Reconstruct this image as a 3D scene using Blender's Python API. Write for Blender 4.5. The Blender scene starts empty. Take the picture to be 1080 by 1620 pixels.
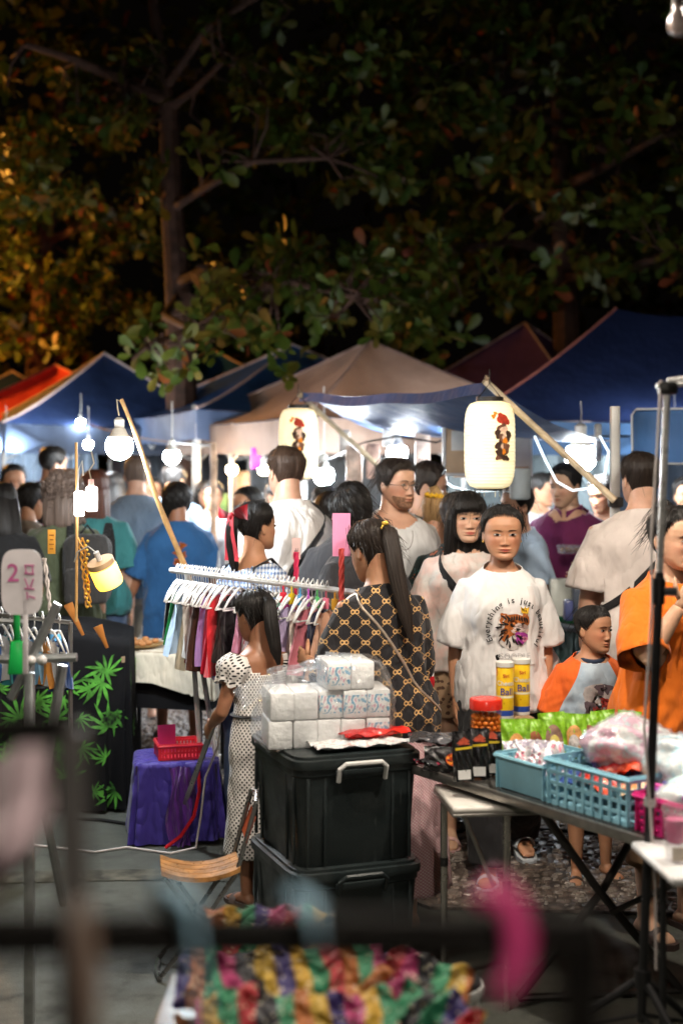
import bpy, bmesh, math, random
import numpy as np
from mathutils import Vector, Matrix, Euler
from mathutils.bvhtree import BVHTree

random.seed(7); RNG = np.random.default_rng(7)
SC = bpy.context.scene
COL = SC.collection
PI = math.pi
# ------------------------------------------------------------------ camera
CH = 1.80            # eye height of the photographer
FPX, CX, HZ = 2250.0, 540.0, 720.0     # focal length, centre column and horizon row of the 1080x1620 picture
cam = bpy.data.cameras.new('camera'); camo = bpy.data.objects.new('camera', cam); COL.objects.link(camo)
camo.location = (0, 0, CH); camo.rotation_euler = (PI/2, 0, 0)
cam.sensor_fit = 'AUTO'; cam.sensor_width = 36.0; cam.lens = 50.0; cam.shift_y = -90/1620
cam.clip_start = 0.05; cam.clip_end = 400
cam.dof.use_dof = True; cam.dof.focus_distance = 5.75; cam.dof.aperture_fstop = 1.7
SC.camera = camo
# ------------------------------------------------------------------ world: night sky
w = bpy.data.worlds.new('World'); SC.world = w; w.use_nodes = True
bg = w.node_tree.nodes['Background']; bg.inputs[0].default_value = (0.55, 0.42, 0.32, 1); bg.inputs[1].default_value = 0.0018
# ------------------------------------------------------------------ exposure and render settings
SC.view_settings.view_transform = 'Standard'; SC.view_settings.look = 'None'
SC.view_settings.exposure = 0.22; SC.view_settings.gamma = 1.0
SC.render.engine = 'CYCLES'
cy = SC.cycles
cy.use_denoising = True
try: cy.denoiser = 'OPENIMAGEDENOISE'
except Exception: pass
cy.max_bounces = 6; cy.diffuse_bounces = 3; cy.glossy_bounces = 3; cy.transmission_bounces = 5; cy.transparent_max_bounces = 8
cy.caustics_reflective = False; cy.caustics_refractive = False
cy.sample_clamp_indirect = 2.5; cy.blur_glossy = 1.0
cy.use_light_tree = True

def P(px, py, d):
    """point of the place seen at picture position px,py when it stands d metres away"""
    return Vector(((px-CX)/FPX*d, d, CH-(py-HZ)/FPX*d))
def gd(py):            # distance of the ground seen at picture row py
    return FPX*CH/(py-HZ)
def X(px, d): return (px-CX)/FPX*d
def Z(py, d): return CH-(py-HZ)/FPX*d

# ------------------------------------------------------------------ materials
MATS = {}
class NT:
    """small node helper"""
    def __init__(s, m):
        s.t = m.node_tree; s.n = s.t.nodes; s.l = s.t.links
    def new(s, typ, **kw):
        n = s.n.new(typ)
        for k, v in kw.items(): setattr(n, k, v)
        return n
    def val(s, x):
        return x
    def link(s, a, b): s.l.new(a, b)
    def setin(s, sock, v):
        if hasattr(v, 'is_output') or isinstance(v, bpy.types.NodeSocket): s.l.new(v, sock)
        else: sock.default_value = v
    def math(s, op, a, b=None, c=None, clamp=False):
        n = s.n.new('ShaderNodeMath'); n.operation = op; n.use_clamp = clamp
        s.setin(n.inputs[0], a)
        if b is not None: s.setin(n.inputs[1], b)
        if c is not None: s.setin(n.inputs[2], c)
        return n.outputs[0]
    def mix(s, f, a, b):
        n = s.n.new('ShaderNodeMix'); n.data_type = 'RGBA'
        s.setin(n.inputs[0], f); s.setin(n.inputs[6], a); s.setin(n.inputs[7], b)
        return n.outputs[2]
    def coord(s, kind='Object'):
        return s.n.new('ShaderNodeTexCoord').outputs[kind]
    def mapping(s, vec, scale=(1,1,1), loc=(0,0,0), rot=(0,0,0)):
        n = s.n.new('ShaderNodeMapping'); s.setin(n.inputs[0], vec)
        n.inputs['Scale'].default_value = scale; n.inputs['Location'].default_value = loc; n.inputs['Rotation'].default_value = rot
        return n.outputs[0]
    def noise(s, vec, scale, detail=3, rough=.55, out=0):
        n = s.n.new('ShaderNodeTexNoise'); s.setin(n.inputs['Vector'], vec)
        n.inputs['Scale'].default_value = scale; n.inputs['Detail'].default_value = detail; n.inputs['Roughness'].default_value = rough
        return n.outputs[out]
    def voronoi(s, vec, scale, feature='F1', out='Distance', rnd=1.0):
        n = s.n.new('ShaderNodeTexVoronoi'); n.feature = feature; s.setin(n.inputs['Vector'], vec)
        n.inputs['Scale'].default_value = scale; n.inputs['Randomness'].default_value = rnd
        return n.outputs[out]
    def ramp(s, f, stops, interp='LINEAR'):
        n = s.n.new('ShaderNodeValToRGB'); s.setin(n.inputs[0], f); cr = n.color_ramp; cr.interpolation = interp
        while len(cr.elements) < len(stops): cr.elements.new(.5)
        for e, (p, c) in zip(cr.elements, stops):
            e.position = p; e.color = (*c, 1) if len(c) == 3 else c
        return n.outputs[0]
    def bump(s, h, strength, dist=.01, normal=None):
        n = s.n.new('ShaderNodeBump'); n.inputs['Strength'].default_value = strength; n.inputs['Distance'].default_value = dist
        s.setin(n.inputs['Height'], h)
        if normal is not None: s.setin(n.inputs['Normal'], normal)
        return n.outputs[0]
    def sep(s, v):
        n = s.n.new('ShaderNodeSeparateXYZ'); s.setin(n.inputs[0], v); return n.outputs
    def comb(s, x, y, z):
        n = s.n.new('ShaderNodeCombineXYZ')
        for i, q in enumerate((x, y, z)): s.setin(n.inputs[i], q)
        return n.outputs[0]

def c4(c): return (c[0], c[1], c[2], 1.0) if len(c) == 3 else c
def base_mat(name):
    m = bpy.data.materials.new(name); m.use_nodes = True
    n = NT(m); b = m.node_tree.nodes['Principled BSDF']
    return m, n, b
def mat(name, col, rough=.6, metal=0., var=.12, vscale=6., bump=.0, bscale=60., spec=.5, emit=0., ecol=None,
        transl=0., alpha=1., trans=0., sss=0., coat=0., sheen=0., ior=1.45, coord='Object', dirt=0.):
    """general surface: base colour with mottled variation, uneven gloss and fine relief"""
    if name in MATS: return MATS[name]
    m, n, b = base_mat(name)
    co = n.coord(coord)
    nz = n.noise(co, vscale, 4)
    c = c4(col); dk = tuple(x*(1-var*1.6) for x in c[:3]); lt = tuple(min(1, x*(1+var)) for x in c[:3])
    colo = n.ramp(nz, [(.3, dk), (.7, lt)])
    if dirt:
        d2 = n.noise(co, vscale*.35, 6, .7)
        colo = n.mix(n.ramp(d2, [(.5, (0,0,0)), (.75, (dirt,)*3)]), colo, c4(tuple(x*.35 for x in c[:3])))
    n.setin(b.inputs['Base Color'], colo)
    rz = n.noise(co, vscale*4, 3)
    n.setin(b.inputs['Roughness'], n.math('ADD', n.math('MULTIPLY', rz, .18), max(0.02, rough-.09), clamp=True))
    b.inputs['Metallic'].default_value = metal
    b.inputs['Specular IOR Level'].default_value = spec
    b.inputs['IOR'].default_value = ior
    if bump: n.setin(b.inputs['Normal'], n.bump(n.noise(co, bscale, 4), bump, .004))
    if emit:
        n.setin(b.inputs['Emission Color'], c4(ecol or col)); b.inputs['Emission Strength'].default_value = emit
    if sss: b.inputs['Subsurface Weight'].default_value = sss; b.inputs['Subsurface Radius'].default_value = (.01, .004, .002); b.inputs['Subsurface Scale'].default_value = .6
    if coat: b.inputs['Coat Weight'].default_value = coat; b.inputs['Coat Roughness'].default_value = .15
    if sheen: b.inputs['Sheen Weight'].default_value = sheen
    if trans: b.inputs['Transmission Weight'].default_value = trans
    if alpha < 1: b.inputs['Alpha'].default_value = alpha
    if transl:
        t = n.new('ShaderNodeBsdfTranslucent'); n.setin(t.inputs[0], colo)
        mx = n.new('ShaderNodeMixShader'); mx.inputs[0].default_value = transl
        n.link(b.outputs[0], mx.inputs[1]); n.link(t.outputs[0], mx.inputs[2])
        n.link(mx.outputs[0], n.n['Material Output'].inputs[0])
    MATS[name] = m
    return m
def emis(name, col, strength):
    if name in MATS: return MATS[name]
    m, n, b = base_mat(name)
    b.inputs['Base Color'].default_value = (.8, .8, .8, 1)
    b.inputs['Emission Color'].default_value = c4(col); b.inputs['Emission Strength'].default_value = strength
    MATS[name] = m; return m
def cloth(name, col, bump=.25, rough=.85, transl=0., var=.10):
    """plain woven cloth: weave relief, soft creases, sheen"""
    if name in MATS: return MATS[name]
    m, n, b = base_mat(name); co = n.coord('Object')
    c = c4(col)[:3]
    f = n.noise(co, 7, 4)
    colo = n.ramp(f, [(.3, tuple(x*(1-var) for x in c)), (.7, tuple(min(1, x*(1+var*.6)) for x in c))])
    n.setin(b.inputs['Base Color'], colo); b.inputs['Roughness'].default_value = rough
    b.inputs['Specular IOR Level'].default_value = .25; b.inputs['Sheen Weight'].default_value = .15
    folds = n.noise(n.mapping(co, (9, 9, 3.5), rot=(.3, .5, .2)), 1.0, 3, .5)
    weave = n.noise(co, 420, 1)
    cr = n.math('ABSOLUTE', n.math('SUBTRACT', n.noise(n.mapping(co, (13, 13, 6), rot=(.5, -.4, .3)), 1.0, 2, .5), .5))
    n1 = n.bump(cr, bump*2.2, .05, n.bump(folds, bump*1.6, .03))
    n.setin(b.inputs['Normal'], n.bump(weave, bump*.5, .002, n1))
    if transl:
        t = n.new('ShaderNodeBsdfTranslucent'); n.setin(t.inputs[0], colo)
        mx = n.new('ShaderNodeMixShader'); mx.inputs[0].default_value = transl
        n.link(b.outputs[0], mx.inputs[1]); n.link(t.outputs[0], mx.inputs[2]); n.link(mx.outputs[0], n.n['Material Output'].inputs[0])
    MATS[name] = m; return m
def print_cloth(name, colfn, bump=.25, rough=.85):
    """cloth whose colour comes from colfn(n, coords) -> socket"""
    if name in MATS: return MATS[name]
    m, n, b = base_mat(name); co = n.coord('Object')
    n.setin(b.inputs['Base Color'], colfn(n, co)); b.inputs['Roughness'].default_value = rough
    b.inputs['Specular IOR Level'].default_value = .25; b.inputs['Sheen Weight'].default_value = .1
    folds = n.noise(n.mapping(co, (9, 9, 3.5), rot=(.3, .5, .2)), 1.0, 3, .5)
    cr = n.math('ABSOLUTE', n.math('SUBTRACT', n.noise(n.mapping(co, (13, 13, 6), rot=(.5, -.4, .3)), 1.0, 2, .5), .5))
    n.setin(b.inputs['Normal'], n.bump(n.noise(co, 420, 1), bump*.5, .002, n.bump(cr, bump*2.2, .05, n.bump(folds, bump*1.6, .03))))
    MATS[name] = m; return m
def film(name, col=(.9,.93,.95), rough=.12, clear=.72):
    """thin clear plastic film: mostly see-through with sharp glints"""
    if name in MATS: return MATS[name]
    m, n, b = base_mat(name); co = n.coord('Object')
    g = n.new('ShaderNodeBsdfGlossy'); g.inputs['Color'].default_value = c4(col); g.inputs['Roughness'].default_value = rough
    n.setin(g.inputs['Normal'], n.bump(n.noise(co, 26, 3, .6), .6, .02))
    t = n.new('ShaderNodeBsdfTransparent'); t.inputs[0].default_value = (.97,.98,.98,1)
    d = n.new('ShaderNodeBsdfTranslucent'); d.inputs[0].default_value = c4(col)
    a = n.new('ShaderNodeMixShader'); a.inputs[0].default_value = .5; n.link(g.outputs[0], a.inputs[1]); n.link(d.outputs[0], a.inputs[2])
    mx = n.new('ShaderNodeMixShader')
    n.setin(mx.inputs[0], n.ramp(n.noise(co, 14, 4, .6), [(.35, (clear+.15,)*3), (.7, (clear-.2,)*3)]))
    n.link(a.outputs[0], mx.inputs[1]); n.link(t.outputs[0], mx.inputs[2])
    n.link(mx.outputs[0], n.n['Material Output'].inputs[0])
    MATS[name] = m; return m

# ------------------------------------------------------------------ mesh building
class MB:
    def __init__(s): s.v = []; s.f = []; s.m = []; s.uv = {}
    def add(s, verts, faces, mi=0):
        o = len(s.v); s.v.extend([tuple(p) for p in verts])
        s.f.extend([tuple(i+o for i in f) for f in faces]); s.m.extend([mi]*len(faces)); return s
    def box(s, c, size, rot=None, bevel=0., mi=0, seg=2, taper=1.0):
        bm = bmesh.new(); bmesh.ops.create_cube(bm, size=1.0)
        for q in bm.verts:
            k = taper if q.co.z < 0 else 1.0
            q.co = Vector((q.co.x*size[0]*k, q.co.y*size[1]*k, q.co.z*size[2]))
        if bevel: bmesh.ops.bevel(bm, geom=bm.edges[:], offset=bevel, segments=seg, affect='EDGES', profile=.5)
        R = Euler(rot).to_matrix() if rot is not None else Matrix.Identity(3)
        bm.verts.index_update()
        s.add([R @ q.co + Vector(c) for q in bm.verts], [[q.index for q in f.verts] for f in bm.faces], mi); bm.free(); return s
    def rings(s, rs, cap=True, mi=0, closed=True):
        n = len(rs[0]); o = len(s.v); nf = 0
        for r in rs: s.v.extend([tuple(p) for p in r])
        for i in range(len(rs)-1):
            for j in range(n if closed else n-1):
                k = (j+1) % n
                s.f.append((o+i*n+j, o+i*n+k, o+(i+1)*n+k, o+(i+1)*n+j)); nf += 1
        if cap:
            s.f.append(tuple(o+j for j in range(n-1, -1, -1))); s.f.append(tuple(o+(len(rs)-1)*n+j for j in range(n))); nf += 2
        s.m.extend([mi]*nf); return s
    def tube(s, pts, r, seg=8, cap=True, mi=0, flat=1.0, up=None):
        pts = [Vector(p) for p in pts]; n = len(pts)
        rr = r if hasattr(r, '__len__') else [r]*n
        rs = []; prev = None
        for i, p in enumerate(pts):
            t = (pts[min(i+1, n-1)]-pts[max(i-1, 0)])
            t = t.normalized() if t.length > 1e-9 else Vector((0,0,1))
            if prev is None:
                a = Vector(up) if up is not None else (Vector((0,0,1)) if abs(t.z) < .9 else Vector((0,1,0)))
                u = (a - t*a.dot(t)).normalized()
            else:
                u = (prev - t*prev.dot(t))
                u = u.normalized() if u.length > 1e-6 else prev
            prev = u; w_ = t.cross(u)
            rs.append([p + (w_*math.cos(2*PI*j/seg) + u*math.sin(2*PI*j/seg)*flat)*rr[i] for j in range(seg)])
        return s.rings(rs, cap, mi)
    def lathe(s, prof, c=(0,0,0), seg=24, mi=0, cap=True):
        c = Vector(c)
        rs = [[c+Vector((r*math.cos(2*PI*j/seg), r*math.sin(2*PI*j/seg), z)) for j in range(seg)] for r, z in prof]
        return s.rings(rs, cap, mi)
    def ball(s, c, r, seg=16, nr=10, mi=0):
        rx, ry, rz = r if hasattr(r, '__len__') else (r, r, r)
        rs = []
        for i in range(nr+1):
            a = -PI/2 + PI*(i+.0)/nr; k = max(math.cos(a), 1e-3)
            rs.append([(c[0]+rx*k*math.cos(2*PI*j/seg), c[1]+ry*k*math.sin(2*PI*j/seg), c[2]+rz*math.sin(a)) for j in range(seg)])
        return s.rings(rs, True, mi)
    def grid(s, fn, nu, nv, mi=0):
        o = len(s.v)
        for j in range(nv+1):
            for i in range(nu+1): s.v.append(tuple(fn(i/nu, j/nv)))
        for j in range(nv):
            for i in range(nu):
                a = o+j*(nu+1)+i; s.f.append((a, a+1, a+nu+2, a+nu+1))
        s.m.extend([mi]*(nu*nv)); return s
    def poly(s, pts, mi=0):
        o = len(s.v); s.v.extend([tuple(p) for p in pts]); s.f.append(tuple(range(o, o+len(pts)))); s.m.append(mi); return s
    def prism(s, pts2, fn, t, mi=0):
        """2d outline pushed to thickness t; fn(x,y,h)->point"""
        a = [fn(x, y, 0) for x, y in pts2]; b = [fn(x, y, t) for x, y in pts2]; n = len(pts2)
        o = len(s.v); s.v.extend([tuple(p) for p in a+b])
        s.f.append(tuple(o+i for i in range(n-1, -1, -1))); s.f.append(tuple(o+n+i for i in range(n)))
        for i in range(n): s.f.append((o+i, o+(i+1) % n, o+n+(i+1) % n, o+n+i))
        s.m.extend([mi]*(n+2)); return s
    def xf(s, M_):
        s.v = [tuple(M_ @ Vector(p)) for p in s.v]; return s
    def mesh(s, name, mats, smooth=True):
        me = bpy.data.meshes.new(name); me.from_pydata(s.v, [], s.f)
        if not isinstance(mats, (list, tuple)): mats = [mats]
        for q in mats: me.materials.append(q)
        if len(mats) > 1: me.polygons.foreach_set('material_index', s.m)
        if smooth: me.polygons.foreach_set('use_smooth', [True]*len(s.f))
        me.update(); return me
def link(name, me, parent=None, loc=(0,0,0), rotz=0., sharp=None):
    o = bpy.data.objects.new(name, me); COL.objects.link(o)
    o.location = loc
    if not hasattr(rotz, '__len__'): o.rotation_euler = (0, 0, rotz)
    else: o.rotation_euler = rotz
    if parent is not None: o.parent = parent
    return o
def part(name, mb, mats, parent=None, smooth=True, loc=(0,0,0), rotz=0., sharp=35):
    me = mb.mesh(name, mats, smooth) if isinstance(mb, MB) else mb
    if smooth and sharp and isinstance(mb, MB) and len(me.polygons) < 30000:
        try: me.set_sharp_from_angle(angle=math.radians(sharp))
        except Exception: pass
    return link(name, me, parent, loc, rotz)
def tag(o, label=None, cat=None, group=None, kind=None):
    if label: o['label'] = label
    if cat: o['category'] = cat
    if group: o['group'] = group
    if kind: o['kind'] = kind
    return o
def thing(name, label, cat, loc=(0,0,0), rotz=0., group=None):
    o = bpy.data.objects.new(name, None); COL.objects.link(o); o.empty_display_size = .1
    o.location = loc
    if hasattr(rotz, '__len__'): o.rotation_euler = rotz
    else: o.rotation_euler = (0, 0, rotz)
    return tag(o, label, cat, group)
def copy_tree(o, parent=None):
    c = o.copy(); COL.objects.link(c); c.parent = parent
    for ch in o.children: copy_tree(ch, c)
    return c
def text_mesh(txt, size, mats, extrude=0., bold=0., align='CENTER'):
    cu = bpy.data.curves.new('lettering', 'FONT'); cu.body = txt; cu.size = size; cu.align_x = align; cu.align_y = 'CENTER'
    cu.extrude = extrude; cu.offset = bold; cu.resolution_u = 3
    o = bpy.data.objects.new('lettering', cu); COL.objects.link(o)
    dg = bpy.context.evaluated_depsgraph_get(); me = bpy.data.meshes.new_from_object(o.evaluated_get(dg))
    bpy.data.objects.remove(o); bpy.data.curves.remove(cu)
    me.materials.clear(); me.materials.append(mats)
    return me
def sm(a, b, x):
    t = np.clip((x-a)/(b-a), 0, 1); return t*t*(3-2*t)
_wk = RNG.normal(size=(24, 3)); _wp = RNG.uniform(0, 6.28, 24)
def wave_noise(p, freq, seed=0, n=6):
    """cheap smooth noise on an (N,3) array"""
    out = np.zeros(len(p))
    for i in range(n):
        k = _wk[(i+seed*5) % 24]; f = freq*(1+.35*i)
        out += np.sin(p @ (k*f) + _wp[(i+seed) % 24] + seed*1.7 + 1.3*np.sin(p @ (_wk[(i+7+seed) % 24]*f*.6)))/(1+.35*i)
    return out/3.2
def fuse(mb, voxel, smooth=4, factor=.5):
    """one continuous skin round all closed pieces of mb -> (verts, faces)"""
    me = mb.mesh('fuse_tmp', [], False) if False else bpy.data.meshes.new('fuse_tmp')
    me.from_pydata(mb.v, [], mb.f); me.update()
    o = bpy.data.objects.new('fuse_tmp', me); COL.objects.link(o)
    r = o.modifiers.new('r', 'REMESH'); r.mode = 'VOXEL'; r.voxel_size = voxel; r.adaptivity = 0
    if smooth:
        q = o.modifiers.new('s', 'SMOOTH'); q.iterations = smooth; q.factor = factor
    dg = bpy.context.evaluated_depsgraph_get(); ev = o.evaluated_get(dg); m2 = bpy.data.meshes.new_from_object(ev)
    nv = len(m2.vertices); co = np.empty(nv*3, np.float32); m2.vertices.foreach_get('co', co)
    nrm = np.empty(nv*3, np.float32); m2.vertices.foreach_get('normal', nrm)
    nl = len(m2.loops); li = np.empty(nl, np.int32); m2.loops.foreach_get('vertex_index', li)
    ls = np.empty(len(m2.polygons), np.int32); m2.polygons.foreach_get('loop_start', ls)
    faces = np.split(li, ls[1:])
    bpy.data.objects.remove(o); bpy.data.meshes.remove(me); bpy.data.meshes.remove(m2)
    return co.reshape(-1, 3).astype(float), faces, nrm.reshape(-1, 3).astype(float)
# ================================================================== GROUND
def m_asphalt():
    m, n, b = base_mat('asphalt'); co = n.coord('Object')
    big = n.noise(co, .9, 5, .6); fine = n.noise(co, 160, 2, .7); med = n.noise(co, 9, 4)
    c = n.ramp(big, [(.3, (.046,.050,.042)), (.7, (.088,.092,.074))])
    c = n.mix(n.ramp(fine, [(.55, (0,0,0)), (.75, (.5,.5,.5))]), c, (.20,.20,.18,1))
    c = n.mix(n.ramp(med, [(.55, (0,0,0)), (.7, (.55,.55,.55))]), c, (.035,.035,.033,1))
    n.setin(b.inputs['Base Color'], c)
    n.setin(b.inputs['Roughness'], n.ramp(med, [(.3, (.55,)*3), (.7, (.85,)*3)]))
    n.setin(b.inputs['Normal'], n.bump(fine, .5, .006))
    return m
def m_paving():
    m, n, b = base_mat('washed_pebble_paving'); co = n.coord('Object')
    v = n.voronoi(n.mapping(co, (1, .7, 1)), 22, 'F1'); big = n.noise(co, 1.2, 4)
    c = n.ramp(v, [(.1, (.20,.165,.14)), (.45, (.13,.105,.09)), (.6, (.04,.034,.03))])
    c = n.mix(n.ramp(big, [(.35, (0,0,0)), (.7, (.6,.6,.6))]), c, (.10,.07,.055,1))
    n.setin(b.inputs['Base Color'], c); b.inputs['Roughness'].default_value = .5
    n.setin(b.inputs['Normal'], n.bump(n.math('MULTIPLY', v, -1), .9, .02))
    return m
MB_ = MB()
g = part('ground', MB().grid(lambda u, v: (-30+60*u, -8+52*v, 0), 8, 8), m_asphalt(), smooth=False); tag(g, kind='structure')
pav_pts = [(-9, 8.05), (-1.45, 7.95), (-.2, 6.3), (.35, 5.62), (4.5, 5.3), (9, 5.3), (9, 17), (-9, 17)]
pv = part('pavement', MB().prism(pav_pts, lambda x, y, h: (x, y, .004+h), .012), m_paving(), smooth=False); tag(pv, kind='structure')
def pebbles(name, x0, x1, d0, d1, sp, inside, seed):
    r = np.random.default_rng(seed); mb = MB(); n = 0
    y = d0
    while y < d1:
        x = x0
        while x < x1:
            px, py = x+r.uniform(-.4, .4)*sp, y+r.uniform(-.4, .4)*sp*.8
            if inside(px, py):
                a = r.uniform(0, PI); rx = sp*r.uniform(.34, .6); ry = sp*r.uniform(.25, .4); h = r.uniform(.004, .012)
                ca, sa = math.cos(a)*.5+.5, math.sin(a)*.35
                ring = [(px+rx*math.cos(t)*ca-ry*math.sin(t)*sa, py+rx*math.cos(t)*sa+ry*math.sin(t)*ca) for t in [i*PI/3 for i in range(6)]]
                o = len(mb.v)
                mb.v.extend([(qx, qy, .0155) for qx, qy in ring]); mb.v.extend([(px+(qx-px)*.7, py+(qy-py)*.7, .016+h) for qx, qy in ring])
                for i in range(6): mb.f.append((o+i, o+(i+1) % 6, o+6+(i+1) % 6, o+6+i)); mb.m.append(0)
                mb.f.append(tuple(o+6+i for i in range(6))); mb.m.append(0)
            x += sp
        y += sp*.8
    return mb
def m_pebble():
    m, n, b = base_mat('wet_pebble'); co = n.coord('Object')
    c = n.ramp(n.noise(co, 40, 2), [(.3, (.14,.12,.10)), (.5, (.28,.25,.22)), (.72, (.46,.43,.40))])
    c = n.mix(n.ramp(n.noise(co, 1.4, 4), [(.42, (0,0,0)), (.6, (.6,.6,.6))]), c, (.12,.07,.05,1))
    n.setin(b.inputs['Base Color'], c); n.setin(b.inputs['Roughness'], n.ramp(n.noise(co, 2.2, 3), [(.35, (.12,)*3), (.65, (.45,)*3)]))
    n.setin(b.inputs['Normal'], n.bump(n.noise(co, 120, 2), .4, .003))
    return m
def edge_d(x): return np.interp(x, [-9, -1.45, -.2, .35, 4.5], [8.05, 7.95, 6.3, 5.62, 5.3])
pb = part('pebble', pebbles('pebble', -2.2, 2.4, 5.3, 10.2, .047, lambda x, y: y > edge_d(x)+.02 and abs(x) < y*.25+.15 and (x > .1 or y > 7.3 or x < -.4), 3), m_pebble(), pv, smooth=False)
tag(pb, kind='stuff')
stripe = part('faded_road_line', MB().grid(lambda u, v: (-3.2+2.75*u, 5.98+.16*v+.03*math.sin(u*9), .004), 20, 1), mat('faded_yellow_paint', (.085,.08,.06), .8, var=.5, vscale=14, dirt=.9), smooth=False)
tag(stripe, kind='structure')

# ================================================================== LAMPS
LAMP_GAIN = 1.0
def bulb_lamp(label, loc, r, watts, col=(1,.96,.88), cord=.25, group=None, name='led_bulb', hook=None):
    """globe bulb with ribbed white collar, socket and a cord going up"""
    t = thing(name, label, 'lamp', loc, 0, group)
    L = watts*LAMP_GAIN/(4*PI*PI*r*r)
    mb = MB(); seg = 18
    prof = [(r*.05, -r)]+[(r*math.sin(a), -r*math.cos(a)) for a in np.linspace(.25, 2.25, 9)]
    mb.lathe(prof, seg=seg, cap=True)
    part('globe', mb, emis('bulb_%s_%d' % (name, len(MATS)), col, L), t)
    e = prof[-1]
    part('collar', MB().lathe([(e[0]*1.02, e[1]-.001), (r*.62, r*.85), (r*.45, r*1.25), (r*.30, r*1.35)], seg=seg), mat('bulb_collar', (.75,.74,.70), .45), t)
    part('socket', MB().lathe([(r*.36, r*1.3), (r*.38, r*1.9), (r*.22, r*2.05), (r*.10, r*2.1)], seg=12), mat('bulb_socket', (.55,.53,.48), .5), t)
    if cord:
        part('cord', MB().tube([(0,0,r*2.05), (.004,0,r*2.05+cord*.5), (0,.003,r*2.05+cord)], .004, 6), mat('lamp_cord', (.5,.5,.48), .6), t)
    return t

# ================================================================== TENTS
def fabric(name, col, transl=.35):
    if name in MATS: return MATS[name]
    m, n, b = base_mat(name); co = n.coord('Object')
    f = n.noise(co, 1.6, 5, .6)
    c = n.ramp(f, [(.3, tuple(x*.72 for x in col)), (.7, tuple(min(1, x*1.15) for x in col))])
    st = n.noise(n.mapping(co, (3, 3, .6)), 2.2, 5, .65)
    c = n.mix(n.ramp(st, [(.55, (0,0,0)), (.75, (.35,.35,.35))]), c, c4(tuple(min(1, x*1.4+.02) for x in col)))
    n.setin(b.inputs['Base Color'], c); b.inputs['Roughness'].default_value = .55; b.inputs['Specular IOR Level'].default_value = .35
    nb = n.bump(n.noise(n.mapping(co, (5, 5, 2)), 1.3, 4, .6), .5, .05)
    n.setin(b.inputs['Normal'], nb)
    t = n.new('ShaderNodeBsdfTranslucent'); n.setin(t.inputs[0], c)
    mx = n.new('ShaderNodeMixShader'); mx.inputs[0].default_value = transl
    n.link(b.outputs[0], mx.inputs[1]); n.link(t.outputs[0], mx.inputs[2]); n.link(mx.outputs[0], n.n['Material Output'].inputs[0])
    MATS[name] = m; return m
steel = lambda: mat('painted_steel_tube', (.34,.34,.33), .5, .2, var=.12, vscale=9, bump=.1)
def tent(label, cx, d, hw, hd, eave, peak, rot, col, mname, ridge=0., valance=.26, trim=(.55,.42,.40), vcol=None, sag=.08, bottom=0.):
    t = thing('canopy_tent', label, 'tent', (cx, d, 0), rot, 'pop-up canopies over the stalls')
    fm = fabric(mname, col); fv = fabric(mname+'_valance', vcol, .45) if vcol else fm
    C = [(-hw,-hd), (hw,-hd), (hw,hd), (-hw,hd)]; R = [(-ridge,0), (ridge,0)]
    tops = [(R[0],R[1]), (R[1],R[1]), (R[1],R[0]), (R[0],R[0])]
    hips = []
    for k in range(4):
        a, b_ = C[k], C[(k+1) % 4]; ta, tb = tops[k]
        def fn(u, v, a=a, b_=b_, ta=ta, tb=tb, k=k):
            x = (a[0]*(1-u)+b_[0]*u)*(1-v)+(ta[0]*(1-u)+tb[0]*u)*v
            y = (a[1]*(1-u)+b_[1]*u)*(1-v)+(ta[1]*(1-u)+tb[1]*u)*v
            z = eave+(peak-eave)*(v**1.22) - sag*math.sin(PI*u)*math.sin(PI*(.12+.8*v))
            z -= .03*math.sin(PI*v)*abs(math.sin(u*PI*3+k)) * (1-v)
            if ridge and v > .98: z -= .05*math.sin(PI*u)
            return (x, y, z)
        part('canopy_panel', MB().grid(fn, 14, 12), fm, t)
        def fv_(u, v, a=a, b_=b_, k=k):
            ox = .025*math.sin(u*17+k)*v; z = eave-.005-valance*v-.012*math.sin(u*11+k*2)*v - sag*.45*math.sin(PI*u)
            kx = 1.004+ox*.02
            return ((a[0]*(1-u)+b_[0]*u)*kx + (ox if k % 2 else 0), (a[1]*(1-u)+b_[1]*u)*kx + (0 if k % 2 else ox), z)
        part('valance', MB().grid(fv_, 22, 3), fv, t)
        hip = []
        for i in range(9):
            v = i/8; p = fn(0, v); hip.append((p[0]*1.003, p[1]*1.003, p[2]+.008))
        part('hip_seam', MB().tube(hip, .012, 5), mat('seam_tape_%.2f' % trim[0], trim, .7), t)
    for (x, y) in C:
        part('leg', MB().box((x*.985, y*.985, (eave+bottom)/2), (.038, .038, eave-bottom-.02), bevel=.004), steel(), t)
    for k in range(4):
        a, b_ = C[k], C[(k+1) % 4]; tr = MB(); N = 4
        for i in range(N):
            for s_ in (0, 1):
                u0, u1 = i/N, (i+1)/N; z0, z1 = (eave-.06, eave-.34) if (i+s_) % 2 else (eave-.34, eave-.06)
                q = lambda u, z: ((a[0]*(1-u)+b_[0]*u)*.97, (a[1]*(1-u)+b_[1]*u)*.97, z)
                tr.tube([q(u0, z0), q(u1, z1)], .010, 5)
        part('truss', tr, steel(), t)
    return t
NAVY = (.020,.038,.105); BLUE = (.03,.15,.40); TAUPE = (.33,.21,.155); RED = (.85,.085,.065); PURP = (.17,.085,.22)
tent('dark navy canopy tent farthest away at the left edge', X(20,20), 20, 1.5, 1.5, 2.2, Z(588,20), .2, NAVY, 'canvas_navy_far')
tent('red canopy tent between two navy tents at the left', X(88,16.8), 16.8, 1.5, 1.5, 2.15, Z(578,16.8), .25, RED, 'canvas_red', trim=(.6,.2,.15))
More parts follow.
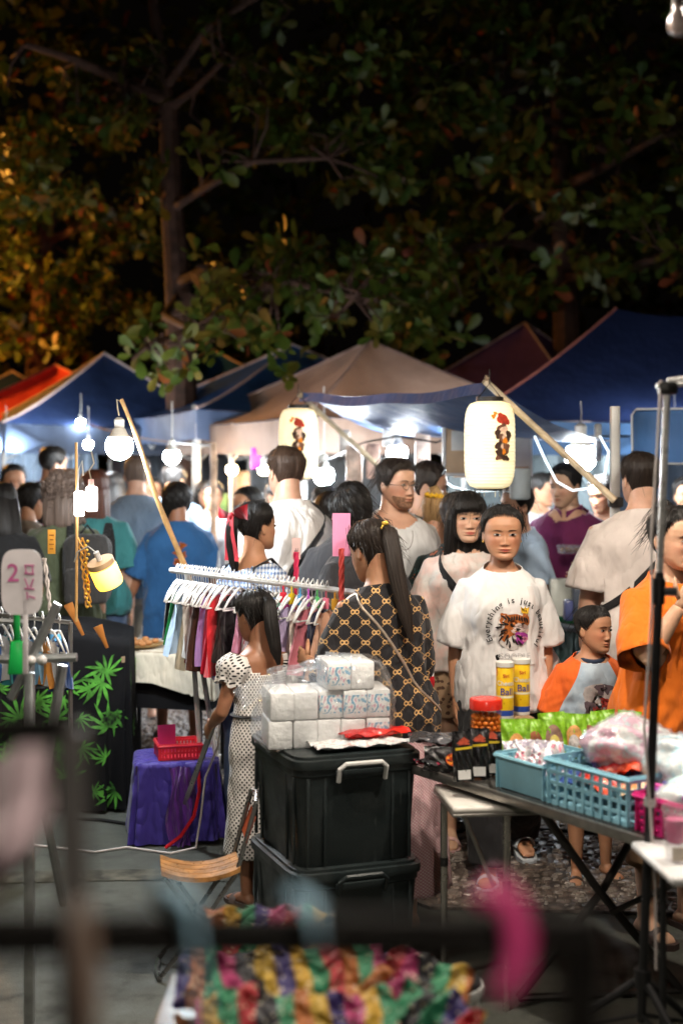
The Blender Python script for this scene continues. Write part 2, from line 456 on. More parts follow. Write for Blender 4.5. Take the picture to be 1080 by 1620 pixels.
tent('navy canopy tent with pale blue valance beside the red tent', X(165,15), 15, 1.22, 1.3, 2.1, Z(560,15), .36, NAVY, 'canvas_navy', vcol=(.06,.085,.14))
tent('bright blue canopy tent partly behind the low leafy branch', X(335,17), 17, 1.6, 1.6, 2.2, Z(553,17), .2, BLUE, 'canvas_blue', vcol=(.06,.12,.22))
tent('deep blue canopy tent left of the brown tent, hung with bulbs', X(462,14.3), 14.3, 1.5, 1.5, 2.2, Z(546,14.3), .42, (.030,.095,.27), 'canvas_deep_blue', vcol=(.08,.12,.22))
tent('brown taupe canopy tent in the middle of the row', X(585,12.7), 12.7, 1.38, 1.38, 2.10, Z(540,12.7), .50, TAUPE, 'canvas_taupe', trim=(.3,.2,.17), vcol=(.27,.19,.15))
tent('purple navy canopy tent behind the blue awning', X(830,16), 16, 1.5, 1.5, 2.2, Z(511,16), -.55, PURP, 'canvas_purple')
tent('large navy canopy tent with wide ridge at the right edge', X(976,13)+.55, 13, 1.95, 1.75, 2.1, Z(491,13)+.02, -.10, (.023,.038,.115), 'canvas_navy_big', ridge=.55, sag=.10, vcol=(.045,.10,.20), trim=(.6,.45,.42))

# ================================================================== BLUE TARP AWNING with its poles, right side of the aisle
tA = thing('tarp_awning', 'blue tarpaulin awning held out on bamboo poles behind the lanterns', 'awning', (0,0,0))
E0, E1 = P(480,622,9.4), P(772,607,7.2)
B0, B1 = P(640,690,11.2), P(985,700,8.6)
def awn(u, v):
    p = E0.lerp(E1, u).lerp(B0.lerp(B1, u), v)
    z = p.z - .10*math.sin(PI*v)*(.6+.4*math.sin(PI*u)) - .035*math.sin(PI*u)*(1-v) + .006*math.sin(u*15+v*5)*(1-.5*v)
    return (p.x, p.y, z)
part('tarpaulin', MB().grid(awn, 44, 20), fabric('tarp_blue', (.055,.115,.27), .28), tA)
def flap(u, v):
    p = E0.lerp(E1, u); q = awn(u, 0)
    return (p.x-.012-.02*v, p.y-.02*v, q[2]-.06*v+.003*math.sin(u*14))
part('front_hem', MB().grid(flap, 40, 2), fabric('tarp_hem', (.045,.085,.20), .3), tA)
bamboo = mat('bamboo_pole', (.52,.42,.28), .5, var=.25, vscale=14)
for nm, a, b_ in (('pole', P(474,624,9.38), P(606,745,9.2)), ('pole', P(768,604,7.15), P(972,792,6.9))):
    pp = [a.lerp(b_, i/8) for i in range(9)]
    part(nm, MB().tube(pp, [.017 if i % 2 else .0185 for i in range(9)], 8), bamboo, tA)
    part('lashing', MB().tube([a+Vector((.012*math.cos(i), .012*math.sin(i), -.02+.006*i)) for i in range(9)], .010, 5), mat('lashing_rope', (.22,.15,.10), .9), tA)
tpo = thing('stall_post', 'white square steel post holding the awning strut at the right', 'post', (X(977,6.9), 6.98, 0))
part('tube', MB().box((0,0,1.02), (.045,.045,2.04), bevel=.006), steel(), tpo)
part('clamp', MB().box((0,-.012,Z(795,6.9)), (.07,.06,.05), bevel=.008), mat('black_plastic_clamp', (.03,.03,.03), .5), tpo)
# far stalls share one row of slim posts
for i, (px, py, d, c, lab) in enumerate([(308,640,12.6,None,'grey'), (338,700,10.9,(.30,.19,.12),'brown wooden'), (365,700,12.2,None,'thin white')]):
    m_ = steel() if c is None else mat('old_wood_post', c, .7, var=.3, vscale=20, bump=.3)
    po = tag(part('stall_post', MB().box((0,0,Z(py,d)/2), (.045 if i < 2 else .03,)*2+(Z(py,d),), bevel=.005), m_, loc=(X(px,d), d, 0)),
        ['pale grey stall post under the deep blue tent', 'brown wooden stall post beside the two warm bulbs', 'thin white stall post between the warm bulbs'][i], 'post')

# ================================================================== TREES
def leaf_mesh():
    """large obovate leaf, folded along the midrib; lies along +X from its stalk, about 1 long"""
    prof = [(0,.012), (.18,.05), (.42,.16), (.68,.235), (.88,.20), (1.0,.02)]
    v = []; f = []
    for i, (x, w_) in enumerate(prof):
        dz = -.10*x*x
        v += [(x, -w_, dz+.25*w_), (x, 0, dz), (x, w_, dz+.25*w_)]
    for i in range(len(prof)-1):
        a = i*3; f += [(a, a+3, a+4, a+1), (a+1, a+4, a+5, a+2)]
    return np.array(v), f
LV, LF = leaf_mesh()
def m_leaf(name, cols):
    m, n, b = base_mat(name)
    at = n.new('ShaderNodeAttribute', attribute_name='tone'); at.attribute_type = 'GEOMETRY'
    oi = n.new('ShaderNodeObjectInfo')
    r = n.math('FRACT', n.math('ADD', at.outputs['Fac'], oi.outputs['Random']))
    c = n.ramp(r, cols); co = n.coord('Object')
    c = n.mix(n.math('MULTIPLY', n.noise(co, 9, 3), .5), c, c4(tuple(x*.45 for x in cols[0][1])))
    n.setin(b.inputs['Base Color'], c); b.inputs['Roughness'].default_value = .42; b.inputs['Specular IOR Level'].default_value = .4
    n.setin(b.inputs['Normal'], n.bump(n.noise(co, 30, 3), .25, .01))
    t = n.new('ShaderNodeBsdfTranslucent'); n.setin(t.inputs[0], c)
    mx = n.new('ShaderNodeMixShader'); mx.inputs[0].default_value = .3
    n.link(b.outputs[0], mx.inputs[1]); n.link(t.outputs[0], mx.inputs[2]); n.link(mx.outputs[0], n.n['Material Output'].inputs[0])
    return m
GREENS = [(0,(.034,.064,.010)), (.3,(.064,.098,.012)), (.55,(.094,.110,.014)), (.78,(.115,.100,.014)), (.93,(.18,.12,.02)), (.975,(.30,.05,.025)), (1,(.06,.10,.015))]
leafM = m_leaf('almond_leaf', GREENS)
bark = mat('bark', (.055,.024,.014), .85, var=.35, vscale=12, bump=.7, bscale=35)
def rosette(c, n, size, r, axis=None, spread=.55):
    """leaf frames (origin, x-dir, normal, length) of one tuft at a twig end"""
    out = []
    ax = Vector(axis).normalized() if axis is not None else Vector((r.normal()*.5, -.35+r.normal()*.4, .35+r.normal()*.35)).normalized()
    u = ax.orthogonal().normalized(); w_ = ax.cross(u); ph = r.uniform(0, 6.28)
    for i in range(n):
        a = ph + i*2.4; e = spread*r.uniform(.3, 1.3)
        dr = (u*math.cos(a)+w_*math.sin(a))*1.0 + ax*(.75-e) + Vector((0,0,-.28*r.uniform(0,1)))
        dr.normalize()
        nr = (ax - dr*ax.dot(dr)); nr = (nr.normalized() + Vector(r.normal(size=3))*.25).normalized()
        nr = (nr-dr*nr.dot(dr)).normalized()
        out.append((Vector(c)+Vector(r.normal(size=3))*.03, dr, nr, size*r.uniform(.5, 1.2)))
    return out
def leaf_matrix(fr):
    c, dx, nz, L = fr; dy = nz.cross(dx)
    M_ = Matrix(((dx.x,dy.x,nz.x,c.x), (dx.y,dy.y,nz.y,c.y), (dx.z,dy.z,nz.z,c.z), (0,0,0,1)))
    return M_ @ Matrix.Diagonal((L, L, L, 1))
def leaves_mesh(frames, name, matl):
    V = np.zeros((len(frames), len(LV), 3)); tone = np.zeros(len(frames)*len(LV))
    for i, fr in enumerate(frames):
        c, dx, nz, L = fr; dy = nz.cross(dx)
        V[i] = np.array(c) + L*(LV[:, :1]*np.array(dx) + LV[:, 1:2]*np.array(dy) + LV[:, 2:]*np.array(nz))
    tone = np.repeat(RNG.uniform(0, 1, len(frames)), len(LV))
    nf = np.array(LF); F = (nf[None] + (np.arange(len(frames))*len(LV))[:, None, None]).reshape(-1, 4)
    me = bpy.data.meshes.new(name); me.from_pydata(V.reshape(-1, 3).tolist(), [], F.tolist())
    at = me.attributes.new('tone', 'FLOAT', 'POINT'); at.data.foreach_set('value', tone.astype(np.float32))
    me.polygons.foreach_set('use_smooth', [True]*len(F)); me.materials.append(matl); me.update(); return me
one_leaf = leaves_mesh([(Vector((0,0,0)), Vector((1,0,0)), Vector((0,0,1)), 1.0)], 'leaf', leafM)
def tree(label, base, trunk, limbs, tufts, front, leaf=.19, seed=1, twig_r=.012, matl=None):
    """trunk / limbs: lists of (point, radius); tufts: tuft centres for the crown; front: tuft centres built leaf by leaf"""
    r = np.random.default_rng(seed); t = thing('almond_tree', label, 'tree', base, 0, 'trees behind the market'); o = Vector(base)
    tp = [p-o for p, _ in trunk]; part('trunk', MB().tube(tp, [q for _, q in trunk], 10), bark, t)
    allj = [p-o for p, _ in trunk]
    for lb in limbs:
        pts = [p-o for p, _ in lb]; part('limb', MB().tube(pts, [q for _, q in lb], 7), bark, t); allj += pts
    tw = MB(); fr = []; J = np.array([tuple(p) for p in allj])
    for c, nl in tufts+front:
        c = Vector(c)-o; k = int(np.argmin(((J-np.array(c))**2).sum(1))); a = Vector(J[k])
        if (c-a).length < .55:
            mid = a.lerp(c, .55)+Vector(r.normal(size=3))*.08; tw.tube([a, mid, c], [twig_r*1.6, twig_r, twig_r*.6], 4, cap=False)
    part('twigs', tw, bark, t)['kind'] = 'stuff'
    for c, nl in tufts: fr += rosette(Vector(c)-o, nl, leaf, r)
    if fr: part('crown', leaves_mesh(fr, 'crown', matl or leafM), None, t)['kind'] = 'stuff'
    for c, nl in front:
        for q in rosette(Vector(c)-o, nl, leaf, r, axis=(r.normal()*.5, -.7, .35+r.normal()*.3)):
            l = bpy.data.objects.new('leaf', one_leaf); COL.objects.link(l); l.parent = t; l.matrix_basis = leaf_matrix(q)
    return t
def scatter(n, x0, x1, y0, y1, d0, d1, r, keep=lambda px, py: True, nl=(5, 9)):
    out = []
    while len(out) < n:
        px, py, d = r.uniform(x0, x1), r.uniform(y0, y1), r.uniform(d0, d1)
        if keep(px, py): out.append((P(px, py, d), int(r.integers(*nl))))
    return out
r1 = np.random.default_rng(11)
def blob(px, py):   # uneven density: clumps with dark gaps
    return math.sin(px*.021+1.3)*math.sin(py*.027+.4)+.6*math.sin(px*.047-py*.033)+.5*math.sin(py*.061+px*.013) > -.1
def low_edge(px):   # lower outline of the hanging branches
    return np.interp(px, [150, 190, 250, 330, 420, 480, 560, 640, 720, 800, 900, 1100], [440, 560, 590, 560, 545, 560, 500, 545, 545, 495, 480, 470])
d1_ = 12.6
tr1 = [(P(290,760,14.2)*1, .17), (P(286,560,14.2), .15), (P(281,450,14.2), .125), (P(272,320,14.2), .115), (P(268,180,14.2), .10), (P(258,110,14.2), .07), (P(243,10,14.2), .05), (P(240,-80,14.2), .03)]
tr1.insert(0, (Vector((P(292,760,14.2).x, 14.2, 0)), .21))
lim1 = [[(P(266,160,14.2), .07), (P(200,130,13.9), .055), (P(120,95,13.6), .045), (P(40,70,13.3), .03)],
        [(P(268,170,14.2), .06), (P(310,140,13.8), .04), (P(360,90,13.4), .025)],
        [(P(272,330,14.2), .05), (P(320,300,13.6), .04), (P(400,255,13.0), .03), (P(520,250,12.8), .02)],
        [(P(280,450,14.2), .06), (P(340,420,13.4), .05), (P(430,440,12.8), .035), (P(560,470,12.5), .02)],
        [(P(282,470,14.2), .05), (P(260,500,13.2), .04), (P(300,520,12.4), .03), (P(230,550,11.9), .015)],
        [(P(262,140,14.2), .05), (P(330,40,13.6), .04), (P(430,-20,13), .03)]]
tuf1 = scatter(260, 330, 700, 380, 590, 12.4, 14.0, r1, lambda x, y: y < low_edge(x)-8 and blob(x, y) and (x > 400 or y > 420))
tuf1 += scatter(110, 240, 700, 190, 300, 12.8, 14.2, r1, lambda x, y: blob(x, y) and (x > 300 or y > 215) and y < 200+(x-240)*.35)
tuf1 += scatter(220, 330, 720, -40, 210, 12.8, 14.5, r1, blob)
tuf1 += scatter(230, 0, 260, 60, 330, 13.6, 15.5, r1, blob)
fr1 = [(P(x, y, d), 8) for x, y, d in [(215,560,11.9), (250,585,11.9), (240,510,12), (285,545,11.9), (300,500,12), (330,560,12), (345,525,12.1), (275,590,12), (300,580,11.9), (225,535,12.0), (320,470,12.2), (265,270,12.6), (300,245,12.6), (320,225,12.6), (350,265,12.7), (400,470,12.2), (440,520,12.2), (470,560,12.2), (370,440,12.3), (310,400,12.5), (455,590,12.2), (530,450,12.3), (500,500,12.2), (590,470,12.3), (420,550,12.2), (600,530,12.2), (640,420,12.4)]]
tree('tall almond tree with pale trunk forking at the upper left', (P(292,760,14.2).x, 14.2, 0), tr1, lim1, tuf1, fr1, .185, 21)
tr2 = [(Vector((X(895,15.5), 15.5, 0)), .2), (P(897,560,15.5), .16), (P(893,450,15.5), .13), (P(886,320,15.5), .10), (P(885,170,15.5), .085), (P(880,60,15.5), .06), (P(870,-60,15.5), .04)]
lim2 = [[(P(890,400,15.5), .06), (P(800,380,14.5), .045), (P(700,400,13.6), .03)], [(P(886,300,15.5), .06), (P(980,250,14.6), .045), (P(1070,200,14), .03)],
        [(P(885,200,15.5), .05), (P(790,150,14.6), .04), (P(680,120,13.8), .03)], [(P(892,440,15.5), .05), (P(970,430,14.5), .04), (P(1060,400,13.8), .03)]]
tuf2 = scatter(620, 600, 1110, -40, 560, 13.4, 16.2, r1, lambda x, y: y < low_edge(x)-5 and blob(x+60, y) and not (868 < x < 902 and 160 < y < 300))
fr2 = [(P(x, y, 13.2), 8) for x, y in [(660,510), (700,470), (735,530), (640,560), (760,430), (690,560), (820,450), (940,330), (1000,300), (620,170), (740,260), (980,170), (850,170), (870,410), (560,130)]]
tree('almond tree with slim bare trunk behind the right tents', (X(895,15.5), 15.5, 0), tr2, lim2, tuf2, fr2, .195, 22)
tr3 = [(Vector((X(60,19), 19, 0)), .2), (P(60,600,19), .17), (P(70,420,19), .13), (P(90,250,19), .09), (P(100,100,19), .05)]
lim3 = [[(P(70,420,19), .07), (P(10,380,18.3), .05), (P(-60,360,18), .03)], [(P(75,380,19), .07), (P(150,350,18.4), .05), (P(220,360,18), .03)]]
tuf3 = scatter(430, -60, 250, 330, 560, 17, 20.5, r1, lambda x, y: math.sin(x*.04+y*.02)+math.sin(y*.05-x*.02) > -.7, nl=(6, 10))
tuf3 += scatter(120, -60, 260, 180, 340, 18, 20.5, r1, blob)
tree('leafy tree tinged orange by a street lamp at the far left', (X(60,19), 19, 0), tr3, lim3, tuf3, [], .17, 23)
# dark wood closing the view behind the tents
tuf4 = []
for i in range(900):
    tuf4.append((Vector((r1.uniform(-9, 9), r1.uniform(21, 24), r1.uniform(.3, 9.5))), int(r1.integers(6, 10))))
fr4 = []
for c, nl in tuf4: fr4 += rosette(c, nl, .34, r1)
tag(part('woodland', leaves_mesh(fr4, 'woodland', leafM), None), 'dark mass of trees closing the view behind the market', 'trees', kind='stuff')
# ================================================================== LIT LAMPS SEEN IN THE PICTURE
WH = (1.0,.97,.92); CW = (.88,.95,1.0); WARM = (1.0,.62,.25)
def bulb_at(label, px, py, d, rpx, watts, col=WH, cord=.25, group=None): return bulb_lamp(label, P(px, py, d), rpx/FPX*d, watts, col, cord, group)
bulb_at('big white bulb hanging from the tip of the leaning bamboo pole', 189, 706, 6.62, 22, 105, CW, .0)
bulb_at('white bulb lit under the deep blue tent beside the pale post', 272, 722, 11.2, 13, 115, CW, .3)
bulb_at('bright bulb under the blue awning right of the small lantern', 512, 752, 10.4, 16, 110, CW, .5)
bulb_at('bright bulb hanging under the awning above the man with glasses', 628, 716, 10.3, 16, 75, CW, .2)
bulb_at('big glaring bulb in the stall above the purple polo shirt', 918, 722, 9.4, 25, 135, CW, .15)
bulb_at('warm yellow bulb beside the brown post, left of the pair', 367, 743, 12.0, 9, 22, WARM, .3)
bulb_at('warm yellow bulb near the small lantern, right of the pair', 417, 743, 12.0, 9, 22, WARM, .3)
bulb_at('small white bulb under the navy tent at the left', 140, 703, 12.2, 7, 65, CW, .25)
bulb_at('small white bulb at the left edge under the red tent', 10, 706, 13.5, 7, 70, CW, .3)
bulb_at('small white bulb high under the navy tent', 128, 668, 13.6, 6, 50, CW, .2)
bulb_at('white bulb in front of the beige board', 720, 700, 8.9, 9, 30, CW, .2)
bulb_at('white bulb under the large navy tent at the right edge', 1066, 705, 11.5, 12, 110, CW, .3)
bulb_at('white bulb deep under the brown tent', 700, 712, 12.6, 8, 75, CW, .25)
# lamps of the stalls on the photographer's side: same bulbs on one sagging wire, above the picture
wire = [Vector((-2.6, 3.2, 3.42)), Vector((-1.3, 3.55, 3.27)), Vector((-.1, 4.25, 3.46)), Vector((1.0, 4.0, 3.48)), Vector((2.6, 3.9, 3.62))]
tag(part('lamp_wire', MB().tube(wire, .005, 6), mat('lamp_cord', (.5,.5,.48), .6)), 'wire strung above the near stalls carrying their bulbs', 'wire')
for i, (p, wt, lab) in enumerate([((-1.30, 3.55, 3.12), 115, 'lit bulb on the overhead wire above the left stall'), ((.30, 4.17, 3.30), 210, 'lit bulb on the overhead wire above the stacked bins'), ((1.45, 3.97, 3.33), 215, 'lit bulb on the overhead wire above the snack table')]):
    lt_ = bulb_lamp(lab, p, .06, wt, (1,.88,.74), .02); part('added_reflector', MB().lathe([(.05,.075), (.14,.05), (.23,.0), (.235,-.004)], seg=28, cap=False), mat('added_reflector_enamel', (.75,.75,.72), .4), lt_)  # reflectors added to keep the light of these bulbs off the trees
LB_ = bulb_lamp('lit bulb over the photographer\'s own stall behind the camera', (.35, -.9, 2.75), .055, 125, (1,.88,.74), .4); part('added_reflector', MB().lathe([(.05,.075), (.14,.05), (.23,.0), (.235,-.004)], seg=28, cap=False), mat('added_reflector_enamel', (.75,.75,.72), .4), LB_)  # reflector added here too, so the upper leaves stay dark
bl = thing('bulb', 'unlit glass bulb hanging into the upper right corner', 'bulb', P(1072, 34, 3.0))
part('globe', MB().lathe([(.002,-.028), (.012,-.027), (.020,-.018), (.022,-.006), (.018,.010), (.011,.022), (.010,.034)], seg=18), mat('frosted_bulb_glass', (.62,.50,.46), .25, spec=.6), bl)
part('socket', MB().lathe([(.012,.033), (.013,.06), (.006,.066)], seg=12), mat('dark_socket', (.10,.07,.06), .5), bl)
part('cord', MB().tube([(0,0,.06), (.003,0,.3), (0,0,.72)], .003, 5), mat('lamp_cord', (.5,.5,.48), .6), bl)
# sodium street lamp beyond the left edge
sl = thing('street_lamp', 'orange sodium street lamp on a tall pole left of the tents', 'street lamp', (-6.3, 16.4, 0))
part('pole', MB().tube([(0,0,0), (0,0,3.4), (.1,0,3.9), (.6,0,4.05)], [.06,.05,.04,.035], 8), mat('galvanised_pole', (.35,.35,.34), .5, .6), sl)
part('lamp_head', MB().box((.75,0,4.05), (.4,.18,.10), bevel=.03), mat('galvanised_pole', (.35,.35,.34), .5, .6), sl)
part('lens', MB().ball((.75,0,3.93), (.16,.10,.09), 16, 10), emis('sodium', (1,.40,.05), 1500), sl)

# ================================================================== PAPER LANTERNS
def m_paper():
    m, n, b = base_mat('lantern_paper'); co = n.coord('Object')
    z = n.sep(co)[2]
    rib = n.math('SINE', n.math('MULTIPLY', z, 2*PI/.016))
    f = n.noise(co, 9, 3)
    e = n.ramp(f, [(.3, (1.0,.78,.36)), (.7, (1.0,.88,.54))])
    n.setin(b.inputs['Base Color'], (.85,.78,.6,1)); n.setin(b.inputs['Emission Color'], e)
    n.setin(b.inputs['Emission Strength'], n.math('ADD', n.math('MULTIPLY', rib, .05), .66))
    n.setin(b.inputs['Normal'], n.bump(rib, .35, .004)); b.inputs['Roughness'].default_value = .8
    return m
PAPER = m_paper()
def lantern(label, px, py, d, wpx, hpx, figx, seed):
    R = wpx/2/FPX*d; Hh = hpx/FPX*d
    t = thing('paper_lantern', label, 'lantern', P(px, py, d))
    n = 34; prof = []
    for i in range(n+1):
        u = i/n; a = abs(2*u-1)
        k = (1-a**4.2)**.42 if a < 1 else 0
        rr = R*(.50+.50*k) if 0 < u < 1 else R*.50
        rr *= 1 + (.010 if i % 2 else -.006)
        prof.append((rr, -Hh/2+Hh*u))
    part('shade', MB().lathe(prof, seg=40), PAPER, t, sharp=0)
    blk = mat('lantern_ring', (.02,.016,.014), .5)
    part('top_ring', MB().lathe([(R*.50, Hh/2-.002), (R*.54, Hh/2+.001), (R*.54, Hh/2+.022), (R*.40, Hh/2+.024)], seg=28), blk, t)
    part('bottom_ring', MB().lathe([(R*.40, -Hh/2-.010), (R*.52, -Hh/2-.010), (R*.52, -Hh/2+.002)], seg=28), blk, t)
    part('hanger', MB().tube([(-R*.5,0,Hh/2+.01), (0,0,Hh/2+.09), (R*.5,0,Hh/2+.01)], .003, 5), blk, t)
    part('cord', MB().tube([(0,0,Hh/2+.09), (0,0,Hh/2+.16)], .003, 5), blk, t)
    for k in range(4): part('tassel', MB().tube([(R*.45*math.cos(k*1.57+.4), R*.45*math.sin(k*1.57+.4), -Hh/2-.008), (R*.45*math.cos(k*1.57+.4), R*.45*math.sin(k*1.57+.4), -Hh/2-.04)], .002, 4), mat('tassel_cord', (.7,.6,.4), .8), t)
    # printed motif: patches of colour on the shade, glow added for light through paper
    r = np.random.default_rng(seed); S = Hh/.45
    cols = {'red': (.42,.035,.012), 'dark': (.05,.022,.012), 'orange': (.75,.22,.01), 'pale': (.80,.52,.36), 'brown': (.16,.065,.035)}
    blobs = [('orange',-.042,.125,.010,.010), ('orange',-.034,.138,.009,.009), ('red',-.004,.118,.026,.022), ('red',.012,.104,.02,.018), ('brown',-.002,.074,.026,.018), ('pale',.004,.062,.020,.020),
             ('dark',-.024,.048,.013,.022), ('dark',.026,.040,.012,.026), ('brown',.0,.022,.022,.026), ('pale',.006,.034,.010,.010), ('orange',.010,.018,.012,.014), ('dark',-.018,-.006,.018,.022), ('brown',.012,-.016,.020,.024),
             ('dark',-.008,-.040,.026,.022), ('orange',.004,-.030,.008,.014), ('brown',-.022,-.058,.014,.010), ('dark',.014,-.060,.016,.012), ('pale',-.004,-.006,.006,.012)]
    for q, (cn, bx, bz, rx, rz) in enumerate(blobs):
        def fn(u, v, bx=bx, bz=bz, rx=rx, rz=rz, q=q):
            a = u*2*PI; rad = v*(1+.18*math.sin(3*a+q)+.1*math.sin(5*a+2*q))
            x = (bx+rx*rad*math.cos(a))*S*1.15+figx*R; z = (bz+rz*rad*math.sin(a))*S*1.15
            uu = (z+Hh/2)/Hh; k = max(0, 1-abs(2*uu-1)**4.2)**.42; rr = R*(.5+.5*k)+.0025+.0004*q
            ang = math.asin(max(-.97, min(.97, x/rr))); return (rr*math.sin(ang), -rr*math.cos(ang), z)
        part('printed_patch', MB().grid(fn, 14, 2), mat('lantern_ink_'+cn, cols[cn], .8, emit=.25, ecol=cols[cn], var=.3, vscale=60), t)
    return t
lantern('small glowing paper lantern hanging behind the man in the white tee', 472, 702, 9.3, 62, 112, .05, 1)
lantern('large glowing paper lantern above the two women', 774, 704, 7.05, 80, 138, .42, 2)
# ================================================================== PEOPLE
SKIN = {'tan': (.50,.255,.145), 'brown': (.34,.155,.085), 'fair': (.62,.36,.25), 'light': (.60,.36,.235), 'dark': (.17,.085,.05)}
def m_skin(nm):
    key = 'skin_'+nm
    if key in MATS: return MATS[key]
    m, n, b = base_mat(key); co = n.coord('Object'); c = SKIN[nm]
    at = n.new('ShaderNodeAttribute', attribute_name='tint')
    f = n.noise(co, 18, 4, .6)
    cc = n.ramp(f, [(.3, tuple(x*.88 for x in c)), (.7, tuple(min(1, x*1.08) for x in c))])
    cc = n.mix(n.ramp(n.noise(co, 6, 2), [(.5, (0,0,0)), (.8, (.25,)*3)]), cc, (c[0]*1.0, c[1]*.72, c[2]*.68, 1))
    mm = n.new('ShaderNodeMix'); mm.data_type = 'RGBA'; mm.blend_type = 'MULTIPLY'; mm.inputs[0].default_value = 1
    n.link(cc, mm.inputs[6]); n.link(at.outputs['Color'], mm.inputs[7]); n.link(mm.outputs[2], b.inputs['Base Color'])
    n.setin(b.inputs['Roughness'], n.ramp(n.noise(co, 22, 4, .6), [(.3, (.34,)*3), (.7, (.58,)*3)])); b.inputs['Specular IOR Level'].default_value = .45
    b.inputs['Subsurface Weight'].default_value = .12; b.inputs['Subsurface Radius'].default_value = (.9, .35, .2); b.inputs['Subsurface Scale'].default_value = .008
    n.setin(b.inputs['Normal'], n.bump(n.noise(co, 240, 3), .28, .002, n.bump(n.noise(co, 34, 3), .12, .006)))
    MATS[key] = m; return m
HAIRC = {'black': (.010,.008,.007), 'dark': (.022,.014,.010), 'brown': (.055,.030,.018), 'grey': (.17,.12,.095), 'blonde': (.40,.25,.11), 'red': (.10,.03,.015)}
def m_hair(nm):
    key = 'hair_'+nm
    if key in MATS: return MATS[key]
    m, n, b = base_mat(key); c = HAIRC[nm]
    at = n.new('ShaderNodeAttribute', attribute_name='huv'); v = at.outputs['Vector']
    s1 = n.noise(n.mapping(v, (190, 3.5, 1)), 1, 3, .7); s2 = n.noise(n.mapping(v, (45, 2, 1)), 1, 2)
    n.setin(b.inputs['Base Color'], n.ramp(s1, [(.3, tuple(x*.45 for x in c)), (.55, c), (.8, tuple(min(1, x*1.9+.01) for x in c))]))
    b.inputs['Roughness'].default_value = .50; b.inputs['Specular IOR Level'].default_value = .40
    n.setin(b.inputs['Normal'], n.bump(s1, .75, .006, n.bump(s2, .6, .012)))
    MATS[key] = m; return m

# ---------- head
HT = np.array([[0,.10,.335,-.15],[.03,.155,.372,-.07],[.08,.205,.385,.0],[.14,.247,.38,.07],[.2,.278,.378,.14],[.3,.308,.38,.24],[.4,.325,.382,.33],[.5,.333,.378,.39],
               [.6,.34,.392,.42],[.7,.34,.39,.43],[.8,.318,.352,.40],[.88,.262,.283,.335],[.94,.19,.20,.25],[.98,.11,.115,.15],[1,.02,.02,.03]])
HZS = np.concatenate([np.linspace(0,.12,7), np.linspace(.135,.27,15), np.linspace(.282,.62,27), np.linspace(.65,.98,14), [.995, 1.0]])
FEM = [1.0]
def gauss(x, s): return np.exp(-.5*(x/s)**2)
def head_pos(th, z, face=True, wide=1.0):
    """head surface in head heights; th=0 faces -Y"""
    w_ = np.interp(z, HT[:,0], HT[:,1]); f = np.interp(z, HT[:,0], HT[:,2]); b = np.interp(z, HT[:,0], HT[:,3])
    yc = (b-f)/2; hd = (f+b)/2; e = 2/2.35
    sn, cs = np.sin(th), np.cos(th)
    x = w_*wide*np.sign(sn)*np.abs(sn)**e; y = yc-hd*np.sign(cs)*np.abs(cs)**e
    if face:
        fr = sm(.05, .45, cs); ax = np.abs(x)
        nose = .86*np.interp(z, [.27,.285,.30,.325,.35,.40,.46,.52,.58], [0,.012,.055,.092,.088,.062,.038,.022,.0])*gauss(x, np.interp(z, [.28,.34,.5], [.042,.036,.028]))
        nose += .038*gauss(ax-.058, .024)*gauss(z-.322, .020)
        sock = -.034*gauss(ax-.135, .072)*gauss(z-.505, .040) - .012*gauss(ax-.05, .03)*gauss(z-.49, .04)
        brow = .014*gauss(ax-.13, .10)*gauss(z-.585, .028)
        chk = .016*gauss(ax-.19, .07)*gauss(z-.39, .06)
        lips = (.026*gauss(z-.226, .014)*gauss(x, .075) + .030*gauss(z-.183, .016)*gauss(x, .065) - .016*gauss(z-.205, .006)*gauss(x, .085)
                - .014*gauss(z-.145, .018)*gauss(x, .08) + .018*gauss(z-.065, .04)*gauss(x, .08) + .008*gauss(z-.2,.05)*gauss(x,.10))
        phil = -.006*gauss(x, .012)*gauss(z-.255, .018)
        lid = .016*gauss(ax-.135, .055)*gauss(z-.505, .020)
        fm = FEM[0]
        smile = .010*gauss(ax-.095, .03)*gauss(z-.225, .02)
        y = y - fr*(nose*(1-.22*fm)+sock*(1-.35*fm)+brow*(1-.75*fm)+chk*(1+.5*fm)+lips*(1+.15*fm)+phil+lid*(1+.2*fm)+smile*fm)
    return x, y
def head_arrays(nu, zs, wide=1.):
    th = np.linspace(-PI, PI, nu, endpoint=False)
    # more columns over the face
    th = th - .45*np.sin(th)
    T, Zz = np.meshgrid(th, zs); x, y = head_pos(T, Zz, True, wide)
    return T, Zz, x, y
def grid_faces(nu, nv):
    f = []
    for i in range(nv-1):
        for j in range(nu): f.append((i*nu+j, i*nu+(j+1) % nu, (i+1)*nu+(j+1) % nu, (i+1)*nu+j))
    f.append(tuple(range(nu-1, -1, -1))); f.append(tuple((nv-1)*nu+j for j in range(nu)))
    return f
def hairline(style, a):
    """lowest hair height for azimuth a (0 front .. pi back)"""
    d = np.degrees(a)
    if style == 'short': return np.interp(d, [0,35,55,70,82,95,110,140,180], [.83,.82,.74,.52,.44,.56,.42,.20,.16])
    if style == 'fade': return np.interp(d, [0,35,55,70,82,95,110,140,180], [.84,.82,.74,.58,.50,.58,.42,.20,.17])
    if style == 'bangs': return np.interp(d, [0,30,45,55,65,80,100,180], [.63,.62,.60,.35,.10,.02,.0,.0])
    return np.interp(d, [0,30,50,65,80,95,110,140,180], [.875,.87,.82,.70,.52,.57,.40,.14,.10])   # pulled back / long
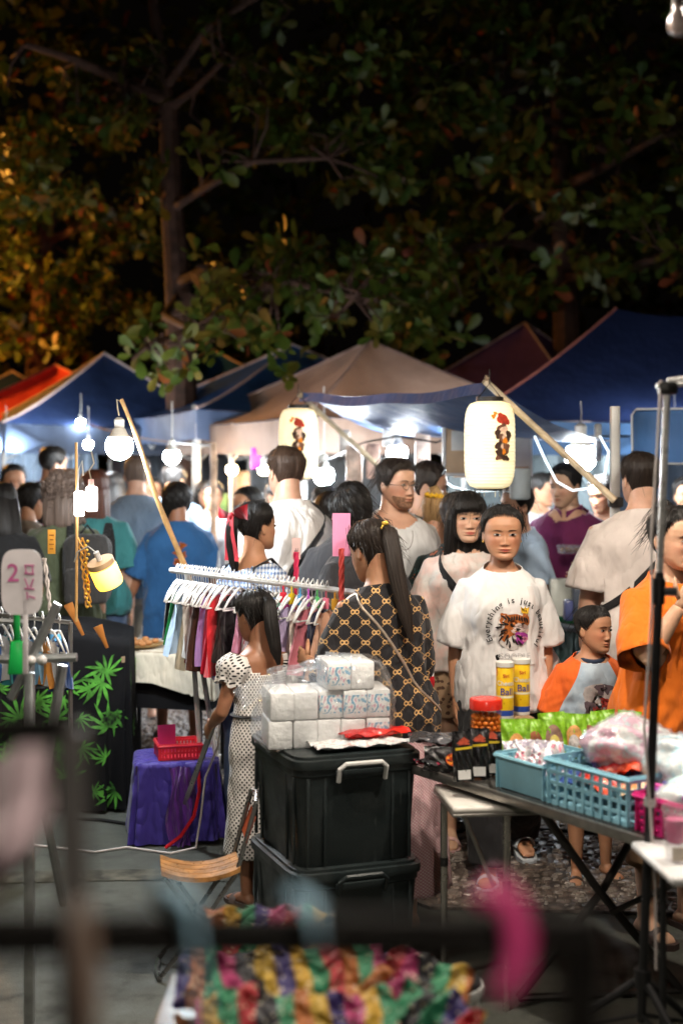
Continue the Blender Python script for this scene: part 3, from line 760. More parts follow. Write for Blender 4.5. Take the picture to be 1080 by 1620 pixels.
def hair_parts(style, h, r, length=.4, wide=1.0, fine=False):
    """list of (verts, faces, huv) in head coordinates (metres, chin at z=0)"""
    out = []; nu = 84; zs = np.concatenate([np.linspace(0,.9,46), np.linspace(.915,1.0,9)])
    T, Zz, x, y = head_arrays(nu, zs, wide); a = np.abs(np.arctan2(np.sin(T), np.cos(T)))
    base = {'short':'short', 'fade':'fade', 'bangs':'bangs', 'bob':'bangs', 'curly':'long'}.get(style, 'long')
    hl = hairline(base, a) + .006*np.sin(T*5+1)+.004*np.sin(T*11)
    mk = sm(-.02, .14 if style in ('pony', 'bun') else .085, Zz-hl)
    top = {'short':.075, 'fade':.035, 'bangs':.055, 'curly':.16, 'pony':.060, 'bun':.055, 'long':.05, 'bob':.07}.get(style, .04)
    side = {'short':.034, 'fade':.010, 'bangs':.05, 'curly':.15, 'pony':.022, 'bun':.028, 'long':.045, 'bob':.07}.get(style, .03)
    th_ = side+(top-side)*sm(.55, .85, Zz)
    if style == 'curly': th_ = th_*(1+.35*np.sin(T*7+Zz*19)*np.sin(T*11-Zz*23))
    elif style in ('short', 'bob'): th_ = th_*(1+.22*np.sin(T*9+Zz*8)*np.sin(Zz*25+T*3)) 
    else: th_ = th_*(1+.12*np.sin(T*13+Zz*5))
    off = th_*mk - .016*(1-mk)
    nx, ny = np.sin(T), -np.cos(T); up = sm(.6, 1.0, Zz)
    V = np.stack([(x+nx*off*(1-.45*up))*h, (y+ny*off*(1-.45*up))*h, (Zz+off*up*.9)*h], -1).reshape(-1, 3)
    out.append((V, grid_faces(nu, len(zs)), np.stack([T/(2*PI), Zz*.25, 0*T], -1).reshape(-1, 3)))
    ms = MB(); muv = []
    if fine:          # strands combed over the cap
        for q in range(420 if style != 'fade' else 160):
            t0 = r.uniform(-PI, PI); zb = float(hairline(base, np.array(abs(t0)))); pts = []; dr = r.normal()*.10; z0_ = r.uniform(.80, .985)
            if zb > z0_-.08: continue
            for i in range(7):
                zq = z0_+(max(zb, .04)+.02-z0_)*(i/6)*r.uniform(.96, 1.0); tq = t0+dr*i/6
                xx, yy = head_pos(np.array(tq), np.array(zq), False, wide); o = (side+(top-side)*float(sm(.55, .85, np.array(zq))))*(1.02+.10*math.sin(q))*float(sm(-.02, .085, np.array(zq-zb)))+.002; uq = float(sm(.6, 1.0, np.array(zq)))
                pts.append(np.array([xx+math.sin(tq)*o*(1-.45*uq), yy-math.cos(tq)*o*(1-.45*uq), zq+o*uq*.9])*h)
            n0 = len(ms.v); ms.tube(pts, [.0008, .0014, .0015, .0015, .0014, .0012, .0005], 3, cap=False); muv.extend([(.011*q, .1, 0)]*(len(ms.v)-n0))
    def loft(pts, rad, flat=.6, n=18, seed=0, rag=.06):
        mb = MB(); rs = []; uv = []; m_ = len(pts)
        for i, p in enumerate(pts):
            t = (Vector(pts[min(i+1, m_-1)])-Vector(pts[max(i-1, 0)])).normalized(); u = Vector((1,0,0)); u = (u-t*u.dot(t)).normalized(); w_ = t.cross(u)
            ring = []
            for j in range(n):
                q = 2*PI*j/n; k = 1+rag*math.sin(5*q+seed+i*.35)+rag*.7*math.sin(9*q+i*.5+seed*2)
                ring.append(Vector(p)+(u*math.cos(q)+w_*math.sin(q)*flat)*rad[i]*k); uv.append((j/n*.5, i/m_*.3, 0))
            rs.append(ring)
        if fine:      # single strands lying on the lock
            for q in range(110):
                a0 = r.uniform(0, 2*PI); dr = r.uniform(-.5, .5); sp = []; i0 = int(r.integers(0, 2)); i1 = m_-1-int(r.integers(0, 2))
                for i in range(i0, i1+1):
                    t = (Vector(pts[min(i+1, m_-1)])-Vector(pts[max(i-1, 0)])).normalized(); u = Vector((1,0,0)); u = (u-t*u.dot(t)).normalized(); w_ = t.cross(u); aa = a0+dr*i/m_
                    kq = 1+rag*math.sin(5*aa+seed+i*.35)+rag*.7*math.sin(9*aa+i*.5+seed*2)
                    sp.append(Vector(pts[i])+(u*math.cos(aa)+w_*math.sin(aa)*flat)*rad[i]*kq*(1.01+.03*r.uniform()))
                if len(sp) > 2:
                    n0 = len(ms.v); ms.tube(sp, .0014, 3, cap=False); muv.extend([(.017*q, .1, 0)]*(len(ms.v)-n0))
        mb.rings(rs); out.append((np.array([tuple(p) for p in mb.v]), mb.f, np.array(uv)))
    if style == 'pony':
        s0 = np.array([0, .40*h, .74*h]); L = length
        pts = [tuple(s0+np.array([0, .0, -.02*h])), tuple(s0+np.array([0, .09*h, .02*h])), tuple(s0+np.array([.0, .20*h, -.06*h])), tuple(s0+np.array([.01, .23*h, -.25*h])), tuple(s0+np.array([.012, .21*h, -.25*h-L*.35])), tuple(s0+np.array([.006, .17*h, -.25*h-L*.75])), tuple(s0+np.array([0, .15*h, -.25*h-L]))]
        loft(pts, [.05*h, .080*h, .13*h, .155*h, .155*h, .12*h, .03*h], .6, 20, r.uniform(0, 6))
    if style in ('long', 'bangs', 'curly'):
        L = length
        pts = [(0, .10*h, .80*h), (0, .13*h, .45*h), (0, .15*h, .10*h), (0, .16*h, -.15*h-L*.2), (0, .15*h, -.2*h-L*.6), (0, .13*h, -.2*h-L)]
        kk = 1.15 if style == 'curly' else 1.0
        loft(pts, [.30*h*kk, .405*h*kk, .42*h*kk, .42*h*kk, .38*h*kk, .2*h], .82, 30, r.uniform(0, 6), .10 if style == 'curly' else .04)
        if style == 'bangs':
            for s in (-1, 1): loft([(s*.30*h, -.12*h, .70*h), (s*.345*h, -.15*h, .45*h), (s*.36*h, -.14*h, .15*h), (s*.37*h, -.10*h, -.15*h), (s*.36*h, -.06*h, -.2*h-L*.5), (s*.30*h, -.02*h, -.2*h-L*.9)], [.07*h, .10*h, .11*h, .12*h, .11*h, .03*h], .9, 14, s)
    if style == 'bob': pass
    if style == 'bun':
        c = np.array([.0, .30*h, .98*h]); mb = MB(); mb.ball(c, .17*h, 18, 12); V = np.array(mb.v)
        dv = V-c; V = c+dv*(1+.14*np.sin(dv[:, 0]*150)*np.sin(dv[:, 2]*130+1)+.10*np.sin(dv[:, 1]*190))[:, None]
        out.append((V, mb.f, np.stack([dv[:, 0]*3, dv[:, 2]*3, dv[:, 1]], -1)))
    if style == 'curly':
        mb = MB(); uv = []
        for i in range(420):
            t0 = r.uniform(-PI, PI); zz0 = r.uniform(-.25, 1.08)
            if abs(t0) < 1.0 and zz0 < .8: continue
            xx, yy = head_pos(np.array(t0), np.array(min(max(zz0, .35), .93)), False, wide); c = np.array([xx*1.45, yy*1.40+.02, zz0+.06])*h; n0 = len(mb.v)
            a0 = r.uniform(0, 6.28); rr = r.uniform(.04, .075)*h; u_ = r.normal(size=3); u_ /= np.linalg.norm(u_); v_ = np.cross(u_, r.normal(size=3)); v_ /= np.linalg.norm(v_)
            mb.tube([c+u_*rr*math.cos(a0+q*1.0)+v_*rr*math.sin(a0+q*1.0)+np.array([0, 0, -.012*q*h]) for q in range(6)], [.010*h, .022*h, .024*h, .024*h, .02*h, .008*h], 5); uv += [(.02*i, .2+.01*q, 0) for q in range(len(mb.v)-n0)]
        out.append((np.array([tuple(p) for p in mb.v]), mb.f, np.array(uv)))
    if ms.v: out.append((np.array([tuple(p) for p in ms.v]), ms.f, np.array(muv)))
    # fine hairs soften the hairline: they lie on the skin and run back into the hair
    mb = MB(); uv = []; NH = 150 if fine else 0
    for i in range(NH):
        t0 = -1.9+3.8*(i+r.uniform(0, 1))/NH; zb = float(hairline(base, np.array(abs(t0)))); down = base == 'bangs'
        pts = []
        for q in range(5):
            zq = zb-.035+r.uniform(0, .02)+q*.05; tq = t0*(1+.045*q)
            xx, yy = head_pos(np.array(tq), np.array(min(zq, .97)), False, wide); o = .004+.010*q
            pts.append(np.array([xx+math.sin(tq)*o, yy-math.cos(tq)*o, zq+.01*q])*h)
        n0 = len(mb.v); mb.tube(pts, [.0006, .0012, .0016, .002, .001], 3, cap=False); uv += [(.013*i, .1, 0)]*(len(mb.v)-n0)
    if mb.v: out.append((np.array([tuple(p) for p in mb.v]), mb.f, np.array(uv)))
    # loose strands break the outline
    mb = MB(); uv = []
    for i in range((190 if fine else 70) if style != 'fade' else 14):
        t0 = r.uniform(-PI, PI); z0 = r.uniform(.45, .97); ta = abs(t0)
        if z0 < float(hairline(base, np.array(ta)))+.06: continue
        xx, yy = head_pos(np.array(t0), np.array(z0), False, wide); o = .02+r.uniform(0, .03)+ (top if z0 > .8 else side)
        p = np.array([xx*(1+o*2), yy*(1+o*2), z0+o*(1 if z0 > .8 else .3)])*h
        d_ = np.array([math.sin(t0)*.25, -math.cos(t0)*.25+.3, -.8])*h*r.uniform(.2, .5)
        n0 = len(mb.v); mb.tube([p-d_*.15, p+d_*.4+r.normal(size=3)*.004, p+d_+r.normal(size=3)*.008], [.0012,.0010,.0004], 3, cap=False); uv += [(.1*i, .2, 0)]*(len(mb.v)-n0)
    if mb.v: out.append((np.array([tuple(p) for p in mb.v]), mb.f, np.array(uv)))
    return out

# ---------- torso tables at stature 1.70: z, half width, front, back
TM = np.array([[.78,.150,.095,.10],[.86,.168,.105,.125],[.95,.168,.105,.12],[1.04,.160,.108,.10],[1.12,.162,.112,.098],[1.22,.178,.122,.11],[1.30,.190,.122,.118],[1.36,.178,.104,.115],[1.395,.142,.080,.100],[1.425,.098,.062,.082],[1.455,.066,.056,.066],[1.50,.058,.055,.058],[1.57,.056,.05,.055]])
TF = np.array([[.78,.155,.095,.105],[.86,.182,.105,.135],[.95,.176,.105,.125],[1.04,.150,.100,.095],[1.12,.145,.104,.090],[1.22,.158,.142,.10],[1.28,.163,.138,.105],[1.34,.155,.105,.105],[1.378,.124,.075,.092],[1.410,.082,.056,.075],[1.445,.055,.050,.060],[1.50,.050,.050,.052],[1.57,.050,.046,.05]])
def ring_pts(z, hw, f, b, n=28, e=2.35, cx=0., cy=0.):
    t = np.linspace(0, 2*PI, n, endpoint=False); ex = 2/e
    c, s = np.cos(t), np.sin(t)
    x = hw*np.sign(c)*np.abs(c)**ex; y = np.where(s < 0, f, b)*np.sign(s)*np.abs(s)**ex
    return np.stack([x+cx, y+cy, np.full(n, z)], -1)
def hand(mb, wrist, d, palm, k, curl=.35, side=1):
    """palm, four fingers of unequal length and a thumb; d along the hand, palm = way the palm faces"""
    d = Vector(d).normalized(); pn = Vector(palm); pn = (pn-d*pn.dot(d)).normalized(); a = d.cross(pn)*side
    W = Vector(wrist); rs = []
    for t, hw, th in [(-.02,.024,.019), (.012,.028,.017), (.045,.040,.016), (.075,.043,.014), (.098,.038,.010)]:
        rs.append([W+d*t*k+(a*math.cos(q)*hw+pn*math.sin(q)*th)*k for q in [2*PI*j/12 for j in range(12)]])
    mb.rings(rs)
    for off, L, r_ in [(-.030,.058,.0075), (-.010,.072,.0085), (.011,.078,.0088), (.031,.070,.0085)]:
        p = W+d*.090*k+a*off*k; pts = [p-d*.012*k, p]; ang = curl*.6
        for seg in (.45, .32, .23):
            dd = d*math.cos(ang)+pn*math.sin(ang); p = p+dd*L*seg*k; pts.append(p); ang += curl
        mb.tube(pts, [r_*k*1.0, r_*k*1.05, r_*k, r_*k*.92, r_*k*.55], 8)
    p = W+d*.022*k+a*.026*k; dd = (a*.75+d*.7+pn*.25).normalized(); pts = [p]
    for seg, tw in ((.036, .0), (.032, .35), (.026, .5)):
        q = (dd+(d*.8+pn*.4)*tw).normalized(); p = p+q*seg*k; pts.append(p)
    mb.tube(pts, [.013*k, .0115*k, .0098*k, .006*k], 8)

BODIES = {}
class Person: pass
def person(label, px, d, H, rot, skin='tan', sex='f', heavy=1.0, hair=('long', 'black', .3), top=None, bottom=None, arms=None, lean=0., head=(0,0,0),
           headk=1.0, lod=1.0, legs=None, shoes=(.03,.03,.03), hands=True, x=None, wide=1.0, curl=.35, group='people in the market crowd', palms=None, facewear=True):
    r = np.random.default_rng(abs(hash(label)) % 99999 if False else sum(ord(c)*(i+3) for i, c in enumerate(label)) % 99991)
    k = H/(1.465+.235*headk); h = .235*k*headk; FEM[0] = 1.0 if sex == 'f' else (.5 if H < 1.3 else 0.)
    t = thing('person', label, 'person', (X(px, d) if x is None else x, d, 0), rot, group)
    S = Person(); S.root = t; S.k = k; S.h = h
    tab = (TM if sex == 'm' else TF).copy()
    hv = np.interp(tab[:, 0], [.78, .95, 1.08, 1.3, 1.4], [heavy, heavy, heavy*1.02, heavy, 1])
    tab[:, 1] *= hv; tab[:, 2] *= hv**1.3; tab[:, 3] *= hv**1.1
    zp = .95*k
    def bend(p):
        p = np.asarray(p, float); q = np.atleast_2d(p).copy(); a = lean*sm(.88, 1.2, q[:, 2]/k)
        y, z = q[:, 1].copy(), q[:, 2]-zp
        up = q[:, 2] > .7*k
        q[:, 1] = np.where(up, y*np.cos(a)-z*np.sin(a), y); q[:, 2] = np.where(up, zp+z*np.cos(a)+y*np.sin(a), q[:, 2])
        return q if p.ndim == 2 else q[0]
    S.bend = bend
    body = MB()
    body.rings([bend(ring_pts(z*k, w_*k, f*k, b*k)) for z, w_, f, b in tab])
    shx = (.178 if sex == 'm' else .158)*(heavy**.5)
    A = {}
    arms = arms or {}; palms = palms or {}
    for s, nm in ((-1, 'r'), (1, 'l')):
        el, wr = arms.get(nm, ((s*.055, .02, -.275), (s*.005, -.055, -.235)))
        sh = bend(np.array([s*shx*k, .005*k, 1.335*k])); e = sh+np.array(el)*k; w_ = e+np.array(wr)*k
        A[nm] = (sh, e, w_); inn = bend(np.array([s*(shx-.06)*k, .005*k, 1.338*k])); hk = (heavy**.6)*k
        up1 = sh+(e-sh)*.35; f1 = e+(w_-e)*.3
        body.tube([inn, sh, up1, e+(sh-e)*.12, e, f1, e+(w_-e)*.7, w_], [.05*hk, .058*hk, .050*hk, .041*hk, .040*hk, .042*hk, .032*hk, .026*k], 14)
    L = {}
    legs = legs or {}
    for s, nm in ((-1, 'r'), (1, 'l')):
        hip = np.array([s*.092*k, .005*k, .86*k]); kn, an, toe = legs.get(nm, ((s*.10, -.012, .47), (s*.105, .02, .075), None))
        kn = np.array(kn)*k; an = np.array(an)*k; hk = heavy**.7*k; L[nm] = (hip, kn, an)
        cf = kn+(an-kn)*.33+np.array([0, .018*k, 0])
        body.tube([hip, hip+(kn-hip)*.4, kn+(hip-kn)*.15, kn, cf, kn+(an-kn)*.75, an], [.092*hk, .078*hk, .058*hk, .052*hk, .055*hk, .040*hk, .034*k], 14)
        td = np.array(toe) if toe is not None else np.array([s*.10, -1., 0.]); td = td/np.linalg.norm(td[:2])
        fz = max(an[2]-.055*k, .012*k); S_ = []
        for q, hw, hh, zz in [(-.060,.022,.018,.020), (-.035,.032,.032,.032), (.02,.034,.038,.040), (.08,.040,.026,.027), (.13,.043,.018,.019), (.165,.030,.012,.013)]:
            cc = np.array([an[0], an[1], 0])+td*q*k; cc[2] = fz-.010*k+zz*k + (toe[2]*q*k if toe is not None and len(toe) > 2 else 0)
            sd = np.array([-td[1], td[0], 0])
            S_.append([cc+sd*math.cos(u)*hw*k+np.array([0, 0, 1])*math.sin(u)*hh*k for u in [2*PI*j/14 for j in range(14)]])
        body.rings(S_)
        S.__dict__['foot_'+nm] = (an, td, fz)
    S.arms = A; S.legs = L
    V, Fc, _ = fuse(body, .0125*lod*k, 5)
    faces = [tuple(int(i) for i in f) for f in Fc]; V = [V]; tint = [np.ones((len(V[0]), 4))]; nv = len(V[0])
    # head
    nu = 76; T, Zz, x_, y_ = head_arrays(nu, HZS, wide); hp = np.stack([x_*h, y_*h, Zz*h], -1).reshape(-1, 3)
    piv = bend(np.array([0, -.004*k, 1.50*k]))
    HM = Matrix.Translation(piv) @ Matrix.Rotation(head[0], 4, 'Z') @ Matrix.Rotation(head[1]+lean*.6, 4, 'X') @ Matrix.Rotation(head[2], 4, 'Y') @ Matrix.Translation((0, -.012*k, -.035*k*headk))
    S.HM = HM; HMn = np.array(HM)
    def hx(p): p = np.atleast_2d(np.asarray(p, float)); return p @ HMn[:3, :3].T + HMn[:3, 3]
    S.hx = hx
    V.append(hx(hp)); faces += [tuple(i+nv for i in f) for f in grid_faces(nu, len(HZS))]; nv += len(hp)
    tz, tx = Zz.reshape(-1), x_.reshape(-1); frn = (np.cos(T) > .2).reshape(-1)
    tzl = tz-.07*np.abs(tx)*FEM[0]; lip = frn*np.clip(gauss(tzl-.205, .026)*1.5*(np.abs(tx) < .125*(1-2.2*np.abs(tzl-.205)/.08)), 0, 1)
    cheek = frn*gauss(np.abs(tx)-.2, .09)*gauss(tz-.37, .08)
    ti = np.ones((len(hp), 4)); red = np.array([.95, .36, .38, 1]) if sex == 'f' else np.array([.88, .60, .58, 1])
    ti = ti*(1-lip[:, None])+red*lip[:, None]; ti[:, 1:3] *= (1-.16*cheek)[:, None]
    shade = frn*(gauss(tz-.205, .006)*(np.abs(tx) < .10))*.55 + frn*gauss(np.abs(tx)-.032, .012)*gauss(tz-.298, .010)*.7
    ti[:, :3] *= (1-np.clip(shade, 0, .8))[:, None]
    tint.append(ti)
    ears = MB()
    for s in (-1, 1):
        rs = []
        for i, (q, sz) in enumerate([(-.012,.55), (.0,.95), (.018,1.0), (.030,.80), (.024,.45)]):
            rs.append([hx([(s*(.318*wide+q+.018*math.cos(u)*.4)*h, (.045+.058*math.cos(u)*sz+.02*math.sin(u))*h, (.435+.105*math.sin(u)*sz-.012*(math.cos(u)))*h)])[0] for u in [2*PI*j/16 for j in range(16)]])
        ears.rings(rs)
    if hands:
        for s, nm in ((-1, 'r'), (1, 'l')):
            sh, e, w_ = A[nm]; dv = w_-e; dv = dv/np.linalg.norm(dv)
            pal = palms.get(nm, (-s, .15, -.1)); sd = -1 if s > 0 else 1
            dd, cu = dv, curl
            hand(ears, w_+dv*.005, dd, pal, k*(.95 if sex == 'm' else .88), cu, palms.get(nm+'side', sd))
    ev = np.array([tuple(p) for p in ears.v]); V.append(ev); faces += [tuple(i+nv for i in f) for f in ears.f]; nv += len(ev); tint.append(np.ones((len(ev), 4)))
    V = np.concatenate(V); tint = np.concatenate(tint)
    me = bpy.data.meshes.new('body'); me.from_pydata(V.tolist(), [], faces); me.polygons.foreach_set('use_smooth', [True]*len(faces))
    at = me.color_attributes.new('tint', 'FLOAT_COLOR', 'POINT'); at.data.foreach_set('color', tint.astype(np.float32).ravel())
    me.materials.append(m_skin(skin)); me.update(); S.body = link('body', me, t)
    # eyes, brows
    def yf(ex, ez):     # face surface depth at ex,ez
        th = np.linspace(-1.2, 1.2, 160); xx, yy = head_pos(th, np.full(160, ez), True, wide); i = int(np.argmin(np.abs(xx-ex))); return yy[i]
    if facewear:
        white = mat('eye_white', (.50,.46,.43), .25, var=.05); iris = mat('iris_dark', (.018,.010,.007), .12, var=.2); lash = mat('lash_black', (.010,.008,.007), .6)
        hm = m_hair(hair[1])
        for s in (-1, 1):
            mb = MB(); N, Mv = 24, 10
            for j in range(Mv+1):
                for i in range(N+1):
                    u, v = -1+2*i/N, -1+2*j/Mv
                    ex = s*.137*wide+u*(.070+.008*FEM[0]); ez = .503+v*(1+.18*FEM[0])*(.026 if v > 0 else .017)*max(0, 1-u*u)**.62+.006*u*s
                    yy = yf(s*.137*wide, .503)-.010-.016*(1-u*u)*(1-.6*v*v)
                    mb.v.append(tuple(hx([(ex*h, yy*h, ez*h)])[0]))
            for j in range(Mv):
                for i in range(N):
                    a_ = j*(N+1)+i; u, v = -1+2*(i+.5)/N, -1+2*(j+.5)/Mv
                    dx, dz = u*.070+.0*s, v*.026
                    mi = 2 if j >= Mv-2 or (abs(u) > .93) else (1 if dx*dx+dz*dz < .030**2 else 0)
                    mb.f.append((a_, a_+1, a_+N+2, a_+N+1)); mb.m.append(mi)
            part('eye', mb, [white, iris, lash], S.body, sharp=0)
            mb = MB(); pts = []; rad = []
            for i in range(9):
                u = i/8; ex = s*(.055+.165*u)*wide; ez = .572+.030*math.sin(PI*(u*.75+.1))-.012*u
                pts.append(hx([(ex*h, (yf(ex, ez)-.004)*h, ez*h)])[0]); rad.append((.021 if sex == 'm' else .016)*h*(1-.75*u**2)*(.6+.4*min(1, u*5)))
            part('eyebrow', MB().tube(pts, rad, 6, flat=.45), mat('brow_hair', (.022,.014,.010), .7), S.body)
    # hair
    vs, fs, uv = [], [], []; n0 = 0
    for a_, f_, u_ in hair_parts(hair[0], h, r, (hair[2] if len(hair) > 2 else .3)*k, wide, lod < .9):
        vs.append(hx(a_)); fs += [tuple(int(i)+n0 for i in f) for f in f_]; uv.append(u_); n0 += len(a_)
    vs = np.concatenate(vs); uv = np.concatenate(uv)
    me = bpy.data.meshes.new('hair'); me.from_pydata(vs.tolist(), [], fs); me.polygons.foreach_set('use_smooth', [True]*len(fs))
    at = me.attributes.new('huv', 'FLOAT_VECTOR', 'POINT'); at.data.foreach_set('vector', uv.astype(np.float32).ravel())
    me.materials.append(m_hair(hair[1])); me.update(); S.hair = link('hair', me, t)
    S.tab = tab
    # clothes
    def garment(name, mb, matl, voxel, cuts, wr=.008, seed=0, smooth=6, stretch=(1, 1, .45)):
        V, Fc, N_ = fuse(mb, voxel, smooth)
        zz = V[:, 2]/k
        sg = np.sign(V[:, 0])*np.minimum(1, np.abs(V[:, 0])/(.05*k))
        Q1 = np.stack([V[:, 0], V[:, 1], V[:, 2]*.22], -1); Q2 = np.stack([V[:, 0]*.9+V[:, 2]*.55*sg, V[:, 1]*.9, V[:, 2]*.20], -1); Q3 = np.stack([V[:, 0]*.35, V[:, 1]*.35, V[:, 2]+.5*np.abs(V[:, 0])], -1)
        disp = (.5-np.abs(wave_noise(Q1, 17/k, seed, 4)))*.85 + (.45-np.abs(wave_noise(Q2, 27/k, seed+2, 4)))*.55 + (.4-np.abs(wave_noise(Q3, 26/k, seed+1, 3)))*.38
        disp = disp*(.45+.75*(1-sm(1.12, 1.34, zz)))
        V = V+N_*(disp*wr*k)[:, None]
        drop = np.zeros(len(V), bool); snaps = []
        for cut in cuts:
            dr, snap = cut(V); drop |= dr; snaps.append((dr, snap))
        keep_f = [tuple(int(i) for i in f) for f in Fc if not drop[f].any()]
        bnd = set()
        for f in Fc:
            q = drop[f]
            if q.any(): bnd.update(int(i) for i, d_ in zip(f, q) if not d_)
        bnd = np.array(sorted(bnd), int)
        for dr, snap in snaps:
            if len(bnd): V = snap(V, bnd)
        used = np.zeros(len(V), bool)
        for f in keep_f: used[list(f)] = True
        idx = np.cumsum(used)-1; V2 = V[used]; keep_f = [tuple(int(idx[i]) for i in f) for f in keep_f]
        me = bpy.data.meshes.new(name); me.from_pydata(V2.tolist(), [], keep_f); me.polygons.foreach_set('use_smooth', [True]*len(keep_f)); me.materials.append(matl); me.update()
        o = link(name, me, t)
        so = o.modifiers.new('thickness', 'SOLIDIFY'); so.thickness = .003; so.offset = 1
        S.__dict__.setdefault('bvh', {})[name] = BVHTree.FromPolygons([Vector(p) for p in V2], keep_f)
        return o
    S.garment = garment
    def cut_below(z0):
        def c(V):
            dr = V[:, 2] < z0
            def snap(V, b):
                q = V.copy(); m_ = b[np.abs(V[b, 2]-z0) < .03*k]; q[m_, 2] = z0+.004*np.sin(V[m_, 0]*40)*k; return q
            return dr, snap
        return c
    def cut_plane_above(z0, slope, nr_=.115):     # z > z0+slope*y removed (in unbent coordinates near the neck)
        def c(V):
            pv = bend(np.array([0, 0, z0])); a = lean
            nrm_ = np.array([0, -math.sin(a)-slope*math.cos(a), math.cos(a)-slope*math.sin(a)]); nrm_ /= np.linalg.norm(nrm_)
            dist = (V-pv) @ nrm_; U = V-pv; rr = np.sqrt(U[:, 0]**2+U[:, 1]**2); cen = rr < nr_*k
            dr = (dist > 0) & cen
            def snap(V, b):
                q = V.copy(); m_ = b[(np.abs(((V[b]-pv) @ nrm_)) < .03*k) & (rr[b] < nr_*1.25*k)]; q[m_] -= ((q[m_]-pv) @ nrm_)[:, None]*nrm_; return q
            return dr, snap
        return c
    TB = [None]
    def outside(V):
        if TB[0] is None: return np.ones(len(V), bool)
        return np.array([TB[0].find_nearest(Vector(p))[3] > .024*k for p in V], bool)
    def cut_sleeve(a, b, L_, R_):
        ax = (b-a)/np.linalg.norm(b-a)
        def c(V):
            q = (V-a); s_ = q @ ax; rad = np.linalg.norm(q-s_[:, None]*ax, axis=1)
            dr = (s_ > L_) & (rad < R_) & (s_ < L_+.10*k)
            ii = np.nonzero(dr)[0]
            if len(ii): dr[ii] = outside(V[ii])
            def snap(V, bb):
                z = V.copy(); q = V[bb]-a; s2 = q @ ax; rad = np.linalg.norm(q-s2[:, None]*ax, axis=1); m_ = bb[(np.abs(s2-L_) < .035*k) & (rad < R_) & outside(V[bb])]
                z[m_] -= (((V[m_]-a) @ ax)-L_)[:, None]*ax; return z
            return dr, snap
        return c
    S.cut_below, S.cut_sleeve = cut_below, cut_sleeve
    if top:
        o_ = top.get('loose', .022); hem = top.get('hem', .80); sl = top.get('sleeve', .75); neck = top.get('neck', 1.43); nslope = top.get('nslope', .30); flare = top.get('flare', 0.)
        mb = MB(); rs = []
        zz = [hem-.05, hem] + [z for z in np.arange(hem+.06, 1.30, .07)] + [1.30, 1.345, 1.385, 1.41, 1.435, 1.47, 1.51]
        chest = np.interp(1.25, tab[:, 0], tab[:, 1])
        for z in zz:
            hw, f, b = (np.interp(z, tab[:, 0], tab[:, i]) for i in (1, 2, 3))
            up = float(sm(1.30, 1.44, z))
            q = o_*(1-up)+.010*up
            if z < 1.2: hw = max(hw, chest*.93); f = max(f, np.interp(1.2, tab[:, 0], tab[:, 2])*.88); b = max(b, np.interp(1.2, tab[:, 0], tab[:, 3])*.92)
            fl = flare*max(0, 1.2-z)+.014*float(sm(1.05, .9, z) if False else 1-sm(.9, 1.05, z))
            rs.append(bend(ring_pts(z*k, (hw+q+fl)*k, (f+q+fl)*k, (b+q+fl)*k, 30)))
        mb.rings(rs); TB[0] = BVHTree.FromPolygons([Vector(p) for p in mb.v], mb.f); cuts = [cut_below(hem*k), cut_plane_above(neck*k, nslope)]
        if sl > 0:
            for s, nm in ((-1, 'r'), (1, 'l')):
                sh, e, w_ = A[nm]; sw = top.get('sw', .030); ra = (.055*heavy**.6+sw)*k
                inn = bend(np.array([s*(shx-.075)*k, .0, 1.322*k])); r0 = (.058*heavy**.5+sw*.15)*k; s0 = sh-np.array([0, 0, .012*k])
                if sl <= 1.0:
                    ax = (e-sh)/np.linalg.norm(e-sh); Ls = np.linalg.norm(e-sh)*sl
                    mb.tube([inn, s0, s0+ax*Ls*.3, sh+ax*Ls*.65, sh+ax*Ls, sh+ax*(Ls+.05*k)], [r0, r0*1.02, r0*.55+ra*.45, ra, ra*1.03, ra*1.05], 18)
                    cuts.append(cut_sleeve(sh, e, Ls, ra*1.9))
                else:
                    ax = (w_-e)/np.linalg.norm(w_-e); Ls = np.linalg.norm(w_-e)*(sl-1)
                    mb.tube([inn, s0, s0+(e-sh)*.2, sh+(e-sh)*.6, e, e+ax*Ls, e+ax*(Ls+.05*k)], [r0, r0*1.02, r0*.6+ra*.4, ra, ra*1.02, ra*1.04, ra*1.05], 18)
                    cuts.append(cut_sleeve(e, w_, Ls, ra*1.9))
        S.top = garment(top.get('name', 'shirt'), mb, top['mat'], .0135*lod*k, cuts, top.get('wr', .013)*1.7, seed=int(r.integers(0, 9)))
    if bottom:
        kind = bottom.get('kind', 'trousers'); hem = bottom.get('hem', .08); mb = MB(); lo = bottom.get('loose', .018)
        if kind == 'skirt':
            rs = []
            for z in np.linspace(1.02, hem-.04, 14):
                hw, f, b = (np.interp(max(z, .86), tab[:, 0], tab[:, i]) for i in (1, 2, 3)); fl = bottom.get('flare', .10)*max(0, .92-z)
                rs.append(ring_pts(z*k, (hw+lo+fl)*k, (f+lo+fl)*k, (b+lo+fl)*k, 36, 2.1))
            mb.rings(rs); nm_ = 'skirt'
        else:
            rs = []
            for z in (1.02, .95, .88, .80, .76):
                hw, f, b = (np.interp(z, tab[:, 0], tab[:, i]) for i in (1, 2, 3)); rs.append(ring_pts(z*k, (hw+lo*.8)*k, (f+lo*.8)*k, (b+lo*.8)*k, 28))
            mb.rings(rs); nm_ = 'trousers' if hem < .4 else 'shorts'
            for s, nm in ((-1, 'r'), (1, 'l')):
                hip, kn, an = L[nm]; hk = heavy**.7
                mb.tube([hip+np.array([0, 0, .02]), hip+(kn-hip)*.5, kn, kn+(an-kn)*.5, an, an+(an-kn)*.15], [(.095*hk+lo)*k, (.080*hk+lo)*k, (.058*hk+lo*1.3)*k, (.054*hk+lo*1.5)*k, (.045+lo*1.5)*k, (.045+lo*1.5)*k], 16)
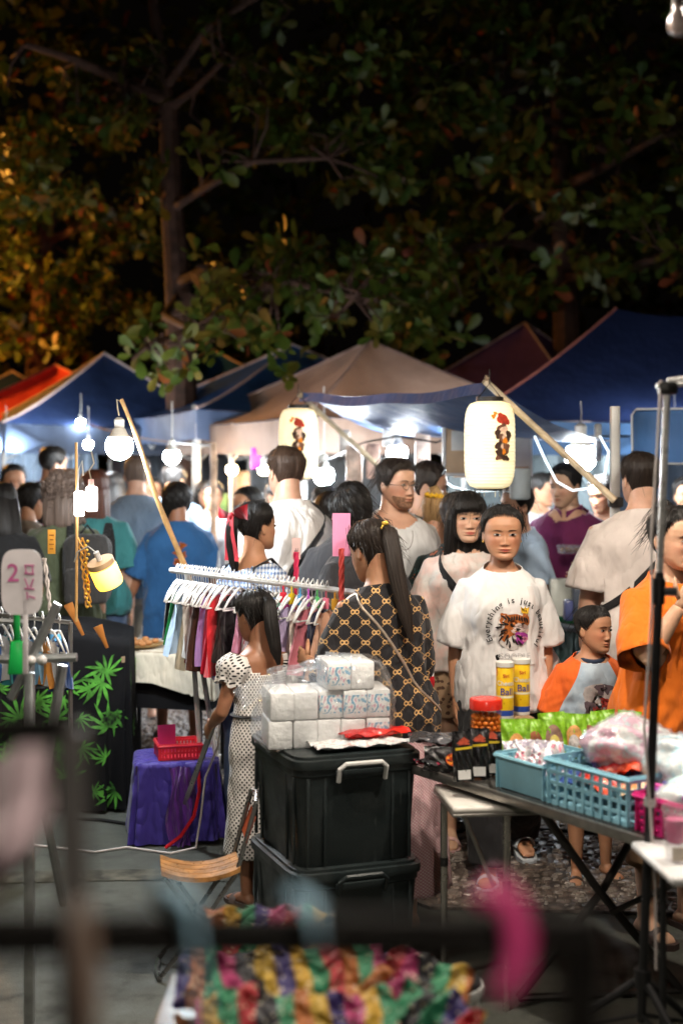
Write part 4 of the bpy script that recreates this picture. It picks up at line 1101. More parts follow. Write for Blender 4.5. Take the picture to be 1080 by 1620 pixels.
        S.bot = garment(nm_, mb, bottom['mat'], .014*lod*k, [cut_below(hem*k)], bottom.get('wr', .010), seed=int(r.integers(0, 9)))
    if shoes is not None:
        for nm in ('r', 'l'):
            an, td, fz = S.__dict__['foot_'+nm]; sd = np.array([-td[1], td[0], 0]); mb = MB()
            outl = [(-.075,.0), (-.065,.030), (0,.036), (.07,.047), (.13,.050), (.175,.034), (.19,0)]
            outl = outl+[(q, -w_) for q, w_ in outl[-2:0:-1]]
            z0 = fz-.014*k
            mb.prism([(q*k, w_*k) for q, w_ in outl], lambda a_, b_, hh, an=an, td=td, sd=sd, z0=z0: tuple(np.array([an[0], an[1], 0])+td*a_+sd*b_+np.array([0, 0, max(.0, z0-.022*k)+hh])), .024*k)
            so = part('sandal', mb, mat('sole_%.2f_%.2f_%.2f' % shoes, shoes, .6), t)
            st = MB(); pts = []
            for i in range(9):
                u = PI*i/8; c = np.array([an[0], an[1], 0])+td*.085*k+sd*math.cos(u)*.046*k; c[2] = z0+.004*k+math.sin(u)*.046*k; pts.append(c)
            st.tube(pts, [.030*k]*9, 8, flat=.22, up=(0, 0, 1)); part('strap', st, mat('strap_%.2f_%.2f_%.2f' % shoes, tuple(min(1, c*1.2+.01) for c in shoes), .55), so)
    return S
def surf(S, gname, x, z, back=False, off=.004):
    """point on a garment at local x,z on the front (or back) side"""
    b = S.bvh[gname]; s = 1 if back else -1
    loc, n, i, dd = b.ray_cast(Vector((x, s*2.0, z)), Vector((0, -s, 0)), 4.0)
    if loc is None: return Vector((x, s*.12, z))
    return loc+Vector((0, s*off, 0))
def decal(S, gname, outlines, matl, parent, back=False, off=.005, name='print', div=1, mirror=None):
    """flat print laid on a garment: outlines = list of 2d polygons (local x,z)"""
    mb = MB()
    for ol in outlines:
        c = (sum(p[0] for p in ol)/len(ol), sum(p[1] for p in ol)/len(ol)); n = len(ol); o = len(mb.v); K = div+1
        for q in range(1, K+1):
            for p in ol: mb.v.append(tuple(surf(S, gname, c[0]+(p[0]-c[0])*q/K, c[1]+(p[1]-c[1])*q/K, back, off)))
        mb.v.append(tuple(surf(S, gname, c[0], c[1], back, off))); ci = len(mb.v)-1
        for j in range(n): mb.f.append((ci, o+j, o+(j+1) % n)); mb.m.append(0)
        for q in range(K-1):
            for j in range(n): a, b_ = o+q*n+j, o+q*n+(j+1) % n; mb.f.append((a, b_, b_+n, a+n)); mb.m.append(0)
    return part(name, mb, matl, parent, sharp=0)
def decal_mesh(S, gname, me, matl, parent, back=False, off=.005, name='lettering'):
    for v in me.vertices:
        v.co = surf(S, gname, v.co.x, v.co.y, back, off)
    me.update(); o = link(name, me, parent); return o
def strap_loop(S, gname, z_sh, z_hip, matl, sgn=1, width=.032, parent=None, name='strap'):
    """flat strap over one shoulder and round to the other hip"""
    b = S.bvh[gname]; pts = []; k = S.k
    for i in range(41):
        a = 2*PI*i/40; zc = (z_sh+z_hip)/2+(z_sh-z_hip)/2*math.cos(a)*1.0
        dr = Vector((sgn*math.cos(a), math.sin(a), 0)); c = Vector((sgn*.03*k*math.cos(a), 0, zc*k))
        c = Vector(S.bend(np.array(c)))
        loc, n, q, dd = b.ray_cast(c+dr*1.2, -dr, 1.3)
        pts.append((loc if loc is not None else c+dr*.12*k)+dr*.006)
    rs = []
    mb = MB(); up = Vector((0, 0, 1))
    for i, p in enumerate(pts):
        t = (pts[(i+1) % 40]-pts[(i-1) % 40]).normalized(); cen = Vector((0, p.y*.0, p.z)); nr = (p-cen); nr = (nr-t*nr.dot(t)).normalized(); w_ = t.cross(nr)
        rs.append([p+w_*width/2+nr*.002, p+w_*width/2-nr*.002, p-w_*width/2-nr*.002, p-w_*width/2+nr*.002])
    mb.rings(rs, cap=False); return part(name, mb, matl, parent or S.root, sharp=0)
# ================================================================== PRINTED CLOTHS
def f_gg(n, co):
    x, y, z = n.sep(co)
    u = n.math('DIVIDE', n.math('ADD', n.math('MULTIPLY', x, -.830), n.math('MULTIPLY', y, .558)), .078); v = n.math('DIVIDE', z, .074)
    hits = None
    for o in (0., .5):
        pu = n.math('MULTIPLY', n.math('SUBTRACT', n.math('FRACT', n.math('ADD', u, o)), .5), .078); pv = n.math('MULTIPLY', n.math('SUBTRACT', n.math('FRACT', n.math('ADD', v, o)), .5), .074)
        ax = n.math('SUBTRACT', n.math('ABSOLUTE', pu), .0075)
        rr = n.math('SQRT', n.math('ADD', n.math('MULTIPLY', ax, ax), n.math('MULTIPLY', pv, pv)))
        h = n.math('LESS_THAN', n.math('ABSOLUTE', n.math('SUBTRACT', rr, .0068)), .0021)
        hits = h if hits is None else n.math('MAXIMUM', hits, h)
    s_, t_ = n.math('ADD', u, v), n.math('SUBTRACT', u, v)
    for a, b in ((s_, t_), (t_, s_)):
        ln = n.math('LESS_THAN', n.math('ABSOLUTE', n.math('SUBTRACT', n.math('FRACT', n.math('ADD', a, .5)), .5)), .035)
        dt = n.math('GREATER_THAN', n.math('SINE', n.math('MULTIPLY', b, 2*PI*7)), -.1)
        hits = n.math('MAXIMUM', hits, n.math('MULTIPLY', n.math('MULTIPLY', ln, dt), .75))
    return n.mix(hits, (.012,.011,.013,1), (.55,.33,.13,1))
def f_dots(sp, rad, basec, dotc, rnd=0.):
    def f(n, co):
        x, y, z = n.sep(co); u = n.math('DIVIDE', n.math('MULTIPLY', n.math('ARCTAN2', x, y), .15), sp); v = n.math('DIVIDE', z, sp); hits = None
        for o in (0., .5):
            pu = n.math('SUBTRACT', n.math('FRACT', n.math('ADD', u, o)), .5); pv = n.math('SUBTRACT', n.math('FRACT', n.math('ADD', v, o)), .5)
            h = n.math('LESS_THAN', n.math('SQRT', n.math('ADD', n.math('MULTIPLY', pu, pu), n.math('MULTIPLY', pv, pv))), rad)
            hits = h if hits is None else n.math('MAXIMUM', hits, h)
        return n.mix(hits, c4(basec), c4(dotc))
    return f
def f_gingham(n, co):
    x, y, z = n.sep(co)
    a = n.math('GREATER_THAN', n.math('SINE', n.math('MULTIPLY', n.math('ADD', x, y), 2*PI/.022)), 0.); b = n.math('GREATER_THAN', n.math('SINE', n.math('MULTIPLY', z, 2*PI/.022)), 0.)
    return n.ramp(n.math('MULTIPLY', n.math('ADD', a, b), .5), [(0., (.75,.78,.82)), (.5, (.38,.48,.66)), (1., (.10,.17,.36))])
def f_spots(base, spot, rim, sc):
    def f(n, co):
        v = n.voronoi(n.mapping(co, (1,1,1.2)), sc); w_ = n.noise(co, sc*1.6, 2)
        q = n.math('ADD', v, n.math('MULTIPLY', n.math('SUBTRACT', w_, .5), .5))
        return n.ramp(q, [(0., rim), (.14, rim), (.2, spot), (.36, spot), (.42, base)], 'CONSTANT')
    return f
def f_floral(base, cols, sc):
    def f(n, co):
        c = c4(base); out = None
        for i, q in enumerate(cols):
            s = n.noise(n.mapping(co, (1, 1, 1), loc=(i*7.3, i*3.1, i)), sc, 3, .65); m_ = n.math('GREATER_THAN', s, .60+.02*i)
            out = n.mix(m_, c if out is None else out, c4(q))
        return out
    return f
def f_tie(cols, sc):
    def f(n, co): return n.ramp(n.noise(co, sc, 4, .6), [(.25+.5*i/(len(cols)-1), c) for i, c in enumerate(cols)])
    return f
def f_paisley(n, co):
    v = n.voronoi(co, 17); s = n.math('SINE', n.math('MULTIPLY', v, 34))
    return n.ramp(s, [(.0, (.16,.045,.02)), (.45, (.10,.035,.018)), (.5, (.62,.44,.30)), (.75, (.30,.09,.03))], 'CONSTANT')
def f_boy(n, co):
    x, y, z = n.sep(co); ax = n.math('ABSOLUTE', x)
    front = n.ramp(n.noise(co, 9, 4), [(.35, (.50,.60,.68)), (.55, (.36,.46,.56)), (.7, (.62,.68,.72))])
    return n.mix(n.math('GREATER_THAN', n.math('ADD', ax, n.math('MULTIPLY', n.math('SUBTRACT', z, .80), .45)), .118), front, (.78,.14,.022,1))
WT = cloth('white_cotton', (.76,.75,.74)); WT2 = cloth('white_linen_shirt', (.70,.71,.72)); PKW = cloth('pale_pinkish_cotton', (.72,.64,.60))
BLK = cloth('black_cotton', (.018,.018,.020)); CHAR = cloth('charcoal_cotton', (.045,.045,.05)); JEAN = cloth('denim', (.07,.11,.20)); KHAKI = cloth('khaki', (.34,.28,.20)); STRAP = cloth('black_webbing', (.012,.012,.013))
DK = dict(mat=JEAN, hem=.1)
# ================================================================== MAIN FIGURES
tig = person('woman in a white tiger print tee walking towards the camera', 793, 6.1, 1.575, .0, 'tan', 'f', .93, ('pony', 'black', .15),
    top=dict(mat=WT, sleeve=.97, loose=.030, sw=.026, hem=.775, wr=.013, name='tee_shirt'), bottom=dict(mat=BLK, hem=.10, loose=.03), lod=.72, wide=1.10, head=(.03, .04, 0), shoes=(.42,.46,.50),
    arms={'r': ((-.055, .025, -.28), (-.005, -.03, -.235)), 'l': ((.05, .03, -.28), (.0, -.05, -.23))},
    legs={'r': ((-.09, -.10, .475), (-.07, -.13, .08), (-.2, -1, 0)), 'l': ((.10, .05, .46), (.12, .30, .14), (.15, -1, -.25))})
fri = person('woman with a fringe in a pale sheer top behind the tiger tee', 737, 6.65, 1.625, .04, 'light', 'f', .98, ('bangs', 'black', .20),
    top=dict(mat=print_cloth('sheer_tie_dye', f_tie([(.20,.19,.17), (.62,.58,.54), (.70,.48,.42), (.30,.33,.30)], 7)), sleeve=.99, loose=.03, sw=.035, hem=.84, name='blouse'),
    bottom=dict(mat=print_cloth('leopard_print', f_spots((.34,.22,.13), (.10,.05,.03), (.03,.018,.012), 38)), kind='skirt', hem=.62, flare=.15), lod=.8, head=(.05, .06, 0), shoes=(.62,.38,.36),
    legs={'r': ((-.10, -.08, .47), (-.09, -.10, .08), None), 'l': ((.10, .03, .47), (.10, .14, .08), None)})
strap_loop(fri, 'blouse', 1.40, .92, STRAP, -1, .04)
boy = person('small boy in a blue grey tee with orange sleeves looking aside', 934, 6.02, 1.165, .10, 'tan', 'm', .98, ('fade', 'black'),
    top=dict(mat=print_cloth('boys_panel_tee', f_boy), sleeve=.97, loose=.030, sw=.038, hem=.80, neck=1.425, name='tee_shirt'), bottom=dict(mat=cloth('red_shorts', (.42,.03,.025)), hem=.50, loose=.03), headk=1.22, lod=.7, head=(.66, .02, .04), shoes=(.06,.035,.025),
    arms={'r': ((-.08, .03, -.27), (.0, -.05, -.23)), 'l': ((.08, .03, -.27), (.0, -.05, -.23))}, legs={'r': ((-.10, -.03, .47), (-.10, -.02, .075), (-.3, -1, 0)), 'l': ((.10, .02, .47), (.12, .08, .075), (.35, -1, 0))})
ora = person('woman in an orange tee drinking through a yellow straw', 1058, 5.35, 1.60, .50, 'light', 'f', 1.08, ('bun', 'black', .15),
    top=dict(mat=cloth('orange_cotton', (.78,.17,.012)), sleeve=.97, loose=.03, sw=.03, hem=.72, wr=.013, name='tee_shirt'), bottom=dict(mat=cloth('beige_cropped_trousers', (.45,.28,.16)), hem=.3), lod=.75, wide=1.08, head=(.10, .10, 0), shoes=(.05,.03,.025),
    arms={'r': ((-.085, -.15, -.205), (.105, -.075, .205)), 'l': ((.07, .0, -.27), (-.02, -.12, -.2))}, palms={'r': (.3, .9, .2)}, curl=.75)
wmr = person('tall man in a pale tee with a black strap, seen from behind at right', 1015, 6.75, 1.81, PI+.05, 'fair', 'm', 1.16, ('fade', 'dark'),
    top=dict(mat=PKW, sleeve=.90, loose=.035, sw=.030, hem=.76, wr=.012, name='tee_shirt'), bottom=dict(mat=KHAKI, hem=.5), lod=.85, head=(.12, .02, 0))
strap_loop(wmr, 'tee_shirt', 1.42, .98, STRAP, -1, .036)
pol = person('man in a purple polo shirt serving behind the stall', 898, 8.6, 1.74, -.45, 'light', 'm', 1.0, ('short', 'black'),
    top=dict(mat=cloth('purple_polo', (.155,.020,.085)), sleeve=.80, loose=.028, hem=.80, neck=1.415, nslope=.7, name='polo_shirt'), bottom=DK, head=(-.35, .15, 0), arms={'r': ((-.07, -.10, -.25), (.06, -.20, .03)), 'l': ((.06, -.08, -.26), (-.05, -.22, .0))}, curl=.5)
msk = person('man in a light blue shirt behind the women, facing left', 820, 8.2, 1.62, -1.15, 'fair', 'm', 1.0, ('short', 'black'), top=dict(mat=cloth('light_blue_shirt', (.40,.52,.68)), sleeve=.8), bottom=DK)
gla = person('man with round glasses in an open white shirt', 622, 7.25, 1.775, .35, 'fair', 'm', .98, ('short', 'dark'), top=dict(mat=WT2, sleeve=1.6, loose=.025, neck=1.415, nslope=.75, name='shirt'), bottom=dict(mat=KHAKI, hem=.1), lod=.85, head=(.38, .05, .03))
grn = person('man in a dark green tee facing right beside the man with glasses', 668, 7.75, 1.755, 1.25, 'fair', 'm', 1.05, ('short', 'dark'), top=dict(mat=cloth('dark_green_cotton', (.022,.032,.026)), sleeve=.85, loose=.03), bottom=DK, head=(.2, .2, 0))
blo = person('blonde woman with a bun and yellow scrunchie in a red skirt', 690, 7.35, 1.60, 2.55, 'fair', 'f', 1.0, ('bun', 'blonde', .1), top=dict(mat=print_cloth('grey_orange_tie_dye', f_tie([(.75,.20,.05), (.36,.31,.33), (.46,.40,.42), (.26,.22,.25)], 5)), sleeve=0, loose=.015, neck=1.40, name='top'), bottom=dict(mat=cloth('scarlet_skirt', (.75,.045,.02)), kind='skirt', hem=.28, flare=.08), head=(.15, .15, 0))
flo = person('person in a dark shirt with yellow leaf print behind the fringe woman', 722, 7.1, 1.60, PI-.2, 'tan', 'f', 1.05, ('short', 'black'), top=dict(mat=print_cloth('dark_leaf_print', f_floral((.012,.022,.022), [(.02,.09,.09), (.55,.36,.05), (.40,.10,.04)], 21)), sleeve=.9, loose=.03), bottom=dict(mat=BLK, hem=.1))
ggw = person('woman in a black and gold monogram blouse with a long ponytail', 610, 5.36, 1.555, -2.55, 'tan', 'f', 1.04, ('pony', 'dark', .42),
    top=dict(mat=print_cloth('black_gold_monogram', f_gg, .2), sleeve=1.15, loose=.020, sw=.016, hem=.70, wr=.012, neck=1.425, nslope=.15, name='blouse'), bottom=dict(mat=print_cloth('pink_speckled_skirt', f_dots(.012, .25, (.65,.32,.36), (.85,.7,.7))), kind='skirt', hem=.2), lod=.75, lean=.10, head=(.05, .28, 0),
    arms={'r': ((-.05, -.05, -.265), (.02, -.20, .03)), 'l': ((.05, -.05, -.265), (-.02, -.20, .03))}, hands=True)
strap_loop(ggw, 'blouse', 1.40, .86, mat('chain_strap', (.62,.5,.4), .35, .6), 1, .010)
gir = person('girl with a ponytail in a white polka dot dress', 414, 5.72, 1.255, -2.55, 'brown', 'f', .92, ('pony', 'black', .30), headk=1.12, lod=.7, head=(.1, .25, 0), lean=.05, shoes=(.10,.07,.06),
    arms={'r': ((-.08, -.02, -.26), (.02, -.16, -.10)), 'l': ((.08, -.02, -.26), (-.02, -.16, -.10))})
bow = person('woman with a red hair bow in a blue gingham top', 402, 6.65, 1.575, 2.35, 'tan', 'f', 1.05, ('pony', 'black', .25), top=dict(mat=print_cloth('blue_gingham', f_gingham), sleeve=.75, loose=.025, sw=.03, hem=.8, neck=1.30, nslope=.0, name='gingham_top'), bottom=dict(mat=JEAN, hem=.1), lod=.8, head=(-.1, .0, 0))
wmc = person('tall man in a white tee with a cross strap, back turned, near the lantern', 455, 7.35, 1.84, -2.55, 'fair', 'm', 1.06, ('fade', 'brown'), top=dict(mat=WT, sleeve=.9, loose=.032, sw=.028, wr=.012, name='tee_shirt'), bottom=dict(mat=KHAKI, hem=.5), lod=.85, head=(-.15, .03, 0))
strap_loop(wmc, 'tee_shirt', 1.42, .98, STRAP, -1, .036)
rea = person('person in a white tee reaching over the stall to the left', 398, 8.9, 1.60, -1.0, 'tan', 'f', 1.0, ('long', 'black', .1), top=dict(mat=WT, sleeve=.95, loose=.04, sw=.030), bottom=DK, lod=1.1, head=(.2, .2, 0), arms={'r': ((-.08, -.12, -.2), (-.02, -.18, .06)), 'l': ((.08, -.10, -.22), (0, -.15, .0))})
brp = person('person in a brown paisley top, back turned, beyond the rack', 522, 7.5, 1.60, PI+.2, 'tan', 'f', 1.05, ('long', 'black', .05), top=dict(mat=print_cloth('brown_paisley', f_paisley), sleeve=.95, loose=.03), bottom=dict(mat=BLK, hem=.1))
dk1 = person('dark haired person in a grey tee, back turned, behind the pink card', 556, 7.05, 1.655, PI-.2, 'tan', 'm', 1.0, ('short', 'black'), top=dict(mat=CHAR, sleeve=.9), bottom=DK)
dk2 = person('short haired person in a dark shirt bent over the rack', 574, 6.35, 1.64, -2.3, 'tan', 'm', 1.0, ('short', 'black'), top=dict(mat=cloth('dark_grey_shirt', (.03,.03,.034)), sleeve=.95, name='shirt'), bottom=dict(mat=BLK, hem=.1), lod=.85, head=(.0, .3, 0), lean=.05)
blb = person('boy in a blue tee with an orange back print carrying a yellow bag', 282, 9.0, 1.62, PI+.12, 'brown', 'm', .98, ('bob', 'black'), top=dict(mat=cloth('blue_cotton', (.030,.12,.30)), sleeve=.92, loose=.045, sw=.030, hem=.66, wr=.012, name='tee_shirt'), bottom=dict(mat=cloth('cream_shorts', (.60,.45,.36)), hem=.55, loose=.03), lod=.95, head=(.5, .1, 0),
    arms={'l': ((.10, -.02, -.27), (.09, -.05, -.22)), 'r': ((-.06, .0, -.275), (0, -.05, -.235))}, shoes=(.03,.02,.018))
grm = person('tall man in a grey blue shirt and beige shorts behind the bulb', 217, 9.7, 1.79, PI, 'fair', 'm', 1.12, ('fade', 'grey'), top=dict(mat=cloth('grey_blue_shirt', (.17,.23,.31)), sleeve=.9, loose=.04, sw=.028), bottom=dict(mat=cloth('beige_shorts', (.5,.42,.32)), hem=.45, loose=.03), lod=1.0)
cur = person('woman with curly grey hair and an olive top, back turned', 100, 8.35, 1.68, PI-.15, 'fair', 'f', 1.1, ('curly', 'grey', .02), top=dict(mat=cloth('olive_cotton', (.085,.10,.055)), sleeve=.9, loose=.03), bottom=DK, lod=1.0)
tea = person('person with long auburn hair in a teal top', 150, 9.0, 1.70, PI, 'fair', 'f', 1.08, ('long', 'red', .1), top=dict(mat=cloth('teal_cotton', (.05,.22,.23)), sleeve=.9), bottom=DK, lod=1.1)
FAR = [
 ('woman in a beige sleeveless top near the left edge', 42, 9.3, 1.61, 2.7, 'tan', 'f', ('short', 'black'), (.30,.24,.19)),
 ('person in a black tee with a bare arm at the left edge', 2, 8.2, 1.64, PI, 'brown', 'f', ('long', 'black', .1), (.015,.015,.016)),
 ('man with a purple backpack strap far at the left', 74, 11.2, 1.86, PI-.4, 'tan', 'm', ('short', 'black'), (.09,.04,.22)),
 ('person with long dark hair in a magenta top at the left', 62, 9.9, 1.60, PI, 'tan', 'f', ('long', 'black', .3), (.30,.03,.16)),
 ('woman with loose dark hair facing the camera at the far left', 21, 10.6, 1.73, .3, 'tan', 'f', ('long', 'black', .2), (.20,.17,.15)),
 ('dark haired person in a pale blue shirt below the white bulb', 272, 11.4, 1.72, PI, 'tan', 'm', ('short', 'black'), (.30,.42,.55)),
 ('person in a cream top far behind the bulb pole', 180, 11.6, 1.66, PI+.2, 'light', 'f', ('long', 'black', .1), (.55,.47,.38)),
 ('seller in a white tee facing the camera beyond the wooden post', 336, 11.6, 1.58, .2, 'tan', 'm', ('short', 'black'), (.72,.72,.72)),
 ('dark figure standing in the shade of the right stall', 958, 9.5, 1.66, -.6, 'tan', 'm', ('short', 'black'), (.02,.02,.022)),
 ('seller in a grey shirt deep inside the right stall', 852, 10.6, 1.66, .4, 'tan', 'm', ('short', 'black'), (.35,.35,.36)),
 ('person in a dark top between the two white shirts', 512, 9.2, 1.60, PI, 'tan', 'f', ('long', 'black', .1), (.03,.03,.035)),
 ('person in a navy shirt far beyond the reaching arm', 430, 11.2, 1.60, .6, 'tan', 'm', ('short', 'black'), (.03,.05,.12)),
 ('person in a pink blouse far behind the blue tee', 322, 12.4, 1.58, .3, 'light', 'f', ('long', 'black', .1), (.60,.20,.28)),
 ('person in a striped grey top far at the left', 118, 11.8, 1.62, PI, 'tan', 'f', ('long', 'dark', .1), (.28,.26,.26)),
 ('person in a white shirt at the far right behind the pale tee', 1085, 9.8, 1.64, -.4, 'tan', 'm', ('short', 'black'), (.65,.65,.66)),
 ('person in a mustard top far behind the deep blue tent post', 240, 12.8, 1.60, .2, 'tan', 'f', ('long', 'black', .1), (.45,.26,.04)),
]
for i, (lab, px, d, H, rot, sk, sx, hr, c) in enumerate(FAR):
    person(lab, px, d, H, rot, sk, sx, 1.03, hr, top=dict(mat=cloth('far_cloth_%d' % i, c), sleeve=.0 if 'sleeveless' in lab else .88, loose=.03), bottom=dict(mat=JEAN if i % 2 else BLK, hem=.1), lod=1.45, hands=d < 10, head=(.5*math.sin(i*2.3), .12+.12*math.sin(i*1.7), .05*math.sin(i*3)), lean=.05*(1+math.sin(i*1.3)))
# ================================================================== WHAT THE PEOPLE WEAR AND CARRY
# --- tiger print
ox, oz = .042, 1.075
ink = mat('shirt_ink_black', (.02,.018,.018), .8); TX = {}
def tee_letters(S, gname, txt, cx, cz, R, a0, a1, size, m_, back=False):
    n = len(txt)
    for i, ch in enumerate(txt):
        if ch == ' ': continue
        a = a0+(a1-a0)*i/(n-1); me = text_mesh(ch, size, m_, bold=.0006)
        ca, sa = math.cos(a-PI/2), math.sin(a-PI/2); x0, z0 = cx+R*math.cos(a), cz+R*math.sin(a)
        for v in me.vertices: x, y = v.co.x, v.co.y; v.co = Vector((x0+x*ca-y*sa, z0+x*sa+y*ca, 0))
        decal_mesh(S, gname, me, m_, S.top, back, .011, 'letter')
tee_letters(tig, 'tee_shirt', 'Everything is just beautiful', ox, oz, .118, math.radians(205), math.radians(-40), .034, ink)
def blob2(cx, cz, rx, rz, wob=.15, ph=0., n=18, rot=0.):
    out = []
    for i in range(n):
        a = 2*PI*i/n; q = 1+wob*math.sin(3*a+ph)+wob*.6*math.sin(5*a+2*ph); x, z = rx*q*math.cos(a), rz*q*math.sin(a)
        out.append((cx+x*math.cos(rot)-z*math.sin(rot), cz+x*math.sin(rot)+z*math.cos(rot)))
    return out
I = lambda nm, c: mat('ink_'+nm, c, .8, var=.2, vscale=40)
T = tig.top; g_ = 'tee_shirt'
decal(tig, g_, [blob2(ox-.012, oz-.010, .070, .078, .10, 1.)], I('tiger_white', (.62,.58,.55)), T, off=.0066, div=3)
decal(tig, g_, [blob2(ox-.006, oz+.016, .060, .048, .12, .4), blob2(ox-.048, oz+.046, .018, .020, .2, 1.), blob2(ox+.040, oz+.046, .015, .016, .2, 2.), blob2(ox-.042, oz-.012, .022, .042, .15, 2.)], I('tiger_orange', (.45,.13,.025)), T, off=.0078, div=3)
decal(tig, g_, [blob2(ox+.022, oz-.018, .036, .020, .2, 0), blob2(ox+.018, oz+.008, .030, .014, .2, 2)], I('tiger_cream', (.70,.55,.50)), T, off=.0086, div=2)
decal(tig, g_, [blob2(ox+.026, oz-.040, .030, .026, .18, 1.)], I('tiger_purple', (.36,.04,.30)), T, off=.0090, div=2)
decal(tig, g_, [blob2(ox+.040, oz-.046, .012, .012, .2, 1.), blob2(ox+.014, oz-.030, .008, .006, .2, 1.)], I('tiger_pink', (.75,.25,.42)), T, off=.0100)
st_ = []
for i in range(15):
    a = 2.0+i*.25; r0 = .050+.012*math.sin(i*2.1); st_.append(blob2(ox-.012+r0*math.cos(a), oz-.005+r0*1.1*math.sin(a), .016, .0042, .2, i, 10, a+.25))
for i in range(8): st_.append(blob2(ox-.03+.011*i, oz+.046-.003*abs(i-3), .0040, .012, .2, i, 10, .1*(i-3)))
st_ += [blob2(ox-.018, oz+.016, .009, .004, .2, 1, 10, -.3), blob2(ox+.030, oz+.020, .008, .004, .2, 1, 10, .3), blob2(ox+.010, oz-.004, .010, .006, .2, 1, 10)]
decal(tig, g_, st_, I('tiger_black', (.025,.018,.016)), T, off=.0108)
decal(tig, g_, [[(ox+.022, oz+.066), (ox+.052, oz+.060), (ox+.058, oz+.090), (ox+.046, oz+.076), (ox+.040, oz+.094), (ox+.032, oz+.078), (ox+.020, oz+.092)]], I('crown_yellow', (.80,.48,.03)), T, off=.0108)
for tx, cx, cz, sz, c in (('GOODLE', ox-.005, oz-.118, .034, (.50,.49,.49)), ('HONEY', ox+.030, oz-.146, .014, (.78,.78,.78))):
    if tx == 'HONEY': decal(tig, g_, [blob2(ox+.030, oz-.146, .034, .011, 0, 0, 20)], ink, T, off=.0078, div=2)
    me = text_mesh(tx, sz, I('grey_letters_'+tx, c))
    for v in me.vertices: v.co = Vector((v.co.x+cx, v.co.y+cz, 0))
    decal_mesh(tig, g_, me, None, T, False, .0100, 'lettering')
decal(tig, g_, [blob2(ox-.075, oz-.122, .009, .012, .1, 0)], ink, T, off=.0058)
for s in (-1, 1): part('earring', MB().ball(tuple(tig.hx([(s*.372*tig.h, .03*tig.h, .335*tig.h)])[0]), .0045, 8, 6), mat('gold_clip', (.75,.48,.08), .3, .5), tig.body)
# --- boy's tee: loose colour patches, nothing more
B = boy.top; kz = boy.k
decal(boy, 'tee_shirt', [blob2(.005, .775, .066, .080, .12, .5)], I('patch_grey', (.52,.48,.47)), B, off=.005, div=2)
decal(boy, 'tee_shirt', [blob2(.025, .825, .036, .024, .2, .2), blob2(-.030, .74, .028, .038, .2, 1.)], I('patch_dark', (.12,.085,.10)), B, off=.006, div=2)
decal(boy, 'tee_shirt', [blob2(.034, .765, .022, .026, .25, 1.), blob2(.00, .73, .03, .02, .25, 2.)], I('patch_red', (.45,.05,.04)), B, off=.007, div=1)
pts = []
for i in range(25):
    a = 2*PI*i/24; b = boy.bvh['tee_shirt']; c = Vector(boy.bend(np.array([0, 0, 1.43*kz]))); dr = Vector((math.cos(a), math.sin(a), 0))
    zz = c.z+.30*math.sin(a)*.058*kz
    pts.append(Vector((math.cos(a)*.078*kz, math.sin(a)*.074*kz-.004, zz-.006)))
part('collar_band', MB().tube(pts, .010, 8, cap=False), cloth('navy_collar', (.02,.035,.07)), boy.root)
# --- polo: collar, swoosh mark
for s in (-1, 1):
    kk = pol.k
    part('collar', MB().grid(lambda u, v, s=s: (s*(.012+.075*math.sin(u*2.6))*kk, (-.085+.15*u)*kk+.0, (1.40+.035*u+.03*(1-v)+.012*math.sin(u*PI))*kk - v*.01), 10, 3), MATS['purple_polo'], pol.root)
decal(pol, 'polo_shirt', [[(.055, 1.235), (.062, 1.222), (.075, 1.220), (.125, 1.250), (.078, 1.232), (.066, 1.233)]], I('swoosh_white', (.8,.8,.8)), pol.top, off=.008, div=1)
fb = thing('food_box', 'clear food box held by the man in the purple polo', 'food box', P(903, 876, 8.25), -.4)
part('tray', MB().box((0,0,.02), (.15,.10,.04), bevel=.008, taper=.9), film('clear_box'), fb); part('lid', MB().box((0,0,.046), (.155,.105,.012), bevel=.005), film('clear_box'), fb)
for i in range(5): part('snack', MB().ball((-.05+.025*i, .01*(i % 2), .022), (.016,.02,.012), 10, 6), mat('fried_snack', (.45,.20,.07), .7), fb)
# --- glasses
k, h = gla.k, gla.h
for s in (-1, 1):
    c = [gla.hx([((s*.137+.085*math.cos(a))*h, (-.445+.02*abs(math.cos(a)))*h, (.485+.075*math.sin(a))*h)])[0] for a in [2*PI*i/20 for i in range(21)]]
    part('glasses_rim', MB().tube(c, .0016, 6, cap=False), mat('glasses_metal', (.10,.07,.05), .3, .8), gla.body)
    part('glasses_temple', MB().tube([gla.hx([(s*.222*h, -.43*h, .50*h)])[0], gla.hx([(s*.345*h, -.10*h, .50*h)])[0], gla.hx([(s*.345*h, .08*h, .47*h)])[0]], .0016, 6), mat('glasses_metal', (.10,.07,.05), .3, .8), gla.body)
part('glasses_bridge', MB().tube([gla.hx([(-.052*h, -.45*h, .50*h)])[0], gla.hx([(0, -.475*h, .51*h)])[0], gla.hx([(.052*h, -.45*h, .50*h)])[0]], .0016, 6), mat('glasses_metal', (.10,.07,.05), .3, .8), gla.body)
